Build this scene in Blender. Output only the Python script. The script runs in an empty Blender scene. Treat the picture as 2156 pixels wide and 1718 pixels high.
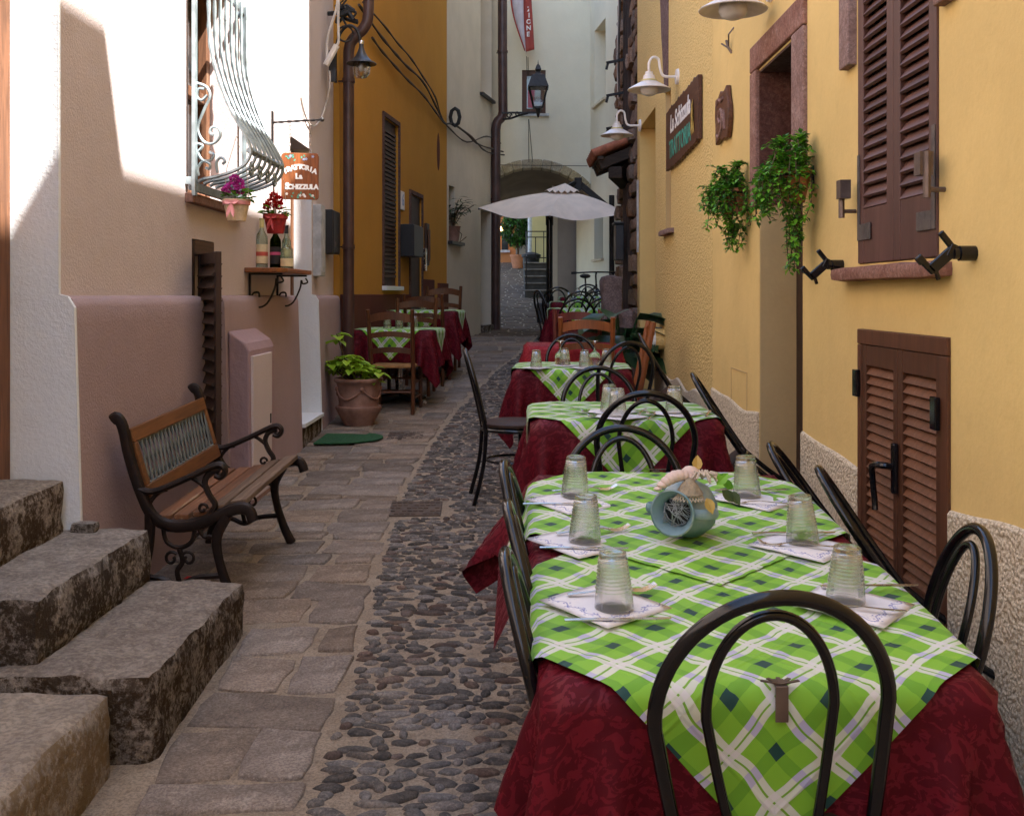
import bpy, bmesh, math, random
import numpy as np
from mathutils import Vector, Matrix, noise
from mathutils.bvhtree import BVHTree
SC = bpy.context.scene
COL = SC.collection
R = math.radians
rnd = random.Random(7)
# ---------------------------------------------------------------- camera, sky, sun, exposure
EYE = 1.5
cam = bpy.data.cameras.new('camera'); cam_o = bpy.data.objects.new('camera', cam); COL.objects.link(cam_o)
cam_o.location = (0, 0, EYE); cam_o.rotation_euler = (R(90), 0, 0)
cam.sensor_width = 36; cam.lens = 36 * 2200 / 2156
cam.shift_x = -15 / 2156; cam.shift_y = -239 / 2156
cam.clip_start = .05; cam.clip_end = 300
SC.camera = cam_o
SUN = Vector((1, -.6, 1.75)).normalized()            # towards the sun
elev = math.asin(SUN.z); azim = math.atan2(SUN.x, SUN.y)
w = bpy.data.worlds.new('World'); SC.world = w; w.use_nodes = True
nt = w.node_tree; bg = nt.nodes['Background']
sky = nt.nodes.new('ShaderNodeTexSky'); sky.sky_type = 'NISHITA'; sky.sun_disc = False
sky.sun_elevation = elev; sky.sun_rotation = azim; sky.dust_density = 1.2; sky.ozone_density = .8
nt.links.new(sky.outputs[0], bg.inputs[0]); bg.inputs[1].default_value = .12
sl = bpy.data.lights.new('sun', 'SUN'); sl.energy = 4.3; sl.angle = R(.5); sl.color = (1, .96, .90)
sun_o = bpy.data.objects.new('sun', sl); COL.objects.link(sun_o)
sun_o.rotation_euler = (-SUN).to_track_quat('-Z', 'Y').to_euler(); sun_o.location = (4, -3, 12)
SC.view_settings.view_transform = 'Standard'; SC.view_settings.look = 'None'
SC.view_settings.exposure = 2.42; SC.view_settings.gamma = 1
SC.view_settings.use_curve_mapping = False
SC.render.engine = 'CYCLES'
SC.cycles.use_denoising = True
SC.cycles.max_bounces = 10; SC.cycles.diffuse_bounces = 6; SC.cycles.transparent_max_bounces = 16
SC.cycles.caustics_reflective = False; SC.cycles.caustics_refractive = False
SC.cycles.sample_clamp_indirect = 6
# ---------------------------------------------------------------- measuring helpers (photo pixels at 2156 wide)
F, PX, HZ = 2200., 1093., 620.
def P(px, py, d): return Vector(((px - PX) * d / F, d, EYE + (HZ - py) * d / F))
def dX(px, X): return F * X / (px - PX)                # depth where the plane x = X is seen at px
def PX_(px, py, X): return P(px, py, dX(px, X))
def PL(px, py, x0, y0, m):                             # point on a vertical plane through (x0,y0) with slope dx/dy = m
    return P(px, py, (x0 - m * y0) / ((px - PX) / F - m))
GY = [-30, 0, 1.9, 3, 4.3, 5.3, 7, 8.4, 9.2, 10.3, 12.5, 15, 18.75, 24, 31, 60]
GZ = [-1.2, .0, .07, .14, .21, .24, .27, .32, .36, .43, .62, .74, .90, 1.41, 2.31, 5.0]
def gz(y): return float(np.interp(y, GY, GZ))
# ---------------------------------------------------------------- mesh building
def frame(zdir, xhint=Vector((1, 0, 0))):
    z = Vector(zdir).normalized(); x = Vector(xhint) - z * z.dot(xhint)
    if x.length < 1e-4: x = Vector((0, 1, 0)) - z * z.y
    x.normalize(); y = z.cross(x)
    return Matrix((x, y, z)).transposed()
class MB:
    def __init__(s): s.v = []; s.f = []; s.uv = None
    def add(s, vs, fs, M=None, t=None):
        n = len(s.v)
        for p in vs:
            p = Vector(p)
            if M is not None: p = M @ p
            if t is not None: p = p + Vector(t)
            s.v.append(p)
        s.f += [tuple(i + n for i in q) for q in fs]
        return s
    def box(s, x0, x1, y0, y1, z0, z1, M=None, t=None):
        return s.add([(x0,y0,z0),(x1,y0,z0),(x1,y1,z0),(x0,y1,z0),(x0,y0,z1),(x1,y0,z1),(x1,y1,z1),(x0,y1,z1)],
                     [(0,3,2,1),(4,5,6,7),(0,1,5,4),(1,2,6,5),(2,3,7,6),(3,0,4,7)], M, t)
    def bar(s, a, b, w, h, up=(0, 0, 1)):              # rectangular bar from a to b, w across, h along up
        a = Vector(a); b = Vector(b); z = (b - a); L = z.length; z.normalize()
        u = Vector(up) - z * z.dot(Vector(up))
        if u.length < 1e-4: u = Vector((1, 0, 0)) - z * z.x
        u.normalize(); x = u.cross(z)
        M = Matrix((x, u, z)).transposed()
        return s.box(-w/2, w/2, -h/2, h/2, 0, L, M, a)
    def tube(s, pts, r, n=8, closed=False, cap=True, flat=None):
        pts = [Vector(p) for p in pts]; m = len(pts)
        rr = r if isinstance(r, (list, tuple)) else [r] * m
        T = []
        for i in range(m):
            a = pts[(i - 1) % m] if closed or i > 0 else pts[i]
            b = pts[(i + 1) % m] if closed or i < m - 1 else pts[i]
            T.append((b - a).normalized())
        nrm = T[0].orthogonal().normalized()
        if flat is not None:
            nrm = Vector(flat[0]); nrm = (nrm - T[0] * nrm.dot(T[0])).normalized()
        n0 = len(s.v); vs = []
        for i in range(m):
            nrm = (nrm - T[i] * nrm.dot(T[i]))
            nrm = nrm.normalized() if nrm.length > 1e-6 else T[i].orthogonal().normalized()
            bi = T[i].cross(nrm)
            k1, k2 = (1, 1) if flat is None else (flat[1], flat[2])
            for j in range(n):
                an = 2 * math.pi * j / n
                vs.append(pts[i] + (nrm * math.cos(an) * k1 + bi * math.sin(an) * k2) * rr[i])
        fs = []
        for i in range(m if closed else m - 1):
            for j in range(n):
                i2 = (i + 1) % m
                fs.append((i*n + j, i*n + (j+1) % n, i2*n + (j+1) % n, i2*n + j))
        if cap and not closed:
            fs.append(tuple(range(n))[::-1]); fs.append(tuple((m-1)*n + j for j in range(n)))
        return s.add(vs, fs)
    def lathe(s, prof, n=16, M=None, t=None, wob=None):
        vs = []; fs = []; m = len(prof)
        for i, (r, z) in enumerate(prof):
            for j in range(n):
                an = 2 * math.pi * j / n
                k = 1 if wob is None else wob(an, z)
                vs.append((r * k * math.cos(an), r * k * math.sin(an), z))
        for i in range(m - 1):
            for j in range(n):
                fs.append((i*n + j, i*n + (j+1) % n, (i+1)*n + (j+1) % n, (i+1)*n + j))
        if prof[0][0] > 1e-5: fs.append(tuple(range(n))[::-1])
        if prof[-1][0] > 1e-5: fs.append(tuple((m-1)*n + j for j in range(n)))
        return s.add(vs, fs, M, t)
    def ell(s, c, rx, ry, rz, n=10, m=6, M=None):
        vs = []; fs = []
        for i in range(m + 1):
            ph = math.pi * i / m - math.pi / 2
            for j in range(n):
                an = 2 * math.pi * j / n
                vs.append((rx*math.cos(ph)*math.cos(an), ry*math.cos(ph)*math.sin(an), rz*math.sin(ph)))
        for i in range(m):
            for j in range(n):
                fs.append((i*n + j, i*n + (j+1) % n, (i+1)*n + (j+1) % n, (i+1)*n + j))
        return s.add(vs, fs, M, c)
    def prism(s, poly, h, M=None, t=None):             # polygon in xy, extruded 0..h along z
        n = len(poly)
        vs = [(x, y, 0) for x, y in poly] + [(x, y, h) for x, y in poly]
        fs = [tuple(range(n))[::-1], tuple(range(n, 2*n))] + [(i, (i+1) % n, n + (i+1) % n, n + i) for i in range(n)]
        return s.add(vs, fs, M, t)
    def leaf(s, base, d, up, L, W, bend=.25, n=3):
        d = Vector(d).normalized(); up = Vector(up); sd = d.cross(up)
        sd = sd.normalized() if sd.length > 1e-3 else d.orthogonal().normalized(); nn = sd.cross(d)
        vs = [Vector(base)]; prof = [.0, .75, 1, .7, 0] if n > 2 else [0, 1, 0]
        k = len(prof) - 1
        for i in range(1, k):
            t = i / k; c = Vector(base) + d * L * t - nn * bend * L * t * t
            vs += [c - sd * W/2 * prof[i] + nn * W * .12, c - nn * W * .05, c + sd * W/2 * prof[i] + nn * W * .12]
        vs.append(Vector(base) + d * L - nn * bend * L)
        fs = [(0, 2, 1), (0, 3, 2)]
        for i in range(k - 2):
            a = 1 + 3*i; b = a + 3; fs += [(a, a+1, b+1, b), (a+1, a+2, b+2, b+1)]
        a = 1 + 3*(k-2); z = len(vs) - 1; fs += [(a, a+1, z), (a+1, a+2, z)]
        return s.add(vs, fs)
    def mesh(s, name, org=None):
        me = bpy.data.meshes.new(name)
        o = Vector(org) if org is not None else Vector((0, 0, 0))
        me.from_pydata([tuple(p - o) for p in s.v], [], s.f)
        if s.uv is not None:
            ul = me.uv_layers.new(name='UVMap')
            idx = np.zeros(len(me.loops), int); me.loops.foreach_get('vertex_index', idx)
            ul.data.foreach_set('uv', np.array(s.uv)[idx].astype(np.float32).ravel())
        me.update()
        return me
    def build(s, name, m, parent=None, smooth=False, bevel=0, org=None, loc=None, rot=None, sub=0, sharp=40):
        """one mesh object; vertices are in the parent's frame (minus org when given in world coordinates)"""
        if org is None and parent is not None and parent.get('_w'): org = WORG[parent.name]
        me = s.mesh(name, org)
        me.materials.append(m)
        o = bpy.data.objects.new(name, me); COL.objects.link(o)
        if parent is not None: o.parent = parent
        elif org is not None: o.location = org
        if loc is not None: o.location = loc
        if rot is not None: o.rotation_euler = rot
        if smooth:
            me.polygons.foreach_set('use_smooth', [True] * len(me.polygons))
            if sharp < 180: me.set_sharp_from_angle(angle=R(sharp))
        if bevel:
            b = o.modifiers.new('bevel', 'BEVEL'); b.width = bevel; b.segments = 2; b.limit_method = 'ANGLE'; b.angle_limit = R(40)
            b.harden_normals = False
        if sub:
            b = o.modifiers.new('sub', 'SUBSURF'); b.levels = sub; b.render_levels = sub
        if parent is not None and parent.get('_w'): o['_w'] = 1; WORG[o.name] = WORG[parent.name]
        return o
WORG = {}
def tag(o, label=None, cat=None, group=None, kind=None):
    if label: o['label'] = label
    if cat: o['category'] = cat
    if group: o['group'] = group
    if kind: o['kind'] = kind
    return o
def thing(name, label, cat, loc=(0, 0, 0), rz=0, group=None, world=False, rot=None):
    """Empty at the thing's base; world=True: parts are given in world coordinates"""
    o = bpy.data.objects.new(name, None); COL.objects.link(o)
    o.location = loc; o.rotation_euler = rot if rot is not None else (0, 0, rz); o.empty_display_size = .1
    if world: o['_w'] = 1; WORG[o.name] = Vector(loc)
    return tag(o, label, cat, group)
def kids(o): return [c for c in list(COL.objects) if c.parent == o]
def dup(root, loc, rz=0, label=None, group=None, rot=None, scale=None, tree={}):
    if root.name not in tree: tree[root.name] = [(c, kids(c)) for c in kids(root)]
    r = root.copy(); COL.objects.link(r); r.location = loc; r.rotation_euler = rot if rot is not None else (0, 0, rz)
    if label: r['label'] = label
    if group: r['group'] = group
    if scale: r.scale = (scale,) * 3
    for c, gs in tree[root.name]:
        k = c.copy(); COL.objects.link(k); k.parent = r
        for g in gs:
            d = g.copy(); COL.objects.link(d); d.parent = k
    return r
def reuse(src, name, parent=None, loc=(0,0,0), rot=(0,0,0), scale=(1,1,1), mat=None):
    o = bpy.data.objects.new(name, src); COL.objects.link(o); o.parent = parent
    o.location = loc; o.rotation_euler = rot; o.scale = scale
    return o
def arc(c, r, a0, a1, n, ax='xz', ry=None):
    out = []
    for i in range(n + 1):
        a = R(a0 + (a1 - a0) * i / n); x = r * math.cos(a); z = (ry or r) * math.sin(a)
        out.append(Vector(c) + (Vector((x, 0, z)) if ax == 'xz' else Vector((0, x, z)) if ax == 'yz' else Vector((x, z, 0))))
    return out
def spiral(c, r0, r1, a0, turns, n, ax):
    out = []
    for i in range(n + 1):
        t = i / n; a = R(a0) + turns * 2 * math.pi * t; r = r0 + (r1 - r0) * t
        x, z = r * math.cos(a), r * math.sin(a)
        out.append(Vector(c) + (Vector((x, 0, z)) if ax == 'xz' else Vector((0, x, z))))
    return out
def smooth_path(pts, k=6):
    pts = [Vector(p) for p in pts]; out = []
    q = [pts[0]] + pts + [pts[-1]]
    for i in range(1, len(q) - 2):
        a, b, c, d = q[i-1], q[i], q[i+1], q[i+2]
        for j in range(k):
            t = j / k
            out.append(.5 * ((2*b) + (c - a)*t + (2*a - 5*b + 4*c - d)*t*t + (-a + 3*b - 3*c + d)*t**3))
    out.append(pts[-1]); return out
# ---------------------------------------------------------------- materials
class N:                                               # tiny wrapper: arithmetic on node sockets
    def __init__(s, nt): s.nt = nt
    def new(s, t, **kw):
        n = s.nt.nodes.new(t)
        for k, v in kw.items(): setattr(n, k, v)
        return n
    def put(s, sock, v):
        if isinstance(v, bpy.types.NodeSocket): s.nt.links.new(v, sock)
        elif v is not None: sock.default_value = v
    def math(s, op, a, b=None, c=None):
        n = s.new('ShaderNodeMath', operation=op)
        s.put(n.inputs[0], a); s.put(n.inputs[1], b); s.put(n.inputs[2], c)
        return n.outputs[0]
    def mix(s, f, a, b, mode='MIX'):
        n = s.new('ShaderNodeMix', data_type='RGBA', blend_type=mode)
        s.put(n.inputs['Factor'], f)
        ia = [i for i in n.inputs if i.name == 'A' and i.type == 'RGBA'][0]; ib = [i for i in n.inputs if i.name == 'B' and i.type == 'RGBA'][0]
        s.put(ia, a if isinstance(a, bpy.types.NodeSocket) else (*a, 1)[:4]); s.put(ib, b if isinstance(b, bpy.types.NodeSocket) else (*b, 1)[:4])
        return [o for o in n.outputs if o.type == 'RGBA'][0]
    def noise(s, vec, scale, detail=4, rough=.55, dist=0):
        n = s.new('ShaderNodeTexNoise'); s.put(n.inputs['Vector'], vec)
        n.inputs['Scale'].default_value = scale; n.inputs['Detail'].default_value = detail
        n.inputs['Roughness'].default_value = rough; n.inputs['Distortion'].default_value = dist
        return n.outputs['Fac']
    def voro(s, vec, scale, feature='F1'):
        n = s.new('ShaderNodeTexVoronoi', feature=feature); s.put(n.inputs['Vector'], vec); n.inputs['Scale'].default_value = scale
        return n.outputs['Distance']
    def ramp(s, f, lo, hi, a=0., b=1.):
        n = s.new('ShaderNodeMapRange'); n.interpolation_type = 'SMOOTHSTEP'
        for i, v in enumerate((f, lo, hi, a, b)): s.put(n.inputs[i], v)
        return n.outputs[0]
    def mapping(s, vec, scale=(1,1,1), rot=(0,0,0)):
        n = s.new('ShaderNodeMapping'); s.put(n.inputs['Vector'], vec)
        n.inputs['Scale'].default_value = scale; n.inputs['Rotation'].default_value = rot
        return n.outputs[0]
    def bump(s, h, strength, dist=.01, nrm=None):
        n = s.new('ShaderNodeBump'); n.inputs['Strength'].default_value = strength; n.inputs['Distance'].default_value = dist
        s.put(n.inputs['Height'], h); s.put(n.inputs['Normal'], nrm)
        return n.outputs[0]
def base_mat(name, rough=.7, metallic=0, spec=.5):
    m = bpy.data.materials.new(name); m.use_nodes = True
    b = m.node_tree.nodes['Principled BSDF']
    b.inputs['Roughness'].default_value = rough; b.inputs['Metallic'].default_value = metallic
    b.inputs['Specular IOR Level'].default_value = spec
    return m, N(m.node_tree), b
def coord(n, kind='Object'): return n.new('ShaderNodeTexCoord').outputs[kind]
def sc(c, k): return tuple(min(1, max(0, x * k)) for x in c)
def mat(name, col, rough=.7, var=.15, scale=6, bump=0, bscale=60, metallic=0, spec=.5, bd=.01, alt=None, rand=0, coordk='Object', stretch=None):
    m, n, b = base_mat(name, rough, metallic, spec)
    v = coord(n, coordk)
    if stretch: v = n.mapping(v, stretch)
    f = n.ramp(n.noise(v, scale, 5), .3, .7)
    c = n.mix(f, sc(col, 1 - var), alt or sc(col, 1 + var))
    if rand:
        oi = n.new('ShaderNodeObjectInfo').outputs['Random']
        k = n.ramp(oi, 0, 1, 1 - rand, 1 + rand)
        hs = n.new('ShaderNodeHueSaturation'); n.put(hs.inputs['Color'], c); n.put(hs.inputs['Value'], k)
        n.put(hs.inputs['Saturation'], n.ramp(n.math('FRACT', n.math('MULTIPLY', oi, 7.3)), 0, 1, 1 - rand, 1 + rand)); c = hs.outputs[0]
    n.put(b.inputs['Base Color'], c)
    if bump: n.put(b.inputs['Normal'], n.bump(n.noise(v, bscale, 6, .6), bump, bd))
    return m
def plaster(name, col, grain=60, gb=.35, stain=.12, streak=.1, gd=.006, warm=None, patchy=.06):
    """render on masonry: trowel waves, sand grain, faint water streaks and patches"""
    m, n, b = base_mat(name, .92, 0, .12)
    v = coord(n)
    big = n.ramp(n.noise(v, 1.3, 6, .6), .3, .72)
    c = n.mix(big, sc(col, 1 - stain), warm or sc(col, 1 + stain * .5))
    st = n.ramp(n.noise(n.mapping(v, (4, 4, .6)), 1.3, 5), .52, .8)
    c = n.mix(n.math('MULTIPLY', st, streak), c, sc(col, .55))
    sp = n.ramp(n.noise(v, 9, 5, .65), .55, .8)
    c = n.mix(n.math('MULTIPLY', sp, patchy * 2), c, sc(col, .6))
    fine = n.noise(v, grain, 5, .62); 
    c = n.mix(n.ramp(fine, .35, .65, .0, .10), c, sc(col, .7))
    n.put(b.inputs['Base Color'], c)
    wv = n.noise(v, 3.5, 3); 
    n1 = n.bump(wv, .35, .02); n2 = n.bump(fine, gb, gd, n1)
    n.put(b.inputs['Normal'], n2)
    return m
def pebble_plaster(name, col, dark, scale, strength, dist, speck=.5):
    m, n, b = base_mat(name, .95, 0, .1)
    v = coord(n)
    d = n.voro(v, scale); nz = n.noise(v, scale * .8, 4, .6)
    h = n.math('SUBTRACT', nz, n.math('MULTIPLY', d, .55))
    c = n.mix(n.ramp(h, -.05, .38), dark, col)
    c = n.mix(n.math('MULTIPLY', n.ramp(n.noise(v, 1.2, 5), .3, .75), speck), c, sc(col, .82))
    n.put(b.inputs['Base Color'], c); n.put(b.inputs['Normal'], n.bump(h, strength, dist))
    return m
def wood(name, col, axis='z', rough=.45, var=.35, scale=9, spec=.4, worn=None, bump=.15):
    m, n, b = base_mat(name, rough, 0, spec)
    st = {'x': (.08, 1, 1), 'y': (1, .08, 1), 'z': (1, 1, .08)}[axis]
    v = n.mapping(coord(n), st)
    g = n.noise(v, scale * 6, 5, .6, 1.2); g2 = n.noise(v, scale * 1.3, 3)
    c = n.mix(n.ramp(g, .3, .7), sc(col, 1 - var), sc(col, 1 + var))
    c = n.mix(n.ramp(g2, .35, .7, 0, .35), c, sc(col, .55))
    if worn:
        wn = n.ramp(n.noise(n.mapping(coord(n), st), 16, 6, .7), .56, .68)
        c = n.mix(wn, c, worn)
    oi = n.new('ShaderNodeObjectInfo').outputs['Random']
    hs = n.new('ShaderNodeHueSaturation'); n.put(hs.inputs['Color'], c); n.put(hs.inputs['Value'], n.ramp(oi, 0, 1, .85, 1.15)); c = hs.outputs[0]
    n.put(b.inputs['Base Color'], c); n.put(b.inputs['Normal'], n.bump(g, bump, .003))
    return m
def stone(name, a, bcol, c3, scale=7, bump=.6, bd=.012, rand=.12, moss=None, fine=55, island=False):
    m, n, b = base_mat(name, .93, 0, .12)
    v = n.new('ShaderNodeNewGeometry').outputs['Position'] if island else coord(n)
    f1 = n.ramp(n.noise(v, scale, 8, .65), .35, .65); f2 = n.ramp(n.noise(v, scale * 3.1, 6, .7), .5, .72); f3 = n.noise(v, fine, 5, .7)
    c = n.mix(f1, a, bcol); c = n.mix(n.math('MULTIPLY', f2, .8), c, c3)
    c = n.mix(n.ramp(f3, .40, .60, 0, .5), c, sc(a, .4)); c = n.mix(n.ramp(n.noise(v, fine * 1.7, 3, .6), .60, .72, 0, .45), c, sc(c3, 1.35))
    if moss:                                            # lichen and dirt on the upright faces
        g = n.new('ShaderNodeNewGeometry'); sp = n.new('ShaderNodeSeparateXYZ'); n.put(sp.inputs[0], g.outputs['True Normal'])
        side = n.ramp(sp.outputs['Z'], .25, .7, 1, 0)
        mn = n.ramp(n.math('ADD', n.math('MULTIPLY', n.noise(v, 9, 4, .6), .45), n.math('MULTIPLY', n.noise(v, 48, 5, .75), .55)), .42, .54)
        c = n.mix(n.math('MULTIPLY', side, mn), c, moss)
    oi = n.new('ShaderNodeObjectInfo').outputs['Random']
    if island: oi = n.math('FRACT', n.math('ADD', n.math('MULTIPLY', oi, 3.1), n.new('ShaderNodeNewGeometry').outputs['Random Per Island']))
    hs = n.new('ShaderNodeHueSaturation'); n.put(hs.inputs['Color'], c); n.put(hs.inputs['Value'], n.ramp(oi, 0, 1, 1 - rand, 1 + rand))
    n.put(hs.inputs['Saturation'], n.ramp(n.math('FRACT', n.math('MULTIPLY', oi, 5.7)), 0, 1, .8, 1.2)); c = hs.outputs[0]
    n.put(b.inputs['Base Color'], c)
    h = n.math('ADD', n.noise(v, scale * 2.2, 8, .7), n.math('MULTIPLY', f3, .5))
    n.put(b.inputs['Normal'], n.bump(h, bump, bd))
    return m
def leafmat(name, a, bcol, rough=.45, trans=.25):
    m, n, b = base_mat(name, rough, 0, .45)
    oi = n.new('ShaderNodeObjectInfo').outputs['Random']
    f = n.math('FRACT', n.math('ADD', n.noise(coord(n), 14, 2), oi))
    c = n.mix(f, a, bcol); n.put(b.inputs['Base Color'], c)
    tr = n.new('ShaderNodeBsdfTranslucent'); n.put(tr.inputs[0], c)
    ms = n.new('ShaderNodeMixShader'); ms.inputs[0].default_value = trans
    out = m.node_tree.nodes['Material Output']
    n.nt.links.new(b.outputs[0], ms.inputs[1]); n.nt.links.new(tr.outputs[0], ms.inputs[2]); n.nt.links.new(ms.outputs[0], out.inputs[0])
    return m
def plaid(name):
    m, n, b = base_mat(name, .6, 0, .35)
    uv = n.new('ShaderNodeUVMap').outputs[0]
    ob = coord(n)
    nz = n.new('ShaderNodeTexNoise'); n.put(nz.inputs['Vector'], uv); nz.inputs['Scale'].default_value = 7; nz.inputs['Detail'].default_value = 1
    off = n.new('ShaderNodeVectorMath', operation='SUBTRACT'); n.put(off.inputs[0], nz.outputs['Color']); off.inputs[1].default_value = (.5, .5, .5)
    scl = n.new('ShaderNodeVectorMath', operation='SCALE'); n.put(scl.inputs[0], off.outputs[0]); scl.inputs['Scale'].default_value = .045
    ad = n.new('ShaderNodeVectorMath', operation='ADD'); n.put(ad.inputs[0], uv); n.put(ad.inputs[1], scl.outputs[0])
    sp = n.new('ShaderNodeSeparateXYZ'); n.put(sp.inputs[0], ad.outputs[0])
    def band(f, lo, hi): return n.math('MULTIPLY', n.math('GREATER_THAN', f, lo), n.math('LESS_THAN', f, hi))
    ax = []
    for k in 'XY':
        f = n.math('FRACT', n.math('ADD', n.math('DIVIDE', sp.outputs[k], .126), 20.1))
        ax.append((band(f, .05, .25), n.math('MAXIMUM', band(f, .55, .645), band(f, .675, .77)), band(f, .645, .675)))
    (du, wu, lu), (dv, wv, lv) = ax
    g = (.21, .48, .03); c = n.mix(0, g, g)
    dk = n.math('MAXIMUM', du, dv); both = n.math('MULTIPLY', du, dv)
    c = n.mix(dk, c, (.145, .375, .022)); c = n.mix(both, c, (.006, .05, .045))
    wboth = n.math('MULTIPLY', wu, wv)
    wl = n.math('MULTIPLY', n.math('MAXIMUM', wu, wv), .88)
    lil = n.math('MAXIMUM', n.math('MULTIPLY', wu, dv), n.math('MULTIPLY', wv, du))
    wc = n.mix(lil, (.66, .68, .62), (.50, .46, .70))
    wc = n.mix(wboth, wc, (.72, .68, .72))
    c = n.mix(wl, c, wc)
    line = n.math('MULTIPLY', n.math('MAXIMUM', n.math('MULTIPLY', lu, n.math('SUBTRACT', 1, wv)), n.math('MULTIPLY', lv, n.math('SUBTRACT', 1, wu))), .9)
    c = n.mix(line, c, (.17, .38, .03))
    sp2 = n.new('ShaderNodeSeparateXYZ'); n.put(sp2.inputs[0], uv)
    wv_ = n.math('ADD', n.math('SINE', n.math('MULTIPLY', sp2.outputs['X'], 2400)), n.math('SINE', n.math('MULTIPLY', sp2.outputs['Y'], 2400)))
    c = n.mix(n.ramp(n.noise(uv, 3, 2), .3, .7, 0, .08), c, (.05, .12, .02))
    n.put(b.inputs['Base Color'], c)
    cr = None
    for k in 'XY':
        dd = n.math('ABSOLUTE', n.math('SUBTRACT', n.math('FRACT', n.math('ADD', n.math('DIVIDE', sp2.outputs[k], .232), 20.5)), .5))
        l_ = n.ramp(dd, .0, .03, 1, 0); cr = l_ if cr is None else n.math('MAXIMUM', cr, l_)
    n1 = n.bump(n.math('ADD', n.noise(uv, 9, 3), n.math('MULTIPLY', cr, .22)), .5, .012)
    n.put(b.inputs['Normal'], n.bump(wv_, .12, .0006, n1))
    b.inputs['Sheen Weight'].default_value = .08
    return m
def damask(name, dark, light):
    m, n, b = base_mat(name, .55, 0, .45)
    uv = n.new('ShaderNodeUVMap').outputs[0]
    f = n.noise(n.mapping(uv, (1, 1.5, 1)), 26, 3, .6, 1.6); k = n.ramp(f, .5, .535)
    n.put(b.inputs['Base Color'], n.mix(k, dark, light)); n.put(b.inputs['Roughness'], n.ramp(k, 0, 1, .68, .42))
    n.put(b.inputs['Normal'], n.bump(n.noise(uv, 12, 3), .5, .012)); b.inputs['Specular IOR Level'].default_value = .15
    return m
def glassmat(name, tint=(1, 1, 1), clear=.55, ior=1.48):
    m, n, b = base_mat(name, .0)
    m.node_tree.nodes.remove(b)
    g = n.new('ShaderNodeBsdfGlass'); g.inputs['Color'].default_value = (*tint, 1); g.inputs['Roughness'].default_value = .01; g.inputs['IOR'].default_value = ior
    t = n.new('ShaderNodeBsdfTransparent'); t.inputs[0].default_value = (*tint, 1)
    ms = n.new('ShaderNodeMixShader'); ms.inputs[0].default_value = clear
    n.nt.links.new(g.outputs[0], ms.inputs[1]); n.nt.links.new(t.outputs[0], ms.inputs[2])
    n.nt.links.new(ms.outputs[0], m.node_tree.nodes['Material Output'].inputs[0])
    return m
def clearglass(name):
    m, n, b = base_mat(name, .0)
    m.node_tree.nodes.remove(b)
    t = n.new('ShaderNodeBsdfTransparent'); t.inputs[0].default_value = (.985, .992, .99, 1)
    g = n.new('ShaderNodeBsdfGlossy'); g.inputs['Roughness'].default_value = .03
    r = n.new('ShaderNodeBsdfGlass'); r.inputs['IOR'].default_value = 1.45; r.inputs['Roughness'].default_value = 0
    lw = n.new('ShaderNodeLayerWeight'); lw.inputs['Blend'].default_value = .5; fc = n.math('ADD', n.math('MULTIPLY', n.math('POWER', lw.outputs['Facing'], 4.0), .5), .018)
    a = n.new('ShaderNodeMixShader'); a.inputs[0].default_value = .68; n.nt.links.new(t.outputs[0], a.inputs[1]); n.nt.links.new(r.outputs[0], a.inputs[2])
    c = n.new('ShaderNodeMixShader'); n.put(c.inputs[0], fc); n.nt.links.new(a.outputs[0], c.inputs[1]); n.nt.links.new(g.outputs[0], c.inputs[2])
    n.nt.links.new(c.outputs[0], m.node_tree.nodes['Material Output'].inputs[0])
    return m
def gradient_rough(name, col, rough, metallic=0, spec=.5, wear=None, ws=40):
    m, n, b = base_mat(name, rough, metallic, spec)
    v = coord(n)
    c = n.mix(n.ramp(n.noise(v, 12, 4), .3, .7), sc(col, .8), sc(col, 1.25))
    if wear: c = n.mix(n.ramp(n.noise(v, ws, 6, .7), .6, .72), c, wear)
    n.put(b.inputs['Base Color'], c); n.put(b.inputs['Roughness'], n.ramp(n.noise(v, 25, 4), .3, .7, rough * .75, min(1, rough * 1.4)))
    return m
K = {}
K['white_plaster'] = plaster('white_plaster', (.77, .80, .83), 75, .55, .04, .05, patchy=.05)
K['pink_plaster'] = plaster('pink_plaster', (.61, .525, .515), 80, .6, .06, .05)
K['mauve_plaster'] = plaster('mauve_plaster', (.395, .295, .30), 85, .7, .08, .06)
K['mauve_side'] = plaster('mauve_side', (.36, .25, .265), 22, .8, .08, .06, gd=.01)
K['orange_plaster'] = plaster('orange_plaster', (.52, .255, .045), 50, .25, .07, .03)
K['brown_plaster'] = plaster('brown_plaster', (.125, .045, .03), 55, .4, .12, .06)
K['cream_plaster'] = plaster('cream_plaster', (.62, .54, .42), 55, .25, .10, .07)
K['facade_plaster'] = plaster('facade_plaster', (.77, .71, .55), 55, .25, .06, .05)
K['yellow_plaster'] = plaster('yellow_plaster', (.77, .555, .215), 55, .25, .09, .09, patchy=.12)
K['yellow_rough'] = pebble_plaster('yellow_rough', (.78, .565, .23), (.69, .50, .19), 60, .75, .02, .30)
K['cream_base'] = pebble_plaster('cream_base', (.80, .69, .50), (.46, .36, .23), 85, .95, .012, .35)
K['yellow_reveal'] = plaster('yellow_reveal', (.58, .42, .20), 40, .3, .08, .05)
K['trachyte'] = stone('trachyte', (.245, .135, .105), (.33, .20, .16), (.40, .28, .24), 9, .35, .006, .08, fine=70)
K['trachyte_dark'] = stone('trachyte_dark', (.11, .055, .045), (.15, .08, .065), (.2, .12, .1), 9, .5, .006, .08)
K['step_stone'] = stone('step_stone', (.29, .25, .22), (.42, .37, .32), (.50, .43, .35), 10, 1.0, .022, .10, moss=(.06, .042, .028))
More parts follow.
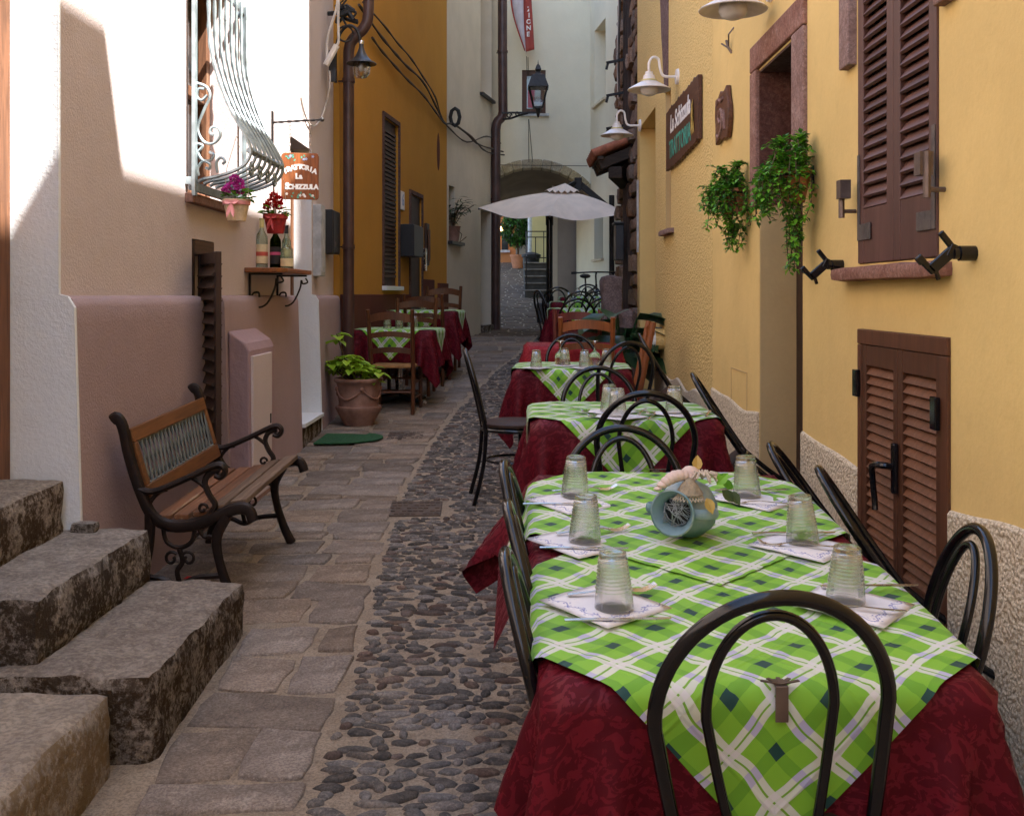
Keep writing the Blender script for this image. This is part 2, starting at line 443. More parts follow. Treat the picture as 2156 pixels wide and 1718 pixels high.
K['mortar_stone'] = stone('mortar_stone', (.31, .265, .22), (.40, .345, .285), (.25, .22, .20), 5, .9, .015, .06, moss=(.19, .14, .09))
K['paving'] = stone('paving', (.215, .168, .132), (.315, .25, .198), (.42, .345, .275), 6, 1.0, .010, .22, fine=110)
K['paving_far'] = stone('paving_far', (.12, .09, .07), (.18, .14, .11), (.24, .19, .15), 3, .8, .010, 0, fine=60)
K['cobble'] = stone('cobble', (.105, .094, .086), (.19, .168, .148), (.28, .235, .19), 18, .8, .005, .42, fine=120, island=True)
K['cobble_red'] = stone('cobble_red', (.12, .085, .072), (.17, .13, .105), (.22, .17, .135), 16, .6, .004, .3, fine=120, island=True)
K['mortar'] = stone('mortar', (.35, .285, .22), (.45, .375, .295), (.22, .175, .135), 8, 1.0, .014, 0, fine=130)
K['wall_stone'] = stone('wall_stone', (.24, .15, .10), (.31, .22, .16), (.15, .09, .07), 9, .9, .02, .28)
K['bollard_stone'] = stone('bollard_stone', (.15, .10, .09), (.22, .155, .14), (.27, .2, .18), 14, .7, .012, .1)
K['arch_stone'] = stone('arch_stone', (.40, .33, .21), (.5, .42, .28), (.3, .24, .16), 7, .6, .012, .12)
K['black_metal'] = gradient_rough('black_metal', (.006, .006, .007), .16, 0, .45)
K['iron'] = gradient_rough('iron', (.012, .009, .008), .45, .3, .5)
K['cast_iron'] = gradient_rough('cast_iron', (.014, .007, .005), .5, .2, .4, (.04, .02, .012), 60)
K['patina'] = gradient_rough('patina', (.10, .085, .075), .55, .3, .4, (.15, .16, .15), 60)
K['rusty_iron'] = gradient_rough('rusty_iron', (.10, .072, .055), .8, 0, .3, (.16, .12, .09), 40)
K['grille_metal'] = gradient_rough('grille_metal', (.30, .36, .38), .42, .55, .5, (.2, .2, .19), 30)
K['steel'] = gradient_rough('steel', (.62, .60, .57), .22, 1, .5)
K['steel_dull'] = gradient_rough('steel_dull', (.16, .12, .10), .4, .7, .5)
K['grey_metal'] = gradient_rough('grey_metal', (.42, .43, .43), .5, 0, .4)
K['pipe_brown'] = mat('pipe_brown', (.062, .026, .022), .38, .25, 5, .05, 40, alt=(.085, .04, .033))
K['dark_box'] = mat('dark_box', (.02, .02, .022), .4, .2, 6)
K['shutter_wood'] = wood('shutter_wood', (.125, .058, .042), 'y', .5, .18, 7, .35, bump=.1)
K['shutter_wood_v'] = wood('shutter_wood_v', (.105, .048, .036), 'z', .5, .18, 7, .35, bump=.1)
K['cellar_wood'] = wood('cellar_wood', (.15, .058, .024), 'y', .5, .22, 7, .35, worn=(.24, .12, .075), bump=.1)
K['cellar_wood_v'] = wood('cellar_wood_v', (.11, .042, .019), 'z', .5, .2, 7, .35, bump=.1)
K['dark_wood'] = wood('dark_wood', (.05, .026, .018), 'z', .55, .3, 8, .3)
K['dark_wood_y'] = wood('dark_wood_y', (.075, .042, .027), 'y', .55, .3, 8, .3)
K['door_wood'] = wood('door_wood', (.16, .07, .035), 'z', .6, .35, 8, .3, worn=(.28, .17, .1))
K['bench_wood'] = wood('bench_wood', (.165, .062, .017), 'y', .42, .3, 7, .5)
K['bench_slat'] = wood('bench_slat', (.18, .075, .032), 'y', .5, .35, 7, .4, worn=(.36, .25, .15))
K['bench_slat_old'] = wood('bench_slat_old', (.15, .095, .06), 'y', .6, .3, 7, .3, worn=(.25, .18, .12))
K['lattice'] = gradient_rough('lattice', (.16, .175, .165), .5, .3, .4, (.07, .08, .07), 25)
K['chair_wood'] = wood('chair_wood', (.11, .04, .016), 'z', .38, .25, 7, .5)
K['chair_wood_orange'] = wood('chair_wood_orange', (.25, .075, .022), 'z', .38, .22, 7, .5)
K['chair_wood_red'] = wood('chair_wood_red', (.13, .026, .018), 'z', .4, .22, 7, .5)
K['rush'] = mat('rush', (.42, .22, .08), .8, .35, 90, .5, 160, stretch=(.15, 1, 1))
K['sign_wood'] = wood('sign_wood', (.20, .062, .018), 'z', .5, .35, 9, .3)
K['sign_wood_dark'] = wood('sign_wood_dark', (.10, .042, .022), 'y', .5, .3, 8, .3, worn=(.17, .09, .05))
K['shelf_wood'] = wood('shelf_wood', (.23, .08, .025), 'y', .45, .3, 8, .4)
K['white_paint'] = mat('white_paint', (.80, .79, .76), .5, .06, 8)
K['white_enamel'] = mat('white_enamel', (.74, .68, .60), .3, .1, 14, alt=(.80, .74, .68))
K['green_paint'] = mat('green_paint', (.05, .30, .22), .55, .2, 20)
K['red_paint'] = mat('red_paint', (.5, .03, .03), .6, .2, 20)
K['net_grey'] = mat('net_grey', (.30, .33, .34), .9, .2, 30)
K['yellow_paint'] = mat('yellow_paint', (.42, .29, .07), .6, .25, 30)
K['blue_paint'] = mat('blue_paint', (.25, .35, .55), .6, .2, 20)
K['terracotta'] = mat('terracotta', (.26, .125, .085), .85, .22, 7, .3, 60, alt=(.34, .19, .14))
K['terracotta_light'] = mat('terracotta_light', (.46, .18, .085), .85, .15, 8, .2, 60)
K['soil'] = mat('soil', (.05, .035, .025), .95, .3, 30, .8, 60)
K['leaf_lime'] = leafmat('leaf_lime', (.20, .38, .02), (.42, .58, .04))
K['leaf_green'] = leafmat('leaf_green', (.09, .32, .02), (.21, .52, .04))
K['leaf_dark'] = leafmat('leaf_dark', (.012, .04, .014), (.025, .075, .02), .35, .1)
K['leaf_olive'] = leafmat('leaf_olive', (.03, .055, .02), (.07, .11, .035))
K['leaf_mid'] = leafmat('leaf_mid', (.035, .13, .02), (.07, .22, .03))
K['stem'] = mat('stem', (.10, .06, .035), .8, .3, 20)
K['petal_magenta'] = leafmat('petal_magenta', (.42, .02, .25), (.58, .06, .42))
K['petal_red'] = leafmat('petal_red', (.50, .008, .012), (.62, .03, .03))
K['petal_pink'] = leafmat('petal_pink', (.45, .05, .10), (.5, .12, .16))
K['basket_cream'] = mat('basket_cream', (.62, .47, .30), .8, .2, 30, .3, 60)
K['basket_red'] = mat('basket_red', (.35, .02, .02), .75, .25, 30, .3, 60)
K['ribbon_pink'] = mat('ribbon_pink', (.72, .30, .30), .5, .12, 12)
K['ribbon_red'] = mat('ribbon_red', (.50, .05, .05), .5, .25, 60)
K['red_cloth'] = damask('red_cloth', (.075, .003, .008), (.125, .007, .015))
K['red_cloth_bright'] = damask('red_cloth_bright', (.23, .015, .022), (.28, .022, .03))
K['plaid'] = plaid('plaid')
K['glass'] = clearglass('glass')
K['bottle_clear'] = glassmat('bottle_clear', (.80, .90, .84), .45)
K['bottle_green'] = glassmat('bottle_green', (.10, .14, .03), .35)
K['pane'] = mat('pane', (.03, .035, .04), .08, .2, 3, spec=.8)
K['pane_light'] = mat('pane_light', (.28, .30, .27), .12, .3, 2, spec=.8)
K['frosted'] = mat('frosted', (.72, .68, .62), .35, .05, 6)
K['canvas'] = mat('canvas', (.82, .69, .57), .85, .08, 4, .15, 90)
K['mat_green'] = mat('mat_green', (.018, .09, .03), .95, .3, 60, .9, 220)
K['vase'] = mat('vase', (.12, .27, .31), .55, .2, 9, .25, 30, alt=(.40, .46, .45))
K['vase_in'] = mat('vase_in', (.20, .32, .36), .6, .2, 10, .2, 40)
K['net'] = mat('net', (.52, .45, .36), .9, .2, 30)
K['shell'] = mat('shell', (.66, .52, .45), .5, .1, 8)
K['black_rubber'] = mat('black_rubber', (.012, .012, .012), .7, .2, 10)
K['cable'] = mat('cable', (.06, .045, .035), .8, .3, 14)
K['cable_light'] = mat('cable_light', (.55, .50, .44), .7, .2, 14)
K['tile'] = mat('tile', (.30, .10, .05), .85, .3, 14, .4, 50)
K['old_beam'] = wood('old_beam', (.055, .04, .03), 'x', .8, .35, 8, .2)
K['flag_red'] = mat('flag_red', (.34, .045, .03), .7, .12, 5)
K['flag_white'] = mat('flag_white', (.66, .60, .62), .7, .08, 5)
K['label_cream'] = mat('label_cream', (.72, .60, .36), .7, .08, 30)
K['label_black'] = mat('label_black', (.015, .012, .015), .6, .1, 30)
K['label_pink'] = mat('label_pink', (.55, .08, .20), .6, .1, 30)
K['label_red'] = mat('label_red', (.55, .10, .07), .6, .1, 30)
K['foil'] = mat('foil', (.55, .48, .2), .4, .1, 30)
K['stair_edge'] = mat('stair_edge', (.20, .17, .14), .95, .3, 6, .4, 40)
K['stair_dark'] = mat('stair_dark', (.05, .042, .035), .95, .3, 6, .4, 40)
K['vault_shade'] = plaster('vault_shade', (.20, .16, .115), 30, .5, .2, .1)  # vault plaster, its colour darkened to deepen the shade under the arch
K['house_terracotta'] = plaster('house_terracotta', (.50, .20, .075), 50, .25, .1, .1)
K['house_pink'] = plaster('house_pink', (.55, .35, .25), 50, .25, .1, .1)
K['house_grey'] = plaster('house_grey', (.36, .31, .27), 50, .25, .15, .2)
K['house_ochre'] = plaster('house_ochre', (.55, .47, .24), 50, .25, .08, .1)
K['roof_tile'] = mat('roof_tile', (.28, .13, .08), .85, .3, 8, .5, 20)
K['bulb'], _n, _b = base_mat('bulb', .4)
_b.inputs['Base Color'].default_value = (1, .6, .2, 1); _b.inputs['Emission Color'].default_value = (1, .55, .15, 1); _b.inputs['Emission Strength'].default_value = 6
def napkin_mat():
    m, n, b = base_mat('napkin', .85, 0, .2)
    uv = n.new('ShaderNodeUVMap').outputs[0]
    sp = n.new('ShaderNodeSeparateXYZ'); n.put(sp.inputs[0], uv)
    # blue floral garland along two edges (u or v near .14)
    out = None
    for a, t in (('X', 'Y'), ('Y', 'X')):
        w_ = n.math('ADD', n.math('MULTIPLY', n.math('SINE', n.math('MULTIPLY', sp.outputs[t], 26)), .03), .15)
        dd = n.math('ABSOLUTE', n.math('SUBTRACT', sp.outputs[a], w_))
        near = n.ramp(dd, .035, .07, 1, 0)
        vine = n.ramp(dd, .006, .014, 1, 0)
        fl = n.math('MULTIPLY', near, n.ramp(n.voro(uv, 24), .30, .42, 1, 0))
        fl = n.math('MULTIPLY', fl, n.ramp(n.noise(uv, 60, 3), .40, .55))
        k = n.math('MAXIMUM', fl, n.math('MULTIPLY', vine, .6))
        k = n.math('MULTIPLY', k, n.math('GREATER_THAN', sp.outputs[t], .10))
        out = k if out is None else n.math('MAXIMUM', out, k)
    n.put(b.inputs['Base Color'], n.mix(out, (.78, .77, .78), (.10, .13, .42)))
    n.put(b.inputs['Normal'], n.bump(n.noise(uv, 5, 2), .3, .01))
    return m
K['napkin'] = napkin_mat()
def text_part(body, size, m, parent, M, ext=.0015, bold=0, name='lettering', org=None, shear=0, sx=1, space=1):
    """lettering from the built-in font, laid in the plane of M (x right, y up, z out of the surface), world coordinates"""
    cu = bpy.data.curves.new('lettering', 'FONT'); cu.body = body; cu.size = size; cu.extrude = ext; cu.offset = bold; cu.shear = shear
    cu.align_x = 'CENTER'; cu.align_y = 'CENTER'; cu.resolution_u = 3; cu.space_character = space
    o = bpy.data.objects.new('tmp', cu); COL.objects.link(o)
    dg = bpy.context.evaluated_depsgraph_get(); dg.update()
    me = bpy.data.meshes.new_from_object(o.evaluated_get(dg))
    bpy.data.objects.remove(o); bpy.data.curves.remove(cu)
    if org is None and parent is not None and parent.get('_w'): org = WORG[parent.name]
    M2 = Matrix.Translation(-Vector(org)) @ M if org is not None else M
    me.transform(M2 @ Matrix.Diagonal((sx, 1, 1, 1))); me.name = name
    me.materials.clear(); me.materials.append(m)
    t = bpy.data.objects.new(name, me); COL.objects.link(t); t.parent = parent
    return t
def plane_M(o, x, y):
    x = Vector(x).normalized(); z = x.cross(Vector(y)).normalized(); y = z.cross(x)
    return Matrix.Translation(Vector(o)) @ Matrix((x, y, z)).transposed().to_4x4()
# ================================================================ street
def interp(y, a, b): return float(np.interp(y, a, b))
def xb(y): return interp(y, [0, 2.95, 3.75, 4.86, 6.75, 8.5, 9.9, 12, 13.5, 17, 20], [-.58, -.587, -.60, -.67, -.745, -.70, -.60, -.33, -.08, .30, .42])
def xr(y): return xb(y) + interp(y, [0, 8, 17], [.80, .80, .55])
def wall_left(y):
    if y < 9.9: return -1.68
    if y < 15.5: return -1.70 + .112 * (y - 9.9)
    return -1.07 + .217 * (y - 15.5)
ys = sorted(set([-30, -15, -4, -1, 1] + list(np.arange(2, 34, .25)) + [40, 60])); xs = [-25, -6, -2.2, -1.4, -.7, 0, .7, 1.4, 2.4, 6, 25]
mb = MB()
for y in ys:
    for x in xs: mb.v.append(Vector((x, y, gz(y))))
for i in range(len(ys) - 1):
    for j in range(len(xs) - 1):
        a = i * len(xs) + j; mb.f.append((a, a + 1, a + 1 + len(xs), a + len(xs)))
street = tag(mb.build('street', K['mortar'], smooth=True), 'narrow sloping alley of slabs and cobbles set in sandy mortar', 'street', kind='structure')
# ---- slabs of the left pavement, one object each
def slab(poly, y_ref, mt, dz=0.0):
    c = sum((Vector((p[0], p[1], 0)) for p in poly), Vector()) / len(poly)
    pts = []
    n = len(poly)
    for i in range(n):
        a = Vector((*poly[i], 0)); b = Vector((*poly[(i+1) % n], 0)); p_ = Vector((*poly[i-1], 0))
        pts.append(a + (c - a) * rnd.uniform(.01, .06))
        k = 2 if (b - a).length > .14 else 1
        for q in range(1, k + 1):
            t = q / (k + 1) + rnd.uniform(-.08, .08)
            pts.append(a.lerp(b, t) + Vector((rnd.uniform(-.009, .009), rnd.uniform(-.009, .009), 0)))
    m = len(pts); mb = MB(); tilt = (rnd.uniform(-.02, .02), rnd.uniform(-.02, .02)); h0 = rnd.uniform(.006, .014) + dz
    def z(p, h): return gz(p.y) + h + (p.x - c.x) * tilt[0] + (p.y - c.y) * tilt[1]
    for p in pts: mb.v.append(Vector((p.x, p.y, gz(p.y) - .02)))
    for k, (ins, h) in enumerate(((.003, h0 * .45), (.012, h0))):
        for p in pts:
            d = c - p; q = p + d.normalized() * min(ins, d.length * .4)
            mb.v.append(Vector((q.x, q.y, z(q, h + rnd.uniform(-.002, .002)))))
    mb.v.append(Vector((c.x, c.y, z(c, h0 + rnd.uniform(-.004, .003)))))
    for k in range(2):
        for i in range(m):
            a, b = k*m + i, k*m + (i+1) % m
            mb.f.append((a, b, b + m, a + m))
    for i in range(m): mb.f.append((2*m + i, 2*m + (i+1) % m, 3*m))
    cz = Vector((c.x, c.y, gz(c.y)))
    o = mb.build('paving_stone', mt, smooth=True, sharp=55, org=cz); o.parent = street
    return o
def rows(xl, xr_, y0, y1, hmin, hmax, wmin, wmax, skip=None, gap=.012):
    y = y0; k = 0
    while y < y1:
        h = rnd.uniform(hmin, hmax); k += 1
        a, b = xl(y + h/2), xr_(y + h/2); x = a
        cuts = [a]
        while x < b - wmin * 1.4:
            x += rnd.uniform(wmin, wmax)
            if b - x < wmin * .7: break
            cuts.append(x)
        cuts.append(b)
        sl = rnd.uniform(-.05, .05)
        for i in range(len(cuts) - 1):
            p, q = cuts[i], cuts[i+1]
            if skip and skip((p + q)/2, y + h/2): continue
            g = gap * rnd.uniform(.5, 1.2)
            j = lambda s=.016: rnd.uniform(-s, s)
            def w1(x): return y + .022 * math.sin(x * 7 + k * 1.7) + sl * (x - a) * .5
            pl = [(p + g + j(), w1(p) + g + j(.008)), (q - g + j(), w1(q) + g + j(.008)), (q - g + j(), w1(q) + h - g + j(.008)), (p + g + j(), w1(p) + h - g + j(.008))]
            slab(pl, y, K['paving'])
        y += h
rows(lambda y: -1.04 if y < 4.0 else wall_left(y), lambda y: xb(y) + .004, 2.35, 8.6, .14, .32, .22, .46)
rows(wall_left, lambda y: xb(y) - .01, 8.65, 16.8, .2, .34, .28, .55)
rows(lambda y: xr(y) + .02, lambda y: 1.26, 2.6, 11, .35, .55, .32, .5)
# ---- paving beyond the tables, too far to pick apart: one mesh of raised slabs
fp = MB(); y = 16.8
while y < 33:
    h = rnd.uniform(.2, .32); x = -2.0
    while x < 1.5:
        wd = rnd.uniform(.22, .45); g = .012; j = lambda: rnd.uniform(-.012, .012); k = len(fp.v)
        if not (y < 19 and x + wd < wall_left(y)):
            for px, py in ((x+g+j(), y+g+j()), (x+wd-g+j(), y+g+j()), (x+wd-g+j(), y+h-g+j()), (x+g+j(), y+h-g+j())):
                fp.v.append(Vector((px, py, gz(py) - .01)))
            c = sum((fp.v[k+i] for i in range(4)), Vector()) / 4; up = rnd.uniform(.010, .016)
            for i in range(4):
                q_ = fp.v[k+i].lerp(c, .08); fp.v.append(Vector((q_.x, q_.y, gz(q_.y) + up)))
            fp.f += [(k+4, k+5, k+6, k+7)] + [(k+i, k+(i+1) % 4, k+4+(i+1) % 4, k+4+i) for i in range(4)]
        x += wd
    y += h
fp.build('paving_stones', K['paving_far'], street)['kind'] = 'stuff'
# ---- cobbles
def cobble_shape(r):
    n = 9; mb = MB(); ph = r.uniform(0, 6)
    rad = [1 + .16 * math.sin(2 * 2*math.pi*j/n + ph) + r.uniform(-.2, .2) for j in range(n)]
    for s, z in ((1.0, -.5), (.98, .25), (.80, .72), (.42, .95)):
        for j in range(n):
            a = 2*math.pi*j/n; mb.v.append(Vector((s*rad[j]*math.cos(a), s*rad[j]*math.sin(a), z + r.uniform(-.06, .06))))
    mb.v.append(Vector((.1, .05, 1.02)))
    for k in range(3):
        for j in range(n): mb.f.append((k*n + j, k*n + (j+1) % n, (k+1)*n + (j+1) % n, (k+1)*n + j))
    for j in range(n): mb.f.append((3*n + j, 3*n + (j+1) % n, 4*n))
    return mb
shapes = [cobble_shape(random.Random(i)) for i in range(14)]
smesh = []
for i, s in enumerate(shapes):
    me = s.mesh('cobble'); me.materials.append(K['cobble_red'] if i % 7 == 4 else K['cobble']); me.polygons.foreach_set('use_smooth', [True]*len(me.polygons)); smesh.append(me)
far = [MB(), MB()]; spots = []
y = 2.4
while y < 17.2:
    h = rnd.uniform(.036, .050) if y < 9 else rnd.uniform(.050, .066)
    x = xb(y) + .012 + rnd.uniform(0, .03); e = xr(y)
    while x < e:
        wd = rnd.choice((.04, .05, .06, .065, .075, .085, .10, .115)) * rnd.uniform(.85, 1.1)
        if rnd.random() < .93 and not (-.70 < x < -.42 and 5.83 < y < 6.30):
            spots.append((x + wd/2, y + rnd.uniform(-.012, .012), wd * rnd.uniform(.44, .54), h * rnd.uniform(.38, .60), rnd.gauss(0, .22)))
        x += wd + rnd.uniform(-.006, .014)
    y += h
spots = [s for s in spots if not (abs(s[0] - .3) < .0)]
spots.sort(key=lambda s: s[1] + (3 if s[0] > .22 else 0))
for i, (x, y, a, b, rz) in enumerate(spots):
    k = rnd.randrange(len(shapes)); hz = rnd.uniform(.007, .015)
    if rnd.random() < .18: a, b = a * .7, b * 1.2
    if i < 298:
        o = reuse(smesh[k], 'cobble', street, (x, y, gz(y)), (rnd.uniform(-.1, .1), rnd.uniform(-.1, .1), rz), (a, b, hz))
    else:
        far[k % 7 == 4].add(shapes[k].v, shapes[k].f, Matrix.Translation((x, y, gz(y))) @ Matrix.Rotation(rz, 4, 'Z') @ Matrix.Diagonal((a, b, hz, 1)))
for m_, f_ in zip((K['cobble'], K['cobble_red']), far):
    o = f_.build('cobbles', m_, street, smooth=True); o['kind'] = 'stuff'
# ---- manhole covers
def cover(x, y, wx, wy, label, mt):
    z = gz(y) + .004; t = thing('manhole_cover', label, 'manhole cover', (x, y, z), rz=rnd.uniform(-.08, .08), rot=(math.atan((gz(y+.3)-gz(y-.3))/.6), 0, .04))
    f = MB(); f.box(-wx/2, wx/2, -wy/2, wy/2, -.03, .006); f.build('frame', mt, t, bevel=.003)
    p = MB()
    nx, ny = 9, 5
    for i in range(nx):
        for j in range(ny):
            if (i * 7 + j * 3) % 5 == 0: continue
            cx = -wx/2 + wx * (i + .5 + .25 * (j % 2)) / (nx + .25); cy = -wy/2 + wy * (j + .5) / ny
            p.box(cx - wx*.042, cx + wx*.042, cy - wy*.06, cy + wy*.06, .006, .011)
    p.build('studs', mt, t)['kind'] = 'stuff'
cover(-.60, 6.06, .30, .36, 'cast iron drain cover with studs set between slabs and cobbles', K['rusty_iron'])
cover(-.93, 8.6, .30, .30, 'dark flat drain cover among slabs near the left hand tables', K['rusty_iron'])
# ================================================================ walls
def panel(mb, p0, d, out, thick, s0, s1, z0, z1, holes=()):
    """a wall slab: front face from p0 along d, out = outward normal; holes = (s0, s1, z0, z1)"""
    p0 = Vector((p0[0], p0[1], 0)); d = Vector((d[0], d[1], 0)).normalized(); o = Vector((out[0], out[1], 0)).normalized()
    S = sorted({s0, s1, *[q for h in holes for q in h[:2] if s0 < q < s1]}); Z = sorted({z0, z1, *[q for h in holes for q in h[2:] if z0 < q < z1]})
    def solid(i, j):
        if not (0 <= i < len(S) - 1 and 0 <= j < len(Z) - 1): return False
        s, z = (S[i] + S[i+1]) / 2, (Z[j] + Z[j+1]) / 2
        return not any(h[0] < s < h[1] and h[2] < z < h[3] for h in holes)
    def pt(s, z, b): return p0 + d * s - o * (thick if b else 0) + Vector((0, 0, z))
    flip = d.cross(Vector((0, 0, 1))).dot(o) < 0
    def quad(a, b, c, e): mb.add([a, b, c, e], [(3, 2, 1, 0) if flip else (0, 1, 2, 3)])
    for i in range(len(S) - 1):
        for j in range(len(Z) - 1):
            if not solid(i, j): continue
            a, b, lo, hi = S[i], S[i+1], Z[j], Z[j+1]
            quad(pt(a, lo, 0), pt(b, lo, 0), pt(b, hi, 0), pt(a, hi, 0))
            quad(pt(b, lo, 1), pt(a, lo, 1), pt(a, hi, 1), pt(b, hi, 1))
            if not solid(i-1, j): quad(pt(a, lo, 1), pt(a, lo, 0), pt(a, hi, 0), pt(a, hi, 1))
            if not solid(i+1, j): quad(pt(b, lo, 0), pt(b, lo, 1), pt(b, hi, 1), pt(b, hi, 0))
            if not solid(i, j-1): quad(pt(a, lo, 1), pt(b, lo, 1), pt(b, lo, 0), pt(a, lo, 0))
            if not solid(i, j+1): quad(pt(a, hi, 0), pt(b, hi, 0), pt(b, hi, 1), pt(a, hi, 1))
    return mb
def bx(*a): return MB().box(*a)
def rough_block(x0, x1, y0, y1, z0, z1, step=.05, amp=.012, r=.025, seed=0, chip=1.0):
    c = Vector(((x0+x1)/2, (y0+y1)/2, (z0+z1)/2)); h = Vector(((x1-x0)/2, (y1-y0)/2, (z1-z0)/2))
    n = [max(2, int(2*h[i]/step)) for i in range(3)]; mb = MB(); key = {}
    def vid(i, j, k):
        if (i, j, k) not in key:
            p = Vector((-h.x + 2*h.x*i/n[0], -h.y + 2*h.y*j/n[1], -h.z + 2*h.z*k/n[2]))
            rr = min(r, *h)
            q = Vector([max(-(h[t]-rr), min(h[t]-rr, p[t])) for t in range(3)])
            d = p - q
            if d.length > rr: p = q + d.normalized() * rr
            w_ = noise.noise_vector((p + c) * 6 + Vector((seed*3.1, 0, 0))) * amp + noise.noise_vector((p + c) * 19 + Vector((seed, 2, 0))) * amp * .6
            e = sum(1 for t in (i in (0, n[0]), j in (0, n[1]), k in (0, n[2])) if t)
            if e >= 2: w_ -= (p.normalized()) * abs(noise.noise((p + c) * 11)) * amp * 1.6 * chip
            key[(i, j, k)] = len(mb.v); mb.v.append(c + p + w_)
        return key[(i, j, k)]
    for a, b, cc in ((0, 1, 2), (1, 2, 0), (2, 0, 1)):
        for u in range(n[a]):
            for v in range(n[b]):
                for side in (0, n[cc]):
                    def ix(p, q):
                        t = [0, 0, 0]; t[a] = p; t[b] = q; t[cc] = side; return vid(*t)
                    f = (ix(u, v), ix(u+1, v), ix(u+1, v+1), ix(u, v+1))
                    mb.f.append(f if side else f[::-1])
    return mb
# ---------------------------------------------------------------- pink house on the left
XL, XP = -1.76, -1.70
pink = thing('pink_house', 'pink and mauve plastered house on the left with bowed window grille', 'building', (XL, 4, gz(4)), world=True)
D1 = (2.75, 4.0, -.5, 3.05); CE = (5.62, 6.02, -.5, 1.80); D2 = (8.04, 8.84, -.5, 2.72); W1 = (5.55, 6.50, 2.04, 3.42)
mb = panel(MB(), (XL, 0), (0, 1), (1, 0), .24, -22, 9.9, -2, 5.2, [D1, CE, D2, W1]); mb.build('wall', K['pink_plaster'], pink)
mb = MB().box(-8, XL - .27, -22, 9.9, -2, 5.2); mb.build('body', K['pink_plaster'], pink)
mb = MB().box(-8.2, XL + .12, -22, 9.9, 5.203, 5.35); mb.build('roof', K['roof_tile'], pink)
def batter(mb):
    for p in mb.v:
        if p.x > XL - .02: p.x += max(0, 1.49 - p.z) * .03
    return mb
for (a, b) in ((4.0, 5.62), (6.02, 8.04), (8.84, 9.9)):
    n_ = max(4, int((b - a)/.1)); mb = MB(); zz = [-.4, .3, .8, 1.2, 1.38, 1.45, 1.483, 1.49]
    g = []
    for i in range(n_ + 1):
        yy = a + (b - a) * i / n_; row = []
        for z in zz:
            x = XP + (.006 * noise.noise((yy * 2, z * 2, 3))) + max(0, 1.49 - z) * .03
            if z > 1.45: x -= .012
            if z > 1.485: x -= .02
            row.append(len(mb.v)); mb.v.append(Vector((x, yy, z + (.008 * noise.noise((yy * 3, 1, 0)) if z > 1.3 else 0))))
        row.append(len(mb.v)); mb.v.append(Vector((XL + .002, yy, 1.494))); g.append(row)
    for i in range(n_):
        for j in range(len(zz)): mb.f.append((g[i][j], g[i+1][j], g[i+1][j+1], g[i][j+1]))
    for i in (0, n_):
        base = len(mb.v); mb.v += [Vector((XL + .002, g and mb.v[g[i][0]].y, z)) for z in zz]
        for j in range(len(zz) - 1):
            q = (g[i][j], g[i][j+1], base + j + 1, base + j); mb.f.append(q if i else q[::-1])
    mb.build('plinth', K['mauve_plaster'], pink, smooth=True, sharp=60)
# white reveals of the two doorways
def reveal(y1, ytag, zlo, zhi, xback):
    mb = MB()
    mb.add([(xback, y1 - .02, z) for z in (0, 0)], [])
    mb = MB(); sx = [(XP + .004 + max(0, 1.49 - z) * .03, z) for z in (zlo, .8, 1.2, 1.45)] + [(XP - .02, 1.492), (XL + .006, 1.50), (XL + .005, zhi)]
    poly = sx + [(xback, zhi), (xback, zlo)]
    n = len(poly)
    mb.v = [Vector((x, y1 - .02, z)) for x, z in poly] + [Vector((x, y1 - .0005, z)) for x, z in poly]
    mb.f = [tuple(range(n)), tuple(range(2*n - 1, n - 1, -1))] + [(i, i + n, (i+1) % n + n, (i+1) % n) for i in range(n)]
    return mb.build('door_reveal', K['white_plaster'], pink)
reveal(4.0, 0, .55, 3.05, -2.02); reveal(8.84, 0, .3, 2.72, -2.02)
# first door, at the left edge
dr = bx(-2.02, -1.985, 2.75, 3.9, .78, 3.0).build('door', K['dark_wood'], pink)
mb = MB().box(-1.985, -1.935, 3.88, 3.975, .78, 3.03); mb.build('door_frame', K['door_wood'], dr, bevel=.004)
for z0, z1 in ((.78, .97), (.985, 1.18), (1.195, 1.40)): bx(-1.985, -1.955, 2.8, 3.87, z0, z1).build('board', K['dark_wood_y'], dr, bevel=.004)
bx(-1.985, -1.96, 2.8, 3.79, 1.55, 1.62).build('rail', K['dark_wood_y'], dr, bevel=.004)
bx(-1.985, -1.96, 3.79, 3.87, 1.415, 2.98).build('stile', K['dark_wood'], dr, bevel=.004)
# second doorway
dr = bx(-2.02, -1.985, 8.04, 8.80, .50, 2.7).build('door', K['dark_wood'], pink)
bx(-1.985, -1.90, 8.755, 8.815, .50, 2.7).build('door_frame', K['door_wood'], dr, bevel=.004)
bx(-2.02, XP + .035, 8.045, 8.815, .2, .47).build('doorstep', K['step_stone'], pink, bevel=.01)
bx(-2.02, XP + .055, 8.043, 8.817, .473, .505).build('threshold', K['white_plaster'], pink, bevel=.004)
# window with casements behind the grille
wn = bx(-2.0, -1.975, 5.56, 6.49, 2.05, 3.4).build('window', K['pane'], pink)
for a in ((5.56, 5.63), (6.0, 6.06), (6.42, 6.49)): bx(-1.974, -1.92, *a, 2.05, 3.4).build('window_frame', K['door_wood'], wn, bevel=.004)
for z in (2.05, 2.66, 3.33): bx(-1.974, -1.925, 5.635, 6.415, z, z + .06).build('window_bar', K['door_wood'], wn, bevel=.004)
bx(-2.0, XL + .045, 5.50, 6.56, 1.985, 2.036).build('window_sill', K['trachyte'], pink, bevel=.006)
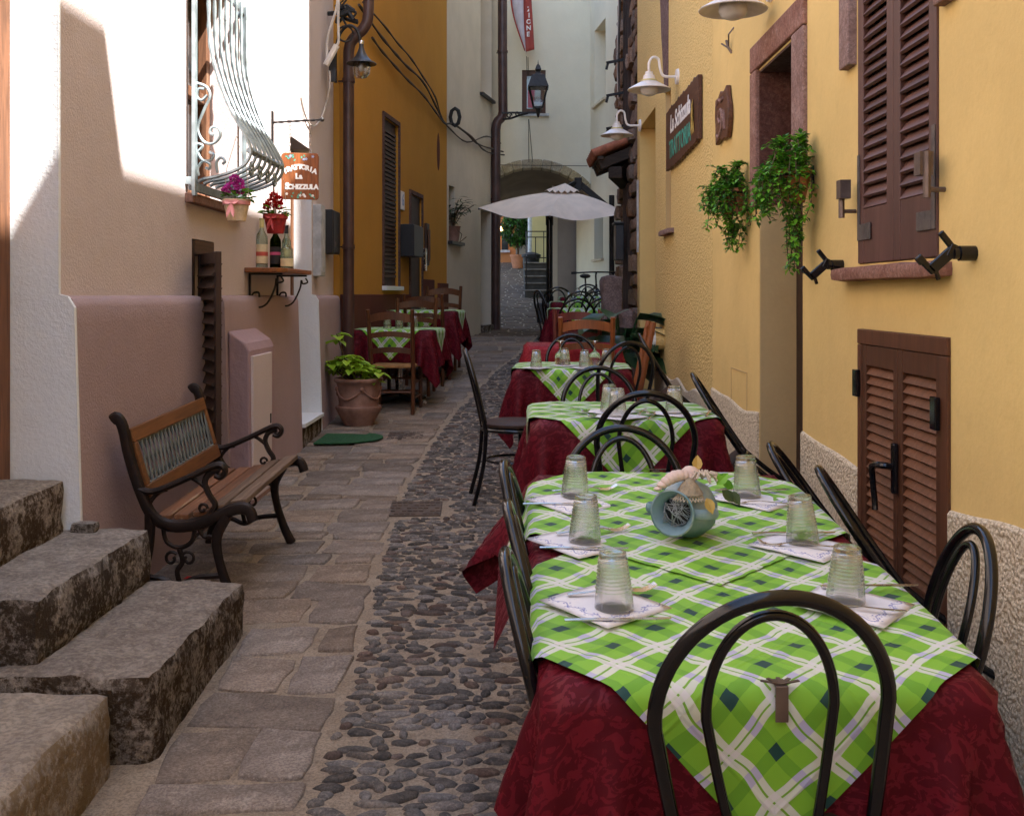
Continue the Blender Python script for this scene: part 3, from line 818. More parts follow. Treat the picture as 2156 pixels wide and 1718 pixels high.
# goose-bellied grille
GP = [(3.24, .055), (3.0, .055), (2.85, .06), (2.70, .09), (2.55, .14), (2.45, .185), (2.36, .235), (2.29, .265), (2.24, .265), (2.19, .235), (2.155, .175), (2.13, .10), (2.115, .03), (2.10, -.0)]
gr = MB()
for y in (5.52, 6.52): gr.box(XL + .035, XL + .055, y - .02, y + .02, 2.02, 3.28)
gr.box(XL + .035, XL + .055, 5.54, 6.50, 3.235, 3.28); gr.box(XL + .033, XL + .056, 5.54, 6.50, 2.045, 2.09)
for y in (5.52, 6.52):
    for z in (2.10, 3.24): gr.box(XL - .05, XL + .035, y - .018, y + .018, z - .02, z + .02)
gr = gr.build('window_grille', K['grille_metal'], pink, bevel=.002)
NB = 8
belly = []
for i in range(NB):
    y = 5.58 + (6.34 - 5.58) * i / (NB - 1)
    pts = smooth_path([(XL + .045 + q * 1.05, y, z) for z, q in GP], 5)
    rr = [.0105 * (1 + .22 * math.sin(k * 1.9)) if p.z > 2.42 else .0100 for k, p in enumerate(pts)]
    MB().tube(pts, rr, 6).build('bar', K['grille_metal'], gr, smooth=True)
hb = [Vector((XL + .045 + .262 * 1.05, 5.58 + .76 * k / 40, 2.27)) for k in range(41)]
MB().tube(hb, [.016 * (1 + .35 * math.sin(k * 1.4)) for k in range(41)], 7).build('cross_bar', K['grille_metal'], gr, smooth=True)
def scroll(c, r, s0, turns, n=20): return spiral(c, r, r * .25, s0, turns, n, 'xz')
ye = 5.545
for pts in (
    smooth_path([(XL+.05, ye, 2.62), (XL+.10, ye, 2.60), (XL+.12, ye, 2.55), (XL+.085, ye, 2.47), (XL+.055, ye, 2.38), (XL+.085, ye, 2.31), (XL+.14, ye, 2.30), (XL+.175, ye, 2.34), (XL+.165, ye, 2.38), (XL+.13, ye, 2.385), (XL+.12, ye, 2.355), (XL+.14, ye, 2.345)], 4),
    smooth_path([(XL+.105, ye, 2.555), (XL+.075, ye, 2.53), (XL+.05, ye, 2.55), (XL+.06, ye, 2.59), (XL+.09, ye, 2.59)], 4),
    smooth_path([(XL+.05, ye, 2.30), (XL+.08, ye, 2.29), (XL+.07, ye, 2.27), (XL+.055, ye, 2.25), (XL+.08, ye, 2.21), (XL+.12, ye, 2.21), (XL+.14, ye, 2.24), (XL+.115, ye, 2.255)], 4),
    smooth_path([(XL+.06, ye, 2.13), (XL+.055, ye, 2.17), (XL+.085, ye, 2.205), (XL+.12, ye, 2.19), (XL+.115, ye, 2.165), (XL+.095, ye, 2.17)], 4),
    smooth_path([(XL+.16, ye, 2.145), (XL+.155, ye, 2.20), (XL+.18, ye, 2.225), (XL+.20, ye, 2.205), (XL+.185, ye, 2.19)], 4)):
    MB().tube(pts, .008, 5).build('scroll', K['grille_metal'], gr, smooth=True)
for k in range(4):
    y = 5.70 + k * .18
    MB().tube(spiral((XL + .30, y, 2.19), .05, .012, 200, 1.3, 16, 'yz'), .007, 5).build('scroll', K['grille_metal'], gr, smooth=True)
# cellar opening with its louvred leaf standing open
bx(XL - .24, XL + .003, 5.625, 5.66, .3, 1.795).build('cellar_frame', K['dark_wood'], pink)
bx(XL - .24, XL + .004, 5.66, 6.015, 1.72, 1.795).build('cellar_lintel', K['dark_wood_y'], pink)
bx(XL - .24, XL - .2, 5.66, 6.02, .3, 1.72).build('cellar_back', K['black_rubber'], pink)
def louvre_leaf(name, wood_v, wood_h, parent, W, H, nslat, rail=.05, mid=None, T=.035, bot=.06, top=.06):
    """leaf in its own frame: x 0..W across, z 0..H up, y = thickness, outer face at y = -T"""
    fr = MB(); fr.box(0, rail, -T, 0, 0, H); fr.box(W - rail, W, -T, 0, 0, H); fr.box(rail, W - rail, -T + .002, -.002, 0, bot); fr.box(rail, W - rail, -T + .002, -.002, H - top, H)
    o = fr.build(name, wood_v, parent, bevel=.003, org=Vector((0, 0, 0)))
    sm = MB(); a = R(35); hh = (H - bot - top) / nslat
    L = hh * 1.25
    sm.box(0, W - 2*rail, -.006, .006, -L/2, L/2, Matrix.Rotation(-a, 4, 'X'))
    me = sm.mesh('slat'); me.materials.append(wood_h)
    for k in range(nslat):
        s = reuse(me, 'slat', o, (rail, -T*.5, bot + hh * (k + .5)))
    return o
lf = louvre_leaf('cellar_shutter', K['dark_wood'], K['dark_wood_y'], pink, .43, 1.38, 20, .035, T=.03)
lf.location = Vector((-1.735, 5.74, .34)) - WORG[pink.name]; lf.rotation_euler = (0, 0, math.atan2(-.38, .21))
# meter housing built out of the plinth
mb = MB(); y0, y1, xo = 6.06, 6.68, -1.555
pf = [(XP + .012, .1), (xo, .1), (xo - .01, 1.17), (xo - .03, 1.215), (XP + .012, 1.29)]
n = len(pf); mb.v = [Vector((x, y0, z)) for x, z in pf] + [Vector((x, y1, z)) for x, z in pf]
mb.f = [tuple(range(n)), tuple(range(2*n-1, n-1, -1))] + [(i, i + n, (i+1) % n + n, (i+1) % n) for i in range(n)]
mh = mb.build('meter_housing', K['mauve_side'], pink, bevel=.012)
bx(xo - .012, xo + .006, 6.09, 6.55, .30, 1.14).build('meter_door', K['pink_plaster'], mh, bevel=.004)
bx(xo + .006, xo + .012, 6.50, 6.515, .70, .76).build('latch', K['dark_box'], mh)
# ---------------------------------------------------------------- stone steps at the left
st = thing('stone_steps', 'worn lichen stained stone steps rising to the door at the far left', 'steps', (-1.5, 3.5, gz(3.5)), world=True)
rough_block(-2.6, -1.718, 2.0, 3.965, .58, .80, .04, .012, .02, 1).build('step', K['step_stone'], st, smooth=True, sharp=60)
rough_block(-2.6, -1.42, 3.09, 4.06, .385, .60, .04, .012, .02, 2).build('step', K['step_stone'], st, smooth=True, sharp=60)
rough_block(-2.4, -1.06, 3.02, 4.045, .10, .40, .04, .013, .022, 3).build('step', K['step_stone'], st, smooth=True, sharp=60)
rough_block(-2.4, -1.155, 1.6, 3.00, .0, .37, .045, .014, .035, 4).build('step', K['mortar_stone'], st, smooth=True, sharp=60)
rough_block(-1.70, -1.60, 3.94, 3.995, .59, .635, .03, .008, .015, 5).build('loose_stone', K['step_stone'], st, smooth=True)
# ---------------------------------------------------------------- smooth yellow house on the right
XR = 1.28
yel = thing('yellow_house', 'smooth yellow plastered house on the right with brown louvred shutters', 'building', (XR, 4, gz(4)), world=True)
DY = (4.84, 5.565, -.5, 2.69)
panel(MB(), (XR, 0), (0, 1), (-1, 0), .35, -22, 6.92, -2, 7.25, [DY, (4.715, 4.85, -.5, 1.965), (3.185, 3.925, 1.612, 3.25), (3.098, 3.92, .45, 1.372)]).build('wall', K['yellow_plaster'], yel)
bx(XR + .37, 8, -22, 6.92, -2, 7.2).build('body', K['yellow_plaster'], yel)
bx(XR - .02, 8.2, -22, 6.9, 7.253, 7.34).build('roof', K['roof_tile'], yel)
bx(XR + .02, XR + .5, 2.14, 2.60, 7.34, 8.0).build('chimney', K['yellow_plaster'], yel)
# stone door surround
for (y0, y1, z0, z1, nm) in ((5.565, 5.71, 1.97, 2.697, 'door_jamb'), (4.64, 4.84, 1.97, 2.697, 'door_jamb'), (4.64, 5.71, 2.70, 2.84, 'door_lintel')):
    bx(XR - .022, XR + .20, y0, y1, z0, z1).build(nm, K['trachyte'], yel, bevel=.008)
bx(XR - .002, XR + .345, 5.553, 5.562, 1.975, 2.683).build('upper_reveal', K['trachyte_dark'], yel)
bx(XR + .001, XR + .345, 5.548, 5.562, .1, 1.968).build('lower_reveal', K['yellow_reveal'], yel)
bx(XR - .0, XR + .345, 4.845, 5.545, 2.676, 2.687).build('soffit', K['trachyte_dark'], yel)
dr = bx(XR + .19, XR + .24, 4.85, 5.54, .35, 2.67).build('door', K['dark_wood'], yel)
bx(XR + .165, XR + .19, 4.85, 4.93, .35, 2.67).build('door_frame', K['cellar_wood_v'], dr)
rough_block(XR - .01, XR + .3, 4.85, 5.54, .15, .56, .06, .006, .02, 8).build('doorstep', K['trachyte'], yel, smooth=True, sharp=60)
# pebble-dash skirting with a wavy upper edge
for (a, b) in ((-4, 3.095), (3.922, 4.712), (5.568, 9.3)):
    if b > 9: b = 6.92
    n_ = max(6, int((b - a)/.08)); mb = MB()
    for i in range(n_ + 1):
        yy = a + (b - a) * i / n_; zt = .865 + .035 * noise.noise((yy * 1.7, 5, 0)) + .02 * math.sin(yy * 3)
        for x, z in ((XR - .012, -.3), (XR - .012, zt - .012), (XR - .006, zt - .003), (XR + .001, zt)): mb.v.append(Vector((x, yy, z)))
    for i in range(n_):
        for j in range(3): mb.f.append((i*4 + j, i*4 + j + 1, i*4 + j + 5, i*4 + j + 4))
    for e in (0, n_):
        k = len(mb.v); mb.v.append(Vector((XR + .001, a + (b - a) * e / n_, -.3))); mb.f.append((e*4, e*4+1, e*4+2, e*4+3, k) if e else (k, e*4+3, e*4+2, e*4+1, e*4))
    mb.build('skirting', K['cream_base'], yel)
rough_block(XR - .05, XR + .05, 2.18, 2.36, .0, .88, .05, .02, .04, 31).build('bare_stone', K['bollard_stone'], yel, smooth=True)
# upper shutters
def shutter_pair(nm, y0, y1, z0, z1, xf, wv, wh, nsl, bot, top, rail):
    W = (y1 - y0) / 2 - .002; out = []
    for k in range(2):
        lf = louvre_leaf(nm, wv, wh, yel, W, z1 - z0, nsl, rail, T=.038, bot=bot, top=top)
        # leaf x -> -y, outer face towards -x
        lf.location = Vector((xf, y1 - k * (W + .004), z0)) - WORG[yel.name]; lf.rotation_euler = (0, 0, R(-90)); out.append(lf)
    return out
up = shutter_pair('window_shutter', 3.185, 3.925, 1.615, 3.25, XR + .03, K['shutter_wood_v'], K['shutter_wood'], 30, .20, .1, .062)
for y0, y1, z0 in ((3.96, 4.075, 2.37), (3.04, 3.15, 2.365)):
    bx(XR - .035, XR + .02, y0, y1, z0, 3.4).build('window_jamb', K['trachyte'], yel, bevel=.006)
rough_block(XR - .07, XR + .02, 3.08, 4.09, 1.548, 1.603, .06, .003, .02, 9).build('window_sill', K['trachyte'], yel, smooth=True, sharp=60)
# strap hinges of the upper shutters
for y, d in ((3.925, -1), (3.185, 1)):
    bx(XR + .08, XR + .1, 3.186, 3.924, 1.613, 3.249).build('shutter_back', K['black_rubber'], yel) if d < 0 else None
    x = XR - .0125
    h = MB(); h.box(x, x + .004, min(y + d*.005, y + d*.03), max(y + d*.005, y + d*.03), 1.70, 2.02); h.box(x - .001, x + .003, min(y + d*.031, y + d*.15), max(y + d*.031, y + d*.15), 1.70, 1.76)
    h.build('hinge_strap', K['patina'], yel, bevel=.001)
    hk = MB(); yy = y - d * .045
    hk.box(XR - .075, XR - .035, min(yy, yy + d*.05), max(yy, yy + d*.05), 1.86, 1.93); hk.tube([(XR - .055, yy, 1.79), (XR - .055, yy, 1.93)], .012, 8); hk.tube([(XR - .055, yy, 1.815), (XR + .01, yy, 1.815)], .008, 6)
    hk.build('hinge_pin', K['steel_dull'], yel)
# cellar shutters
cl = shutter_pair('cellar_shutter', 3.15, 3.875, .50, 1.315, XR + .03, K['cellar_wood_v'], K['cellar_wood'], 20, .06, .075, .04)
fr = MB(); fr.box(XR - .012, XR + .06, 3.877, 3.919, .452, 1.315); fr.box(XR - .012, XR + .06, 3.099, 3.148, .452, 1.315); fr.box(XR - .013, XR + .06, 3.099, 3.919, 1.317, 1.371)
fr.build('cellar_frame', K['cellar_wood_v'], yel, bevel=.003)
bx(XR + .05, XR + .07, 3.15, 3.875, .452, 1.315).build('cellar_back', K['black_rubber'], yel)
for y, z in ((3.895, 1.12), (3.155, 1.09)):
    bx(XR - .03, XR - .0125, y - .012, y + .03, z, z + .10).build('hinge', K['black_metal'], yel, bevel=.003)
hm = MB(); yh = 3.512; hm.box(XR - .028, XR - .008, yh - .013, yh + .013, .83, 1.0)
hm = hm.build('shutter_bolt', K['black_metal'], yel, bevel=.005)
MB().tube(smooth_path([(XR - .025, yh, .92), (XR - .06, yh + .005, .925), (XR - .075, yh + .05, .915), (XR - .07, yh + .065, .87), (XR - .065, yh + .06, .80), (XR - .065, yh + .055, .765)], 4), [.012]*10 + [.011]*11, 8).build('handle', K['black_metal'], hm, smooth=True)
bx(-1.7, XR - .03, -11, -9, -1.5, 5.0).build('added_light_block', K['cream_plaster'], yel)  # unseen block added behind the camera to dim the frontal light
ht = MB()
for (y0, y1, z0, z1) in ((5.86, 6.30, 1.055, 1.062), (5.86, 5.867, .80, 1.055), (6.293, 6.30, .80, 1.055)): ht.box(XR - .004, XR + .002, y0, y1, z0, z1)
ht.build('hatch_outline', K['yellow_reveal'], yel)
# ---------------------------------------------------------------- rough yellow house further up
XY = 1.279
ry = thing('rough_yellow_house', 'yellow house of coarse rough plaster beyond the smooth one, with narrow doorway', 'building', (XY, 9, gz(9)), world=True)
panel(MB(), (XY, 0), (0, 1), (-1, 0), .35, 6.92, 11.3, -.3, 10.3, [(9.8, 11.1, -.3, 3.26), (8.8, 9.14, 2.06, 3.25)]).build('wall', K['yellow_rough'], ry)
bx(XY + .37, 8, 6.93, 11.3, -.3, 10.3).build('body', K['yellow_rough'], ry)
bx(XY - .1, 8.2, 6.925, 11.29, 10.303, 10.45).build('roof', K['roof_tile'], ry)
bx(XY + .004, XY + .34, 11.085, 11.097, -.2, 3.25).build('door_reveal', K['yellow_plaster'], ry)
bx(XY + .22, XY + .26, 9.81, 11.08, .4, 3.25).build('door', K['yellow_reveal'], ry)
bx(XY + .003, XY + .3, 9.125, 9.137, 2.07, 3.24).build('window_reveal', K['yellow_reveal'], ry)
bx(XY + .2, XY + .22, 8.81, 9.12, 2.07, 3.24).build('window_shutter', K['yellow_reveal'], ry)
rough_block(XY - .055, XY + .1, 8.62, 9.24, 2.005, 2.055, .06, .004, .015, 12).build('window_sill', K['trachyte'], ry, smooth=True)
mb = MB(); n_ = 14
for i in range(n_ + 1):
    t = i / n_; z = 3.26 + 1.9 * t; c = 9.05 + .3 * t; wd = .10 + .16 * min(1, t * 2.2) + .04 * noise.noise((t * 6, 2, 1))
    for y in (c - wd, c + wd): mb.v += [Vector((XY - .008 - .006 * noise.noise((t * 9, y, 0)), y, z)), Vector((XY + .01, y, z))]
for i in range(n_):
    a = i*4; mb.f += [(a, a+4, a+6, a+2), (a+1, a+5, a+4, a), (a+2, a+6, a+7, a+3)]
mb.build('cement_patch', K['bollard_stone'], ry)
mb = MB()
for i in range(31):
    yy = 6.93 + 2.85 * i / 30; zt = .80 + .05 * noise.noise((yy * 2.2, 5, 0))
    for x, z in ((XY - .014, -.3), (XY - .014, zt - .01), (XY + .001, zt)): mb.v.append(Vector((x, yy, z)))
for i in range(30):
    for j in range(2): mb.f.append((i*3 + j, i*3 + j + 1, i*3 + j + 4, i*3 + j + 3))
mb.build('skirting', K['cream_base'], ry)
bx(XY - .02, XY - .002, 11.16, 11.2, 1.95, 2.72).build('conduit', K['grey_metal'], ry)
# ---------------------------------------------------------------- old stone house, built stone by stone
sh = thing('stone_house', 'old house of bare brown stones between the yellow house and the pale one', 'building', (1.28, 12.6, gz(12.6)), world=True)
bx(1.36, 8, 11.31, 13.99, -.2, 11.2).build('body', K['wall_stone'], sh)
bx(1.2, 8.2, 11.31, 13.99, 11.203, 11.35).build('roof', K['roof_tile'], sh)
sr = random.Random(5)
for (ya, yb_, z0, z1) in ((11.32, 12.35, .3, 5.6), (13.0, 13.93, .3, 5.6)):
    z = z0
    while z < z1:
        h = sr.uniform(.15, .26); y = ya
        while y < yb_ - .08:
            wd = min(sr.uniform(.2, .42), yb_ - y)
            if yb_ - y - wd < .12: wd = yb_ - y
            ox = sr.uniform(-.03, .035)
            b = rough_block(1.28 + ox, 1.40, y + .008, y + wd - .008, z + .008, z + h - .008, .12, .022, .035, sr.random() * 50)
            b.build('stone', K['wall_stone'], sh, smooth=True)
            y += wd
        z += h
bx(1.33, 1.352, 12.36, 12.99, .5, 5.6).build('door', K['dark_wood'], sh)
for y in (12.38, 12.6, 12.84, 12.96): bx(1.29, 1.328, y, y + .03, .5, 5.6).build('door_post', K['dark_wood'], sh)
# ---------------------------------------------------------------- orange house on the left
OM = .112; OD = Vector((OM, 1, 0)).normalized(); ON = Vector((OD.y, -OD.x, 0)); O0 = (-1.70, 9.9)
def OS(px, py): 
    p = PL(px, py, *O0, OM); return (p - Vector((*O0, 0))).dot(OD), p.z
orange = thing('orange_house', 'deep orange house with dark brown skirting behind the left hand tables', 'building', (-1.4, 12.5, gz(12.5)), world=True)
OL = 5.60 / OD.y
w0, wz1 = OS(807, 245); w1, wz0 = OS(838, 603); d0, dz1 = OS(863, 408); d1, _ = OS(887, 500)
panel(MB(), O0, OD, ON, .3, .003, OL, -.2, 6.6, [(w0, w1, wz0, wz1), (d0, d1, -.2, dz1)]).build('wall', K['orange_plaster'], orange)
def along(s, off, z, O=O0, D=OD, Nn=ON): return Vector((*O, 0)) + D * s + Nn * off + Vector((0, 0, z))
def slabp(mb, s0, s1, o0, o1, z0, z1, O=O0, D=OD, Nn=ON):
    v = [along(s, o, z, O, D, Nn) for z in (z0, z1) for s, o in ((s0, o0), (s1, o0), (s1, o1), (s0, o1))]
    return mb.add(v, [(0, 1, 2, 3), (7, 6, 5, 4), (4, 5, 1, 0), (5, 6, 2, 1), (6, 7, 3, 2), (7, 4, 0, 3)])
slabp(MB(), .0, OL, -5, -.33, -.2, 6.6).build('body', K['orange_plaster'], orange)
slabp(MB(), .0, OL, -5, .15, 6.603, 6.75).build('roof', K['roof_tile'], orange)
slabp(MB(), .01, d0 - .03, -.01, .022, .1, 1.50).build('skirting', K['brown_plaster'], orange, bevel=.008)
s_, z_ = OS(912, 592); s2, _ = OS(921, 592)
slabp(MB(), d1 + .03, s_, -.01, .022, .1, 1.70).build('skirting', K['brown_plaster'], orange, bevel=.008)
slabp(MB(), s2, OL - .01, -.01, .03, .1, 1.66).build('skirting', K['brown_plaster'], orange, bevel=.008)
for (a, b, lo, hi) in ((w0, w1, wz0, wz1), (d0, d1, .3, dz1)):
    tr = MB(); slabp(tr, a - .05, a - .001, -.05, .02, lo, hi + .05); slabp(tr, a, b + .05, -.05, .02, hi + .001, hi + .05); slabp(tr, b + .001, b + .05, -.05, .02, lo, hi)
    tr.build('stone_surround', K['trachyte_dark'], orange)
sw = slabp(MB(), w0 + .01, w1 - .01, -.2, -.03, wz0, wz1).build('window_shutter', K['dark_wood'], orange)
mb = MB()
nsl = 34
for k in range(nsl):
    z = wz0 + .1 + (wz1 - wz0 - .2) * k / nsl
    slabp(mb, w0 + .06, w1 - .06, -.032, -.008, z, z + .03)
mb.build('slats', K['dark_wood_y'], sw)['kind'] = 'stuff'
slabp(MB(), w0 - .06, w1 + .06, -.1, .06, wz0 - .05, wz0 - .003).build('window_sill', K['white_plaster'], orange, bevel=.004)
slabp(MB(), d0 + .01, d1 - .01, -.2, -.02, .3, dz1).build('door', K['dark_wood'], orange)
s_, z_ = OS(923, 320); mb = MB()
mb.ell(along(s_, -.005, z_), .012, .13, .30, 16, 8, frame((0, 0, 1), ON).to_4x4()).build('niche_shade', K['brown_plaster'], orange, smooth=True)  # raised dark disc painted in for the shade of an oval opening
# house number tile
s_, z_ = OS(845, 423)
nt_ = slabp(MB(), s_ - .09, s_ + .09, .0, .02, z_ - .11, z_ + .11).build('number_tile', K['white_enamel'], orange, bevel=.004)
text_part('6', .2, K['blue_paint'], nt_, plane_M(along(s_, .022, z_), OD, (0, 0, 1)))
# ---------------------------------------------------------------- cream house on the left
CM = .217; CD = Vector((CM, 1, 0)).normalized(); CN = Vector((CD.y, -CD.x, 0)); C0 = (-1.07, 15.5)
def CS(px, py):
    p = PL(px, py, *C0, CM); return (p - Vector((*C0, 0))).dot(CD), p.z
cream = thing('cream_house', 'pale cream house past the orange one with deep set narrow windows', 'building', (-.7, 17, gz(17)), world=True)
CL = 3.32
h1 = (*(CS(945, 500)[0], CS(957, 500)[0]), CS(950, 508)[1], CS(950, 392)[1])
h2 = (CS(1012, 100)[0], CS(1035, 100)[0], CS(1012, 195)[1], 7.3)
h3 = (CS(1012, 600)[0], CS(1034, 600)[0], .9, CS(1012, 440)[1])
panel(MB(), C0, CD, CN, .35, .004, CL, .2, 7.6, [h1, h2, h3]).build('wall', K['cream_plaster'], cream)
CP = dict(O=C0, D=CD, Nn=CN)
slabp(MB(), .0, CL, -4, -.38, .2, 7.6, **CP).build('body', K['cream_plaster'], cream)
slabp(MB(), .0, CL, -4, .15, 7.603, 7.75, **CP).build('roof', K['roof_tile'], cream)
for h, m_ in ((h1, K['pane']), (h2, K['cream_plaster']), (h3, K['grey_metal'])):
    slabp(MB(), h[0] + .005, h[1] - .005, -.3, -.26, h[2], h[3], **CP).build('door' if h is h3 else 'window', m_, cream)
slabp(MB(), h2[0] - .06, h2[1] + .06, -.2, .06, h2[2] - .05, h2[2] - .003, **CP).build('window_sill', K['dark_box'], cream)
slabp(MB(), h1[0] - .05, h1[1] + .35, -.2, .07, h1[2] - .05, h1[2] - .003, **CP).build('window_sill', K['dark_box'], cream)
slabp(MB(), h3[0] + .01, h3[1] - .01, -.3, .06, .7, .98, **CP).build('doorstep', K['step_stone'], cream)
# ---------------------------------------------------------------- facade over the archway
AY = 19.5; AXC, AR, AZ = .27, 1.30, 2.575
fac = thing('arch_house', 'pale house front bridging the alley over a low stone arch', 'building', (.4, AY, gz(AY)), world=True)
def zar(x, r=AR): return AZ + math.sqrt(max(.0, r*r - (x - AXC)**2))
def arched(y0, y1, lift, x0=-.95, x1=1.332, top=7.4):
    mb = MB(); n_ = 30
    for i in range(n_ + 1):
        x = x0 + (x1 - x0) * i / n_; x2 = x
        zl = zar(x); zl2 = zl + lift
        mb.v += [Vector((x, y0, zl)), Vector((x, y0, top)), Vector((x, y1, zl2)), Vector((x, y1, top))]
    for i in range(n_):
        a = i*4; b = a + 4; mb.f += [(a, b, b+1, a+1), (a, a+2, b+2, b), (b+2, a+2, a+3, b+3), (a+1, b+1, b+3, a+3)]
    return mb
wl0, wl1 = P(1099, 240, AY), P(1149, 148, AY)
# front wall in three pieces round the window, the arch below
panel(MB(), (-.95, AY), (1, 0), (0, -1), .3, 0, 2.282, 4.12, 7.4, [(wl0.x + .95, wl1.x + .95, wl0.z, wl1.z)]).build('wall', K['facade_plaster'], fac)
mb = MB(); n_ = 40
for i in range(n_ + 1):
    x = -.95 + 2.282 * i / n_; mb.v += [Vector((x, AY, zar(x))), Vector((x, AY, 4.12))]
for i in range(n_): mb.f.append((i*2, i*2+2, i*2+3, i*2+1))
mb.build('spandrel', K['facade_plaster'], fac)
arched(AY + .31, AY + 2.8, -.26, top=7.4).build('vault', K['vault_shade'], fac)
na = 15
for i in range(na):
    a0 = math.pi * (.20 + .66 * i / na); a1 = math.pi * (.20 + .66 * (i + 1) / na) - .006; mb = MB()
    for y in (AY - .03, AY + .32):
        for (r, a) in ((AR - .02, a0), (AR - .02, a1), (AR + .15, a1), (AR + .15, a0)):
            mb.v.append(Vector((AXC + r * math.cos(a) * 1.0, y + sr.uniform(-.008, .004), AZ + r * math.sin(a))))
    mb.f = [(3, 2, 1, 0), (4, 5, 6, 7), (0, 1, 5, 4), (1, 2, 6, 5), (2, 3, 7, 6), (3, 0, 4, 7)]
    mb.build('arch_stone', K['arch_stone'], fac, bevel=.02)
wf = MB(); a, b = wl0, wl1
for q in ((a.x, a.x + .09, a.z, b.z), (b.x - .09, b.x, a.z, b.z), (a.x + .09, b.x - .09, a.z, a.z + .1), (a.x + .09, b.x - .09, b.z - .1, b.z)):
    wf.box(q[0], q[1], AY + .03, AY + .09, q[2], q[3])
wf = wf.build('window_frame', K['cellar_wood_v'], fac, bevel=.005)
bx(a.x + .05, b.x - .05, AY + .06, AY + .07, a.z + .05, b.z - .05).build('pane', K['pane_light'], wf)
bx(a.x - .05, b.x + .06, AY - .06, AY + .05, a.z - .05, a.z - .003).build('window_sill', K['grey_metal'], fac)
bx(a.x + .11, a.x + .24, AY + .05, AY + .058, a.z + .12, a.z + .45).build('curtain', K['petal_pink'], wf)
# ---------------------------------------------------------------- pale house on the right before the arch
RM = -.134; RD = Vector((RM, 1, 0)).normalized(); RN = Vector((-RD.y, RD.x, 0)); R0 = (1.33 - RM * 5.5, 14.0)
def RS(px, py):
    p = PL(px, py, *R0, RM); return (p - Vector((*R0, 0))).dot(RD), p.z
pale = thing('pale_house', 'pale greenish house at the right end of the alley, a tall niche in its wall', 'building', (1.6, 17, gz(17)), world=True)
RP = dict(O=R0, D=RD, Nn=RN)
hA = (RS(1275, 100)[0], RS(1252, 100)[0], RS(1252, 225)[1], RS(1252, 66)[1]); hB = (RS(1270, 500)[0], RS(1251, 500)[0], RS(1260, 545)[1], RS(1260, 430)[1])
panel(MB(), R0, RD, RN, .3, 0, 6.95, .2, 11.2, [hA, hB]).build('wall', K['facade_plaster'], pale)
for h in (hA, hB):
    v = MB(); slabp(v, h[0] + .004, h[1] - .004, -.24, -.2, h[2], h[3], **RP); v.build('window', K['cream_plaster'] if h is hA else K['pane_light'], pale)
    v = MB(); slabp(v, h[0] - .05, h[1] + .05, -.1, .05, h[2] - .045, h[2] - .003, **RP); v.build('window_sill', K['cream_base'], pale)
v = MB(); slabp(v, 0, 6.95, -5, -.33, .2, 11.2, **RP); v.build('body', K['facade_plaster'], pale)
v = MB(); slabp(v, 0, 5.3, -5, .1, 11.203, 11.35, **RP); v.build('roof', K['roof_tile'], pale)
bx(.78, 1.3, 21.0, 21.3, .8, 4.2).build('passage_wall', K['house_grey'], pale)
bx(.66, .775, 21.0, 24, .8, 4.2).build('passage_corner', K['cream_plaster'], pale)
# ---------------------------------------------------------------- houses beyond the arch
def far_house(name, label, x0, x1, y0, y1, z1, m_, wins, shutters):
    h = thing(name, label, 'building', ((x0+x1)/2, y0, gz(y0)), world=True)
    bx(x0, x1, y0, y1, gz(y0) - .3, z1).build('wall', m_, h)
    bx(x0 - .1, x1 + .1, y0 - .2, y1, z1 + .003, z1 + .15).build('roof', K['roof_tile'], h)
    for (a, b, c, d) in wins:
        wdw = bx(a, b, y0 - .03, y0 - .003, c, d).build('window', K['pane'], h)
        bx(a - .06, b + .06, y0 - .1, y0 - .032, c - .08, c - .003).build('sill', K['grey_metal'], wdw)
        if shutters: bx(a - .28, a - .01, y0 - .07, y0 - .032, c, d).build('shutter', shutters, wdw)
    return h
far_house('terracotta_house', 'low terracotta coloured house seen through the arch on the left', -2.2, -.1, 33, 36, 4.4, K['house_terracotta'], [(-.55, -.35, 2.9, 3.6)], None)
far_house('rosy_house', 'tall rosy house far beyond the arch above the terracotta one', -3, .1, 38, 42, 12, K['house_pink'], [(-.5, -.15, 5.1, 6.2)], K['dark_wood'])
far_house('weathered_house', 'tall grey weathered house far beyond the arch with closed shutters', -.1, .30, 31.5, 35, 11, K['house_grey'], [(.02, .18, 3.6, 5.4)], K['house_grey'])
far_house('ochre_house', 'ochre house beyond the arch behind the stair railing', .30, 1.6, 29, 33, 11, K['house_ochre'], [], None)
bx(1.22, 8, 21.4, 28.8, .5, 11).build('added_light_block', K['house_ochre'], pale)  # unseen block added to keep the sun off the street beyond the arch
# stair beyond the arch
ss = thing('stone_stair', 'dark stone stair climbing beyond the arch beside the black post', 'stairs', (.6, 24, gz(24)), world=True)
for k in range(5):
    bx(.13, 1.2, 24 + .27 * k, 26.5, gz(24) - .15 if k == 0 else gz(24) + .165 * k - .04, gz(24) + .165 * (k + 1) - .01 * 0).build('step', K['stair_dark'], ss, bevel=.015)
    bx(.11, 1.2, 23.975 + .27 * k, 24.3 + .27 * k, gz(24) + .165 * (k + 1) + .002, gz(24) + .165 * (k + 1) + .035).build('tread', K['stair_edge'], ss, bevel=.01)
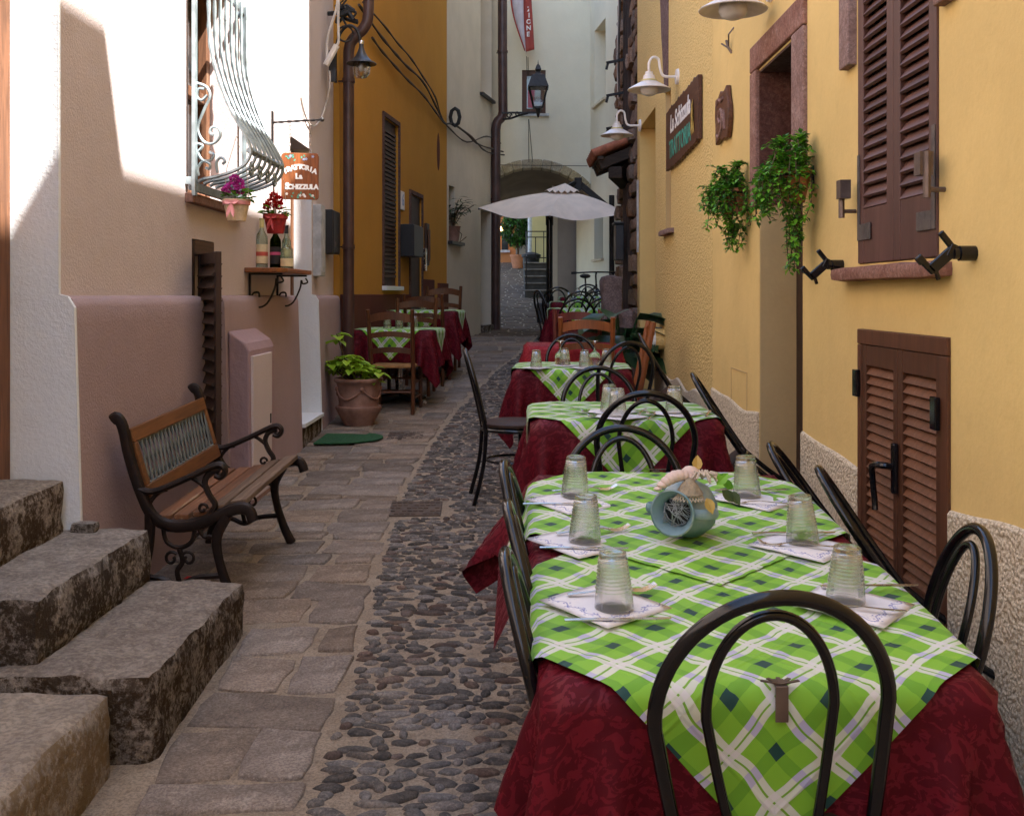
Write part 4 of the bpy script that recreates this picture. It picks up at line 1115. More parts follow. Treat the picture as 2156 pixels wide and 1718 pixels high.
# ================================================================ tables, cloths, chairs
def drape(u0, u1, v0, v1, step, a, b, rot=0, th=.004, steps=150, it=9, seed=0, wrinkle=.0, r=.014):
    """hang a cloth (rest rectangle u0..u1 x v0..v1, turned by rot) over a table top of half size a x b whose top is z = 0"""
    nu = max(4, int(round((u1-u0)/step))); nv = max(4, int(round((v1-v0)/step)))
    U, V = np.meshgrid(np.linspace(u0, u1, nu+1), np.linspace(v0, v1, nv+1), indexing='ij')
    c, s = math.cos(rot), math.sin(rot); rs = np.random.RandomState(seed)
    Pp = np.stack([U*c - V*s, U*s + V*c, np.full_like(U, th + .001)], -1)
    Pp += rs.normal(0, .0012, Pp.shape)
    rest0 = Pp.copy(); pin = (np.abs(Pp[..., 0]) < a - .07) & (np.abs(Pp[..., 1]) < b - .07)
    prev = Pp.copy(); du, dv = (u1-u0)/nu, (v1-v0)/nv; dd = math.hypot(du, dv)
    def sat(A, B, L, k):
        d = B - A; l = np.sqrt((d*d).sum(-1, keepdims=True)) + 1e-9
        q = d * ((l - L) / l * .5 * k); A += q; B -= q
    half = np.array([a - r, b - r]); hz = .6
    def collide(Pp, prev):
        q = np.abs(Pp[..., :2]) - half; qz = np.abs(Pp[..., 2] + hz) - (hz - r)
        Q = np.concatenate([q, qz[..., None]], -1); M = np.maximum(Q, 0); l = np.sqrt((M*M).sum(-1))
        ins = np.minimum(Q.max(-1), 0); sd = l + ins - r
        hit = sd < th
        sg = np.sign(np.concatenate([Pp[..., :2], Pp[..., 2:] + hz], -1)); sg[sg == 0] = 1
        g = M / (l[..., None] + 1e-9)
        one = (Q == Q.max(-1, keepdims=True)).astype(float)
        g = np.where((l > 1e-7)[..., None], g, one) * sg
        Pp += np.where(hit[..., None], g * (th - sd)[..., None], 0)
        Pp[pin] = rest0[pin]
        fr = hit * np.where(g[..., 2] > .6, .75, .25)
        prev += (Pp - prev) * fr[..., None] 
    for st in range(steps):
        v = (Pp - prev) * .975; prev = Pp.copy(); Pp += v; Pp[..., 2] -= 9.8 * (1/60.)**2
        for _ in range(it):
            for p in (0, 1):
                sat(Pp[p:nu:2][:len(Pp[p+1::2])], Pp[p+1::2], du, 1); A = Pp[:, p:nv:2]; B = Pp[:, p+1::2]; sat(A[:, :B.shape[1]], B, dv, 1)
                A = Pp[p:nu:2]; B = Pp[p+1::2]; A = A[:len(B)]
                sat(A[:, :-1], B[:, 1:], dd, .35); sat(A[:, 1:], B[:, :-1], dd, .35)
            for p in range(4):
                A = Pp[p::4]; B = Pp[p+2::4]; n_ = min(len(A), len(B)); sat(A[:n_], B[:n_], 2*du, .22)
                A = Pp[:, p::4]; B = Pp[:, p+2::4]; n_ = min(A.shape[1], B.shape[1]); sat(A[:, :n_], B[:, :n_], 2*dv, .22)
            collide(Pp, prev)
    if wrinkle:
        for i in range(nu + 1):
            for j in range(nv + 1):
                p = Vector(Pp[i, j]); Pp[i, j, 2] += wrinkle * max(0, noise.noise((p.x * 7 + seed, p.y * 7, p.z * 3)) + .2)
    mb = MB(); mb.v = [Vector(p) for p in Pp.reshape(-1, 3)]
    mb.uv = list(zip(U.ravel(), V.ravel()))
    k = nv + 1
    for i in range(nu):
        for j in range(nv): mb.f.append((i*k + j, (i+1)*k + j, (i+1)*k + j + 1, i*k + j + 1))
    return mb
def over(mb, others, gap=.004):
    """lift a cloth clear of the cloths below it"""
    for o in others:
        t = BVHTree.FromPolygons([tuple(p) for p in o.v], o.f)
        for i, p in enumerate(mb.v):
            loc, nn, _, dist = t.find_nearest(p)
            if loc is None or dist > .06: continue
            s = (p - loc).dot(nn)
            if s < gap: mb.v[i] = p + nn * (gap - s)
    return mb
def cloth(name, mb, m, label, cat, M, group=None):
    o = MB(); o.v = mb.v; o.f = mb.f; o.uv = mb.uv
    ob = o.build(name, m, smooth=True, sharp=180)
    ob.location = M.to_translation(); ob.rotation_euler = M.to_euler()
    return tag(ob, label, cat, group)
def table(label, x, y, hx, hy, ztop, tilt=0, group=None, kind='leg', grp=None):
    g = gz(y); t = thing('dining_table', label, 'table', (x, y, g), group=group)
    M = Matrix.Rotation(tilt, 4, 'X')
    MB().box(-hx + .03, hx - .03, -hy + .03, hy - .03, ztop - g - .05, ztop - g - .018).build('tabletop', K['dark_wood'], t, bevel=.006).rotation_euler = (0, 0, 0)
    if tilt:
        o = kids(t)[-1]; me = o.data; me.transform(Matrix.Translation((0, 0, ztop - g)) @ M @ Matrix.Translation((0, 0, -(ztop - g))))
    H = ztop - g - .035
    if kind == 'leg':
        for sx in (-1, 1):
            for sy in (-1, 1):
                MB().tube([(sx*(hx-.06), sy*(hy-.06), -.02), (sx*(hx-.06), sy*(hy-.06), H + sy*hy*math.tan(tilt) * .8)], .02, 8).build('leg', K['black_metal'], t, smooth=True)
    else:
        MB().lathe([(.035, .05), (.035, H)], 12).build('pedestal', K['steel'], t, smooth=True)
        MB().box(-.13, .13, -.13, .13, H - .01, H).build('top_plate', K['black_metal'], t)
        for k in range(4):
            b = MB(); a = R(45 + 90*k + 8); d = Vector((math.cos(a), math.sin(a), 0))
            b.tube([d * .02 + Vector((0, 0, .075)), d * .18 + Vector((0, 0, .055)), d * .34 + Vector((0, 0, .03))], [.045, .036, .026], 8, flat=((0, 0, 1), .8, 1))
            f = b.build('foot', K['dark_box'], t, smooth=True)
            MB().tube([d * .32 + Vector((0, 0, .032)), d * .37 + Vector((0, 0, .026))], .028, 8).build('end_cap', K['steel'], f, smooth=True)
    return t
TX = .44
def TM(x, y, z, tilt=0): return Matrix.Translation((x, y, z)) @ Matrix.Rotation(tilt, 4, 'X')
# the two joined front tables: one frame, sloping up the street
YC, ZC, TILT = 2.58, .8654, math.atan(.0643)
M12 = TM(TX, YC, ZC, TILT)
table('nearest dining table under the green check cloth in the foreground', TX, YC - .39, .40, .384, ZC - .39*.0643, TILT, 'front dining tables')
table('second dining table, joined to the far side of the nearest one, blue jug on it', TX, YC + .39, .40, .384, ZC + .39*.0643, TILT, 'front dining tables')
redA = drape(-.64, .67, -1.07, .06, .027, .40, .78, 0, .004, seed=1)
redB = drape(-.61, .68, -.12, 1.04, .027, .40, .78, 0, .009, seed=2)
over(redB, [redA])
def flare(mb, test, k):
    for i, p in enumerate(mb.v):
        if p.z < -.01 and test(p): mb.v[i] = p + Vector((math.copysign(1, p.x) * k * min(.34, -p.z), 0, .2 * k * -p.z))
flare(redB, lambda p: p.x < -.35, .42); flare(redA, lambda p: p.x > .35, .05)
RS_ = .665 * math.sqrt(2) / 2
def green(cy, th, seed):
    """diamond cloth centred at y = cy on the long top"""
    c45 = math.sqrt(.5)
    # rest rectangle centre shifted so the turned square sits at (0, cy)
    return drape(-RS_ + cy*c45, RS_ + cy*c45, -RS_ + cy*c45, RS_ + cy*c45, .0225, .405, .785, R(45), th, seed=seed, wrinkle=.0035)
gA = over(green(-.40, .012, 3), [redA, redB], .004)
gB = over(green(.37, .016, 4), [redA, redB, gA], .004)
cloth('tablecloth', redA, K['red_cloth'], 'burgundy damask tablecloth hanging from the nearest table in the foreground', 'tablecloth', M12, 'burgundy tablecloths')
cloth('tablecloth', redB, K['red_cloth'], 'burgundy tablecloth of the second table, its corners hanging beside the three left chairs', 'tablecloth', M12, 'burgundy tablecloths')
cloth('overcloth', gA, K['plaid'], 'green check overcloth nearest the camera, its point hanging behind the front chair', 'tablecloth', M12, 'green check overcloths')
cloth('overcloth', gB, K['plaid'], 'green check overcloth under the blue jug on the second table', 'tablecloth', M12, 'green check overcloths')
# single tables: one draped set shared by all
redS = drape(-.69, .69, -.66, .66, .03, .40, .385, 0, .004, seed=5)
gS = over(drape(-RS_, RS_, -RS_, RS_, .03, .405, .39, R(45), .010, seed=6, wrinkle=.003), [redS], .005)
redme = {}
def single(x, y, ztop, tl, rl, gl, rz=0, tilt=0, kind='leg', red='red_cloth', group='front dining tables', scale=1, hx=.4, hy=.385):
    t = table(tl, x, y, hx*scale, hy*scale, ztop - .001, 0, group, kind); t.rotation_euler = (0, 0, rz)
    M = Matrix.Translation((x, y, ztop)) @ Matrix.Rotation(rz, 4, 'Z')
    for key, mb, m, lab, nm, grp in (('r' + red, redS, K[red], rl, 'tablecloth', 'burgundy tablecloths'), ('g', gS, K['plaid'], gl, 'overcloth', 'green check overcloths')):
        if lab is None: continue
        if key not in redme:
            o = cloth(nm, mb, m, lab, 'tablecloth', M, grp); redme[key] = o
        else:
            o = redme[key].copy(); COL.objects.link(o); o['label'] = lab
        o.location = M.to_translation(); o.rotation_euler = (0, 0, rz); o.scale = (scale,)*3
single(.45, 4.69, .972, 'third dining table up the alley, beyond a pair of black arched chairs', 'burgundy cloth of the third table up the alley', 'green check cloth of the third table, three tumblers on it')
single(.37, 7.36, .99, 'fourth table up the alley, in front of the bare red one', 'burgundy cloth of the fourth table, rucked up at its front', 'green check cloth on the fourth table, with wine glasses on it', rz=R(-3))
single(.44, 8.85, 1.075, 'table under a plain red cloth beside the two slatted wooden chairs', 'plain bright red cloth without any green cover, by the wooden chairs', None, red='red_cloth_bright')
single(-1.18, 10.3, 1.155, 'pedestal table by the orange wall, nearer of the left hand pair', 'burgundy cloth of the nearer left hand table by the orange wall', 'green check cloth of the nearer left hand table by the orange wall', rz=R(-6), kind='ped', group='tables along the orange wall')
single(-1.06, 11.85, 1.31, 'pedestal table by the orange wall, farther of the left hand pair', 'burgundy cloth of the farther left hand table by the orange wall', 'green check cloth of the farther left hand table by the orange wall', rz=R(-6), kind='ped', group='tables along the orange wall')
single(.74, 12.0, 1.33, 'nearest of the three far tables beyond the upright stone', 'burgundy cloth of the nearest far table beyond the upright stone', 'green check cloth of the nearest far table beyond the upright stone', group='far dining tables')
single(.80, 13.15, 1.40, 'middle one of the three far tables before the bicycle', 'burgundy cloth of the middle far table', 'green check cloth of the middle far table', group='far dining tables')
single(.96, 14.35, 1.46, 'farthest dining table, next to the bicycle', 'burgundy cloth of the farthest table next to the bicycle', 'green check cloth of the farthest table next to the bicycle', group='far dining tables')
# ---------------------------------------------------------------- black hoop-backed chairs
def hoop(hw, hb, z0, z1, zs, y0, lean, n=28, yoff=0):
    """one bent rod: up from (−hb, z0), bulging to hw at zs, over the top z1 and down again"""
    L = [(-hb, z0), (-(hb + (hw - hb)*.55), z0 + (zs - z0)*.5), (-hw, zs)]
    pts = []
    for x, z in smooth_path([(q[0], 0, q[1]) for q in L], 5) and [(p.x, p.z) for p in smooth_path([(q[0], 0, q[1]) for q in L], 5)]: pts.append((x, z))
    for i in range(1, n): 
        a = math.pi - math.pi * i / n; pts.append((hw * math.cos(a), zs + (z1 - zs) * math.sin(a)))
    pts += [(-x, z) for x, z in pts[::-1] if x < -1e-6 and z <= zs + 1e-6]
    return [Vector((x, y0 + yoff - lean * (z - .44) - .10 * max(0, z - .44)**2, z)) for x, z in pts]
def make_black_chair(label):
    t = thing('hoop_chair', label, 'chair', (0, 0, 0), group='black hoop backed chairs')
    bm = K['black_metal']
    MB().tube(hoop(.196, .16, .42, .905, .70, -.185, .20), .0128, 14).build('back_hoop', bm, t, smooth=True)
    MB().tube(hoop(.108, .068, .44, .873, .70, -.172, .21), .0092, 12).build('inner_hoop', bm, t, smooth=True)
    MB().lathe([(.0, .440), (.185, .440), (.20, .452), (.20, .466), (.186, .474), (.0, .470)], 24).build('seat', K['dark_wood'], t, smooth=True)
    MB().tube([(.196*math.cos(2*math.pi*k/24), .196*math.sin(2*math.pi*k/24), .43) for k in range(24)], .012, 8, closed=True).build('seat_ring', bm, t, smooth=True)
    MB().tube([(.172*math.cos(2*math.pi*k/20), .172*math.sin(2*math.pi*k/20) , .24) for k in range(20)], .008, 6, closed=True).build('stretcher_ring', bm, t, smooth=True)
    for sx in (-1, 1):
        MB().tube(smooth_path([(sx*.165, -.183, .425), (sx*.170, -.20, .22), (sx*.185, -.255, .0)], 4), .0125, 8).build('leg', bm, t, smooth=True)
        MB().tube(smooth_path([(sx*.135, .13, .43), (sx*.15, .16, .22), (sx*.165, .20, .0)], 4), .0125, 8).build('leg', bm, t, smooth=True)
    return t
bc = make_black_chair('black hoop backed chair in the foreground at the near end of the front table')
def black(x, y, rz, label, z=None, tip=0, first=[True], sc_=None):
    z = gz(y) if z is None else z
    if tip:                                             # tipped forward on its front feet
        Rm = Matrix.Rotation(R(rz), 3, 'Z') @ Matrix.Rotation(-R(tip), 3, 'X')
        loc = Vector((x, y, z)) - Rm @ Vector((0, .2, 0)) * (sc_ or 1); rot = Rm.to_euler()
    else: loc = (x, y, z); rot = tuple(R(a) for a in rz) if isinstance(rz, tuple) else (0, 0, R(rz))
    if first[0]:
        first[0] = False; bc.location = loc; bc.rotation_euler = rot; bc['label'] = label; return bc
    return dup(bc, loc, rot=rot, label=label, scale=sc_)
black(.470, 1.955, (0, -6, 4), 'black hoop backed chair in the foreground at the near end of the front table', .12)
black(.345, 3.22, 180, 'black hoop chair at the far end of the second table', .145)
black(.515, 4.42, -2, 'black hoop chair at the near side of the third table, rising above its cloth', .205)
black(.43, 5.32, 181, 'black hoop chair at the far side of the third table, before rucked red cloth', .20)
black(.585, 6.86, 22, 'black hoop chair turned askew at the near side of the fourth table', .29)
black(.41, 7.86, 180, 'black hoop chair at the far side of the fourth table, before the plain red cloth', .28)
black(-.03, 6.33, -84, 'black hoop chair standing alone on the cobbles at the left, seen from its side', .262)
black(.27, 2.13, -90, 'first black hoop chair from the camera on the left side of the front tables', gz(2.13) - .02)
black(.27, 2.52, -88, 'middle black hoop chair of the three on the left side of the front tables', gz(2.52) - .02)
black(.255, 2.94, -92, 'third black hoop chair from the camera on the left side of the front tables', gz(2.94) - .02)
black(.70, 2.30, 82, 'black hoop chair at the right of the nearest table, its back against pebble dash', .085)
black(1.17, 2.98, 76, 'black hoop chair tipped forward on the table before the low louvred shutters', .11, 48, sc_=.9)
black(1.16, 3.40, 74, 'black hoop chair tipped forward beside the tall door recess', .13, 50, sc_=.9)
black(1.13, 4.98, 80, 'black hoop chair leaning at the right of the third table by the yellow wall', .20, 47, sc_=.93)
black(1.13, 7.45, 84, 'black hoop chair leaning at the right of the fourth table, before the big leaves', .27, 45, sc_=.95)
black(.62, 11.62, 3, 'black hoop chair at the near side of the nearest far table')
black(.88, 11.7, 8, 'black hoop chair at the right of the near side of the nearest far table')
black(.72, 12.62, 0, 'black hoop chair between the nearest and the middle far table')
black(.97, 12.75, -6, 'black hoop chair between the nearest and the middle far table, close to the stone wall')
black(.50, 12.9, -70, 'black hoop chair at the street side of the middle far table')
black(.50, 13.8, 0, 'black hoop chair between the middle and the farthest table, at the street side')
black(1.0, 14.9, 180, 'black hoop chair behind the farthest table, in front of the bicycle')
# ---------------------------------------------------------------- slatted wooden chairs
def make_wood_chair(label, m, grp):
    t = thing('wooden_chair', label, 'chair', (0, 0, 0), group=grp)
    bk = lambda z: -.20 - .20 * max(0, z - .46) - .12 * max(0, .2 - z)
    for sx in (-1, 1):
        pts = [(sx*(.195 + .02*max(0, z-.46)), bk(z), z) for z in (0, .2, .46, .65, .82, .985)]
        MB().tube(pts, [.021, .023, .024, .023, .022, .021], 8, flat=((1, 0, 0), .9, 1.05)).build('back_post', m, t, smooth=True, sharp=50)
        MB().tube([(sx*.20, .19, 0), (sx*.20, .18, .44)], [.019, .022], 8).build('leg', m, t, smooth=True)
        for z in (.16, .30): MB().tube([(sx*.195, -.20, z), (sx*.20, .18, z + .01)], .009, 6).build('rung', m, t, smooth=True)
    for z in (.20, .32): MB().tube([(-.2, .185, z), (.2, .185, z)], .009, 6).build('rung', m, t, smooth=True)
    MB().tube([(-.19, -.2, .22), (.19, -.2, .22)], .009, 6).build('rung', m, t, smooth=True)
    for z, h, rise in ((.90, .072, .03), (.74, .05, .022), (.595, .05, .022)):
        mb = MB(); n = 10
        for i in range(n + 1):
            x = -.195 + .39 * i / n; q = 1 - (2*i/n - 1)**2
            y = bk(z) - .035 * q; zz = z + rise * q
            for dy, dz in ((-.008, -h/2), (.008, -h/2), (.008, h/2), (-.008, h/2)): mb.v.append(Vector((x, y + dy, zz + dz)))
        for i in range(n):
            a = i*4
            for k in range(4): mb.f.append((a + k, a + (k+1) % 4, a + 4 + (k+1) % 4, a + 4 + k))
        mb.f += [(3, 2, 1, 0), (n*4, n*4+1, n*4+2, n*4+3)]
        mb.build('slat', m, t, smooth=True, sharp=35)
    mb = MB().box(-.21, .21, -.185, .205, .44, .475)
    mb.build('seat', K['rush'], t, bevel=.014)
    return t
def wood_chairs(m, grp, items):
    src = None
    for (x, y, rz, z, label) in items:
        if src is None:
            src = make_wood_chair(label, m, grp); src.location = (x, y, z); src.rotation_euler = (0, 0, R(rz))
        else: dup(src, (x, y, z), R(rz), label)
wood_chairs(K['chair_wood'], 'brown slatted chairs along the orange wall', [
    (-1.16, 9.86, -4, gz(9.75) - .02, 'brown slatted chair with rush seat beside the terracotta pot, at the nearer left hand table'),
    (-1.10, 10.72, 176, gz(10.8), 'brown slatted chair on the far side of the nearer left hand table'),
    (-.99, 11.42, -6, gz(11.3), 'brown slatted chair at the near side of the farther left hand table'),
    (-.93, 12.35, 176, gz(12.4), 'brown slatted chair behind the farther left hand table, nearest the cream house')])
wood_chairs(K['chair_wood_orange'], 'orange brown slatted chairs by the yellow wall', [
    (.555, 8.48, -5, gz(8.3) + .02, 'orange brown slatted chair at the near side of the plain red table'),
    (.71, 8.05, 88, gz(8), 'orange brown slatted chair against the yellow wall, seen edge on beside the big leaves')])
wood_chairs(K['chair_wood_red'], 'reddish slatted chair', [(.52, 9.22, 178, gz(9.3) + .01, 'reddish slatted chair on the far side of the plain red table')])
# ================================================================ things on the tables
def on12(px, py):                                       # point of the sloping front table top seen at a photo pixel
    k = (py - HZ) / F; z0 = ZC - YC * .0643
    d = (EYE - z0) / (k + .0643); return Vector(((px - PX) * d / F, d, EYE - k * d))
def onz(px, py, z): 
    d = (EYE - z) * F / (py - HZ); return Vector(((px - PX) * d / F, d, z))
CT = .021                                               # height of the cloths above the table top
def tumbler(label, p, tilt=0, first={}):
    if 'o' not in first:
        H = .112; R0, R1 = .0405, .0275
        out = []
        for i in range(57):
            t = i / 56; z = H * t; r = R0 + (R1 - R0) * t ** 1.15
            if .34 < t < .93: r += .0015 * math.sin((t - .34) * 2 * math.pi / .066)
            out.append((r, z))
        out += [(R1 - .003, H + .0012), (R1*.6, H - .0006), (0, H - .001)]
        inn = [(0, H - .011)] + [(max(.001, R0 + (R1 - R0) * t ** 1.15 - .0024), H * t) for t in (.88, .7, .5, .34, .2, .08, 0)]
        mb = MB(); mb.lathe([(R0 - .0024, 0.0)] + out, 28)
        mb.f = [f for f in mb.f if len(f) == 4]
        m2 = MB().lathe(inn, 28); m2.f = [f for f in m2.f if len(f) == 4]
        k = len(mb.v); mb.v += m2.v; mb.f += [tuple(i + k for i in f) for f in m2.f]
        o = mb.build('tumbler', K['glass'], smooth=True, sharp=180); first['o'] = o
        tag(o, label, 'glass', 'upturned tumblers')
    else:
        o = first['o'].copy(); COL.objects.link(o); o['label'] = label
    o.location = p; o.rotation_euler = (tilt, 0, rnd.uniform(0, 6))
    return o
def napkin(label, p, s, rz, tilt=0, first={}):
    if 'o' not in first:
        mb = MB(); n = 8; vs = []
        for i in range(n + 1):
            for j in range(n + 1):
                u, v = i / n, j / n
                mb.v.append(Vector((u - .5, v - .5,   .003 + .002 * noise.noise((u * 4, v * 4, 1)))))
        mb.uv = [(p_.x + .5, p_.y + .5) for p_ in mb.v]
        for i in range(n):
            for j in range(n): mb.f.append((i*(n+1) + j, (i+1)*(n+1) + j, (i+1)*(n+1) + j + 1, i*(n+1) + j + 1))
        o = mb.build('napkin', K['napkin'], smooth=True); first['o'] = o; tag(o, label, 'napkin', 'folded paper napkins')
        sm = o.modifiers.new('thick', 'SOLIDIFY'); sm.thickness = .0015
    else:
        o = first['o'].copy(); COL.objects.link(o); o['label'] = label
    o.location = p; o.rotation_euler = (tilt, 0, rz); o.scale = (s, s, 1)
    return o
def knife(label, p, rz, first={}, tilt=0):
    if 'o' not in first:
        mb = MB()
        mb.tube([(-.105, 0, .003), (-.06, 0, .004), (.0, 0, .004), (.005, 0, .004)], [.0065, .006, .0045, .004], 6, flat=((0, 0, 1), .45, 1))
        mb.prism([(.004, -.005), (.09, -.008), (.106, -.003), (.11, .004), (.004, .005)], .0016, t=(0, 0, .003))
        o = mb.build('knife', K['steel'], smooth=True, sharp=30); first['o'] = o; tag(o, label, 'knife', 'steel table knives')
    else:
        o = first['o'].copy(); COL.objects.link(o); o['label'] = label
    o.location = p; o.rotation_euler = (tilt, 0, rz); return o
def fork(label, p, rz, first={}, tilt=0):
    if 'o' not in first:
        mb = MB()
        mb.tube([(-.1, 0, .006), (-.05, 0, .008), (.0, 0, .012), (.03, 0, .010), (.045, 0, .006)], [.007, .005, .003, .0045, .010], 6, flat=((0, 0, 1), .3, 1))
        for k in range(4):
            y = -.0085 + .0057 * k
            mb.tube([(.043, y, .006), (.065, y, .004), (.082, y, .008), (.097, y*.95, .017)], .0017, 5)
        o = mb.build('fork', K['steel'], smooth=True, sharp=50); first['o'] = o; tag(o, label, 'fork', 'steel table forks')
    else:
        o = first['o'].copy(); COL.objects.link(o); o['label'] = label
    o.location = p; o.rotation_euler = (tilt, 0, rz); return o
up_ = Vector((0, 0, CT))
SET = [  # glass base px, napkin px, napkin rz, knife px & rz, fork px & rz, words
    ((1210, 1060), (1205, 1072), 38, (1180, 1080), 1, (1232, 1050), 12, 'farthest left place of the second table', 'behind'),
    ((1231, 1158), (1222, 1158), 40, (1228, 1176), -2, (1250, 1140), 16, 'left place level with the blue jug', 'beside'),
    ((1293, 1302), (1275, 1292), 42, (1300, 1331), 3, (1290, 1272), 14, 'near left place of the nearest table', 'near'),
    ((1573, 1060), (1590, 1066), 48, (1580, 1050), 1, (1600, 1080), 172, 'far right place of the second table', 'far'),
    ((1690, 1160), (1690, 1166), 50, (1670, 1143), 2, (1680, 1172), 168, 'right place level with the blue jug', 'beside'),
    ((1780, 1288), (1795, 1292), 52, (1830, 1258), 2, (1800, 1310), 170, 'near right place of the nearest table', 'near')]
for (g_, n_, nr, k_, kr, f_, fr_, wd, _q) in SET:
    napkin('white blue edged napkin at the ' + wd, on12(*n_) + up_ - Vector((0, 0, .003)), .195, R(nr), TILT)
    tumbler('upturned ribbed tumbler on the napkin at the ' + wd, on12(*g_) + up_ + Vector((0, 0, .004)), TILT)
    knife('table knife at the ' + wd, on12(*k_) + up_ + Vector((0, 0, .002)), R(kr), tilt=TILT)
    fork('fork lying at the ' + wd, on12(*f_) + up_ + Vector((0, 0, .001)), R(fr_), tilt=TILT)
# third and fourth tables
for px, py, wd, zt in ((1283, 868, 'far left of the third table', .972), (1313, 895, 'near middle of the third table, seen through a chair hoop', .972), (1420, 872, 'right side of the third table', .972)):
    p = onz(px, py, zt + .016); p.y = min(max(p.y, 4.36), 5.0)
    napkin('white napkin at the ' + wd, p + Vector((.01, .01, 0)), .19, R(45 + rnd.uniform(-6, 6)))
    tumbler('upturned ribbed tumbler at the ' + wd, p + Vector((0, 0, .008)))
    fork('fork at the ' + wd, p + Vector((-.13, .02, .003)), R(-70)); knife('knife at the ' + wd, p + Vector((.14, -.02, .003)), R(75))
def wine_glass(label, p, first={}):
    if 'o' not in first:
        mb = MB().lathe([(.034, 0), (.040, .03), (.041, .055), (.034, .082), (.012, .098), (.0045, .108), (.004, .15), (.006, .163), (.033, .170), (.034, .172), (.0, .173)], 20)
        mb.f = [f for f in mb.f if len(f) == 4]
        o = mb.build('wine_glass', K['glass'], smooth=True, sharp=180); first['o'] = o; tag(o, label, 'glass', 'upturned stem glasses')
    else:
        o = first['o'].copy(); COL.objects.link(o); o['label'] = label
    o.location = p; return o
zt = .99 + .016
for px, py, wd in ((1129, 776, 'left edge of the fourth table'), (1189, 770, 'fourth table just behind the left stem glass'), (1231, 778, 'near middle of the fourth table'), (1277, 772, 'right side of the fourth table, inside a chair hoop')):
    p = onz(px, py, zt); p.y = min(max(p.y, 7.02), 7.66); p.x = (px - PX) * p.y / F
    napkin('white napkin on the ' + wd, p, .17, R(45 + rnd.uniform(-9, 9)))
    tumbler('upturned tumbler on the ' + wd, p + Vector((0, 0, .008)))
for px, wd in ((1180, 'left one'), (1252, 'right one')):
    wine_glass('upturned stem glass on the fourth table, ' + wd, Vector(((px - PX) * 7.3 / F, 7.3, zt)))
for k, (x, y) in enumerate(((-1.28, 10.15), (-1.17, 10.2), (-1.05, 10.45))):
    tumbler('upturned tumbler on the nearer left hand table, ' + ('behind the chair back', 'right of another behind the chair back', 'farthest from the pot')[k], Vector((x, y, 1.172)))
tumbler('upturned tumbler on the farther left hand table by the orange wall', Vector((-1.08, 11.75, 1.327)))
for x, y, z, wd in ((.60, 11.9, 1.347, 'nearest far table'), (.9, 12.1, 1.347, 'nearest far table, close to the upright stone'), (.62, 13.1, 1.417, 'middle far table'), (.9, 13.2, 1.417, 'middle far table, close to the upright stone'), (.80, 14.3, 1.477, 'farthest table')):
    tumbler('upturned tumbler on the ' + wd, Vector((x, y, z)))
# cloth clips shaped like a little hand
def clip(label, p, rz=0):
    t = thing('tablecloth_clip', label, 'clip', p, rz, 'hand shaped cloth clips')
    mb = MB().box(-.011, .011, -.008, -.004, -.055, .006); mb.box(-.011, .011, -.006, .03, .003, .006); mb.build('clip_body', K['steel_dull'], t, bevel=.001)
    mb = MB()
    for k in range(5):
        a = R(30 + 30*k); mb.bar((0, 0, .008), (.038 * math.cos(a), .028 * math.sin(a) - .004, .010), .007, .002)
    mb.build('hand', K['steel_dull'], t)
clip('steel hand shaped clip on the near edge of the green cloth, inside the front chair', Vector((.447, 1.783, ZC - .797*.0643 + .014)))
clip('steel hand shaped clip at the far edge of the second table', Vector((.44, 3.372, ZC + .75*.0643 + .014)), math.pi)
# blue jug lying on its side with shells and net
jc = on12(1447, 1160) + up_
jug = thing('jug', 'blue grey two handled jug lying on its side among shells on the second table', 'jug', jc + Vector((-.01, 0, .0)), R(0)); jug.scale = (1.1,)*3
ax = Vector((-.52, -.84, .05)).normalized(); Fm = frame(ax, Vector((0, 0, 1))).to_4x4(); Fm = Matrix.Translation((.015, .045, .067)) @ Fm
pr = [(.0, -.088), (.034, -.086), (.038, -.080), (.036, -.072), (.055, -.050), (.066, -.022), (.066, .004), (.057, .028), (.043, .044), (.037, .055), (.040, .066), (.051, .077), (.053, .083), (.049, .084)]
jb_ = MB().lathe(pr, 28, Fm, wob=lambda a, z: 1 + .025 * math.cos(a * 9) * (1 if abs(z + .01) < .06 else .3)); jb_.f = [f for f in jb_.f if len(f) == 4]; jb_.build('body', K['vase'], jug, smooth=True, sharp=180)
m_ = MB().lathe([(.049, .084), (.043, .074), (.034, .060), (.033, .050), (.04, .03), (.03, .0), (.0, -.01)], 24, Fm); m_.f = [f for f in m_.f if len(f) == 4]; m_.build('mouth', K['vase_in'], jug, smooth=True, sharp=180)
for s in (-1, 1):
    pts = smooth_path([(0, s*.040, .062), (0, s*.072, .050), (0, s*.082, .025), (0, s*.066, .004)], 5)
    MB().tube([Fm @ p for p in pts], .011, 8, flat=(Fm.to_3x3() @ Vector((1, 0, 0)), 1, .45)).build('handle', K['vase'], jug, smooth=True)
nb = MB(); rj = random.Random(3)
for k in range(34):
    a, b = rj.uniform(0, 6.3), rj.uniform(0, 6.3)
    p, q = Vector((.032 * math.cos(a), .032 * math.sin(a), .052 + rj.uniform(0, .01))), Vector((.032 * math.cos(b), .032 * math.sin(b), .052 + rj.uniform(0, .01)))
    mid = (p + q) / 2 + Vector((0, 0, .016 + rj.uniform(0, .006))); nb.tube([Fm @ v for v in (p, p.lerp(mid, .6), mid, q.lerp(mid, .6), q)], .0009, 4)
nb.build('net_ball', K['net_grey'], jug)
MB().ell((0, 0, .048), .030, .030, .014, 12, 6, None).build('dark_filling', K['black_rubber'], jug, smooth=True).matrix_local = Fm
sb = MB()
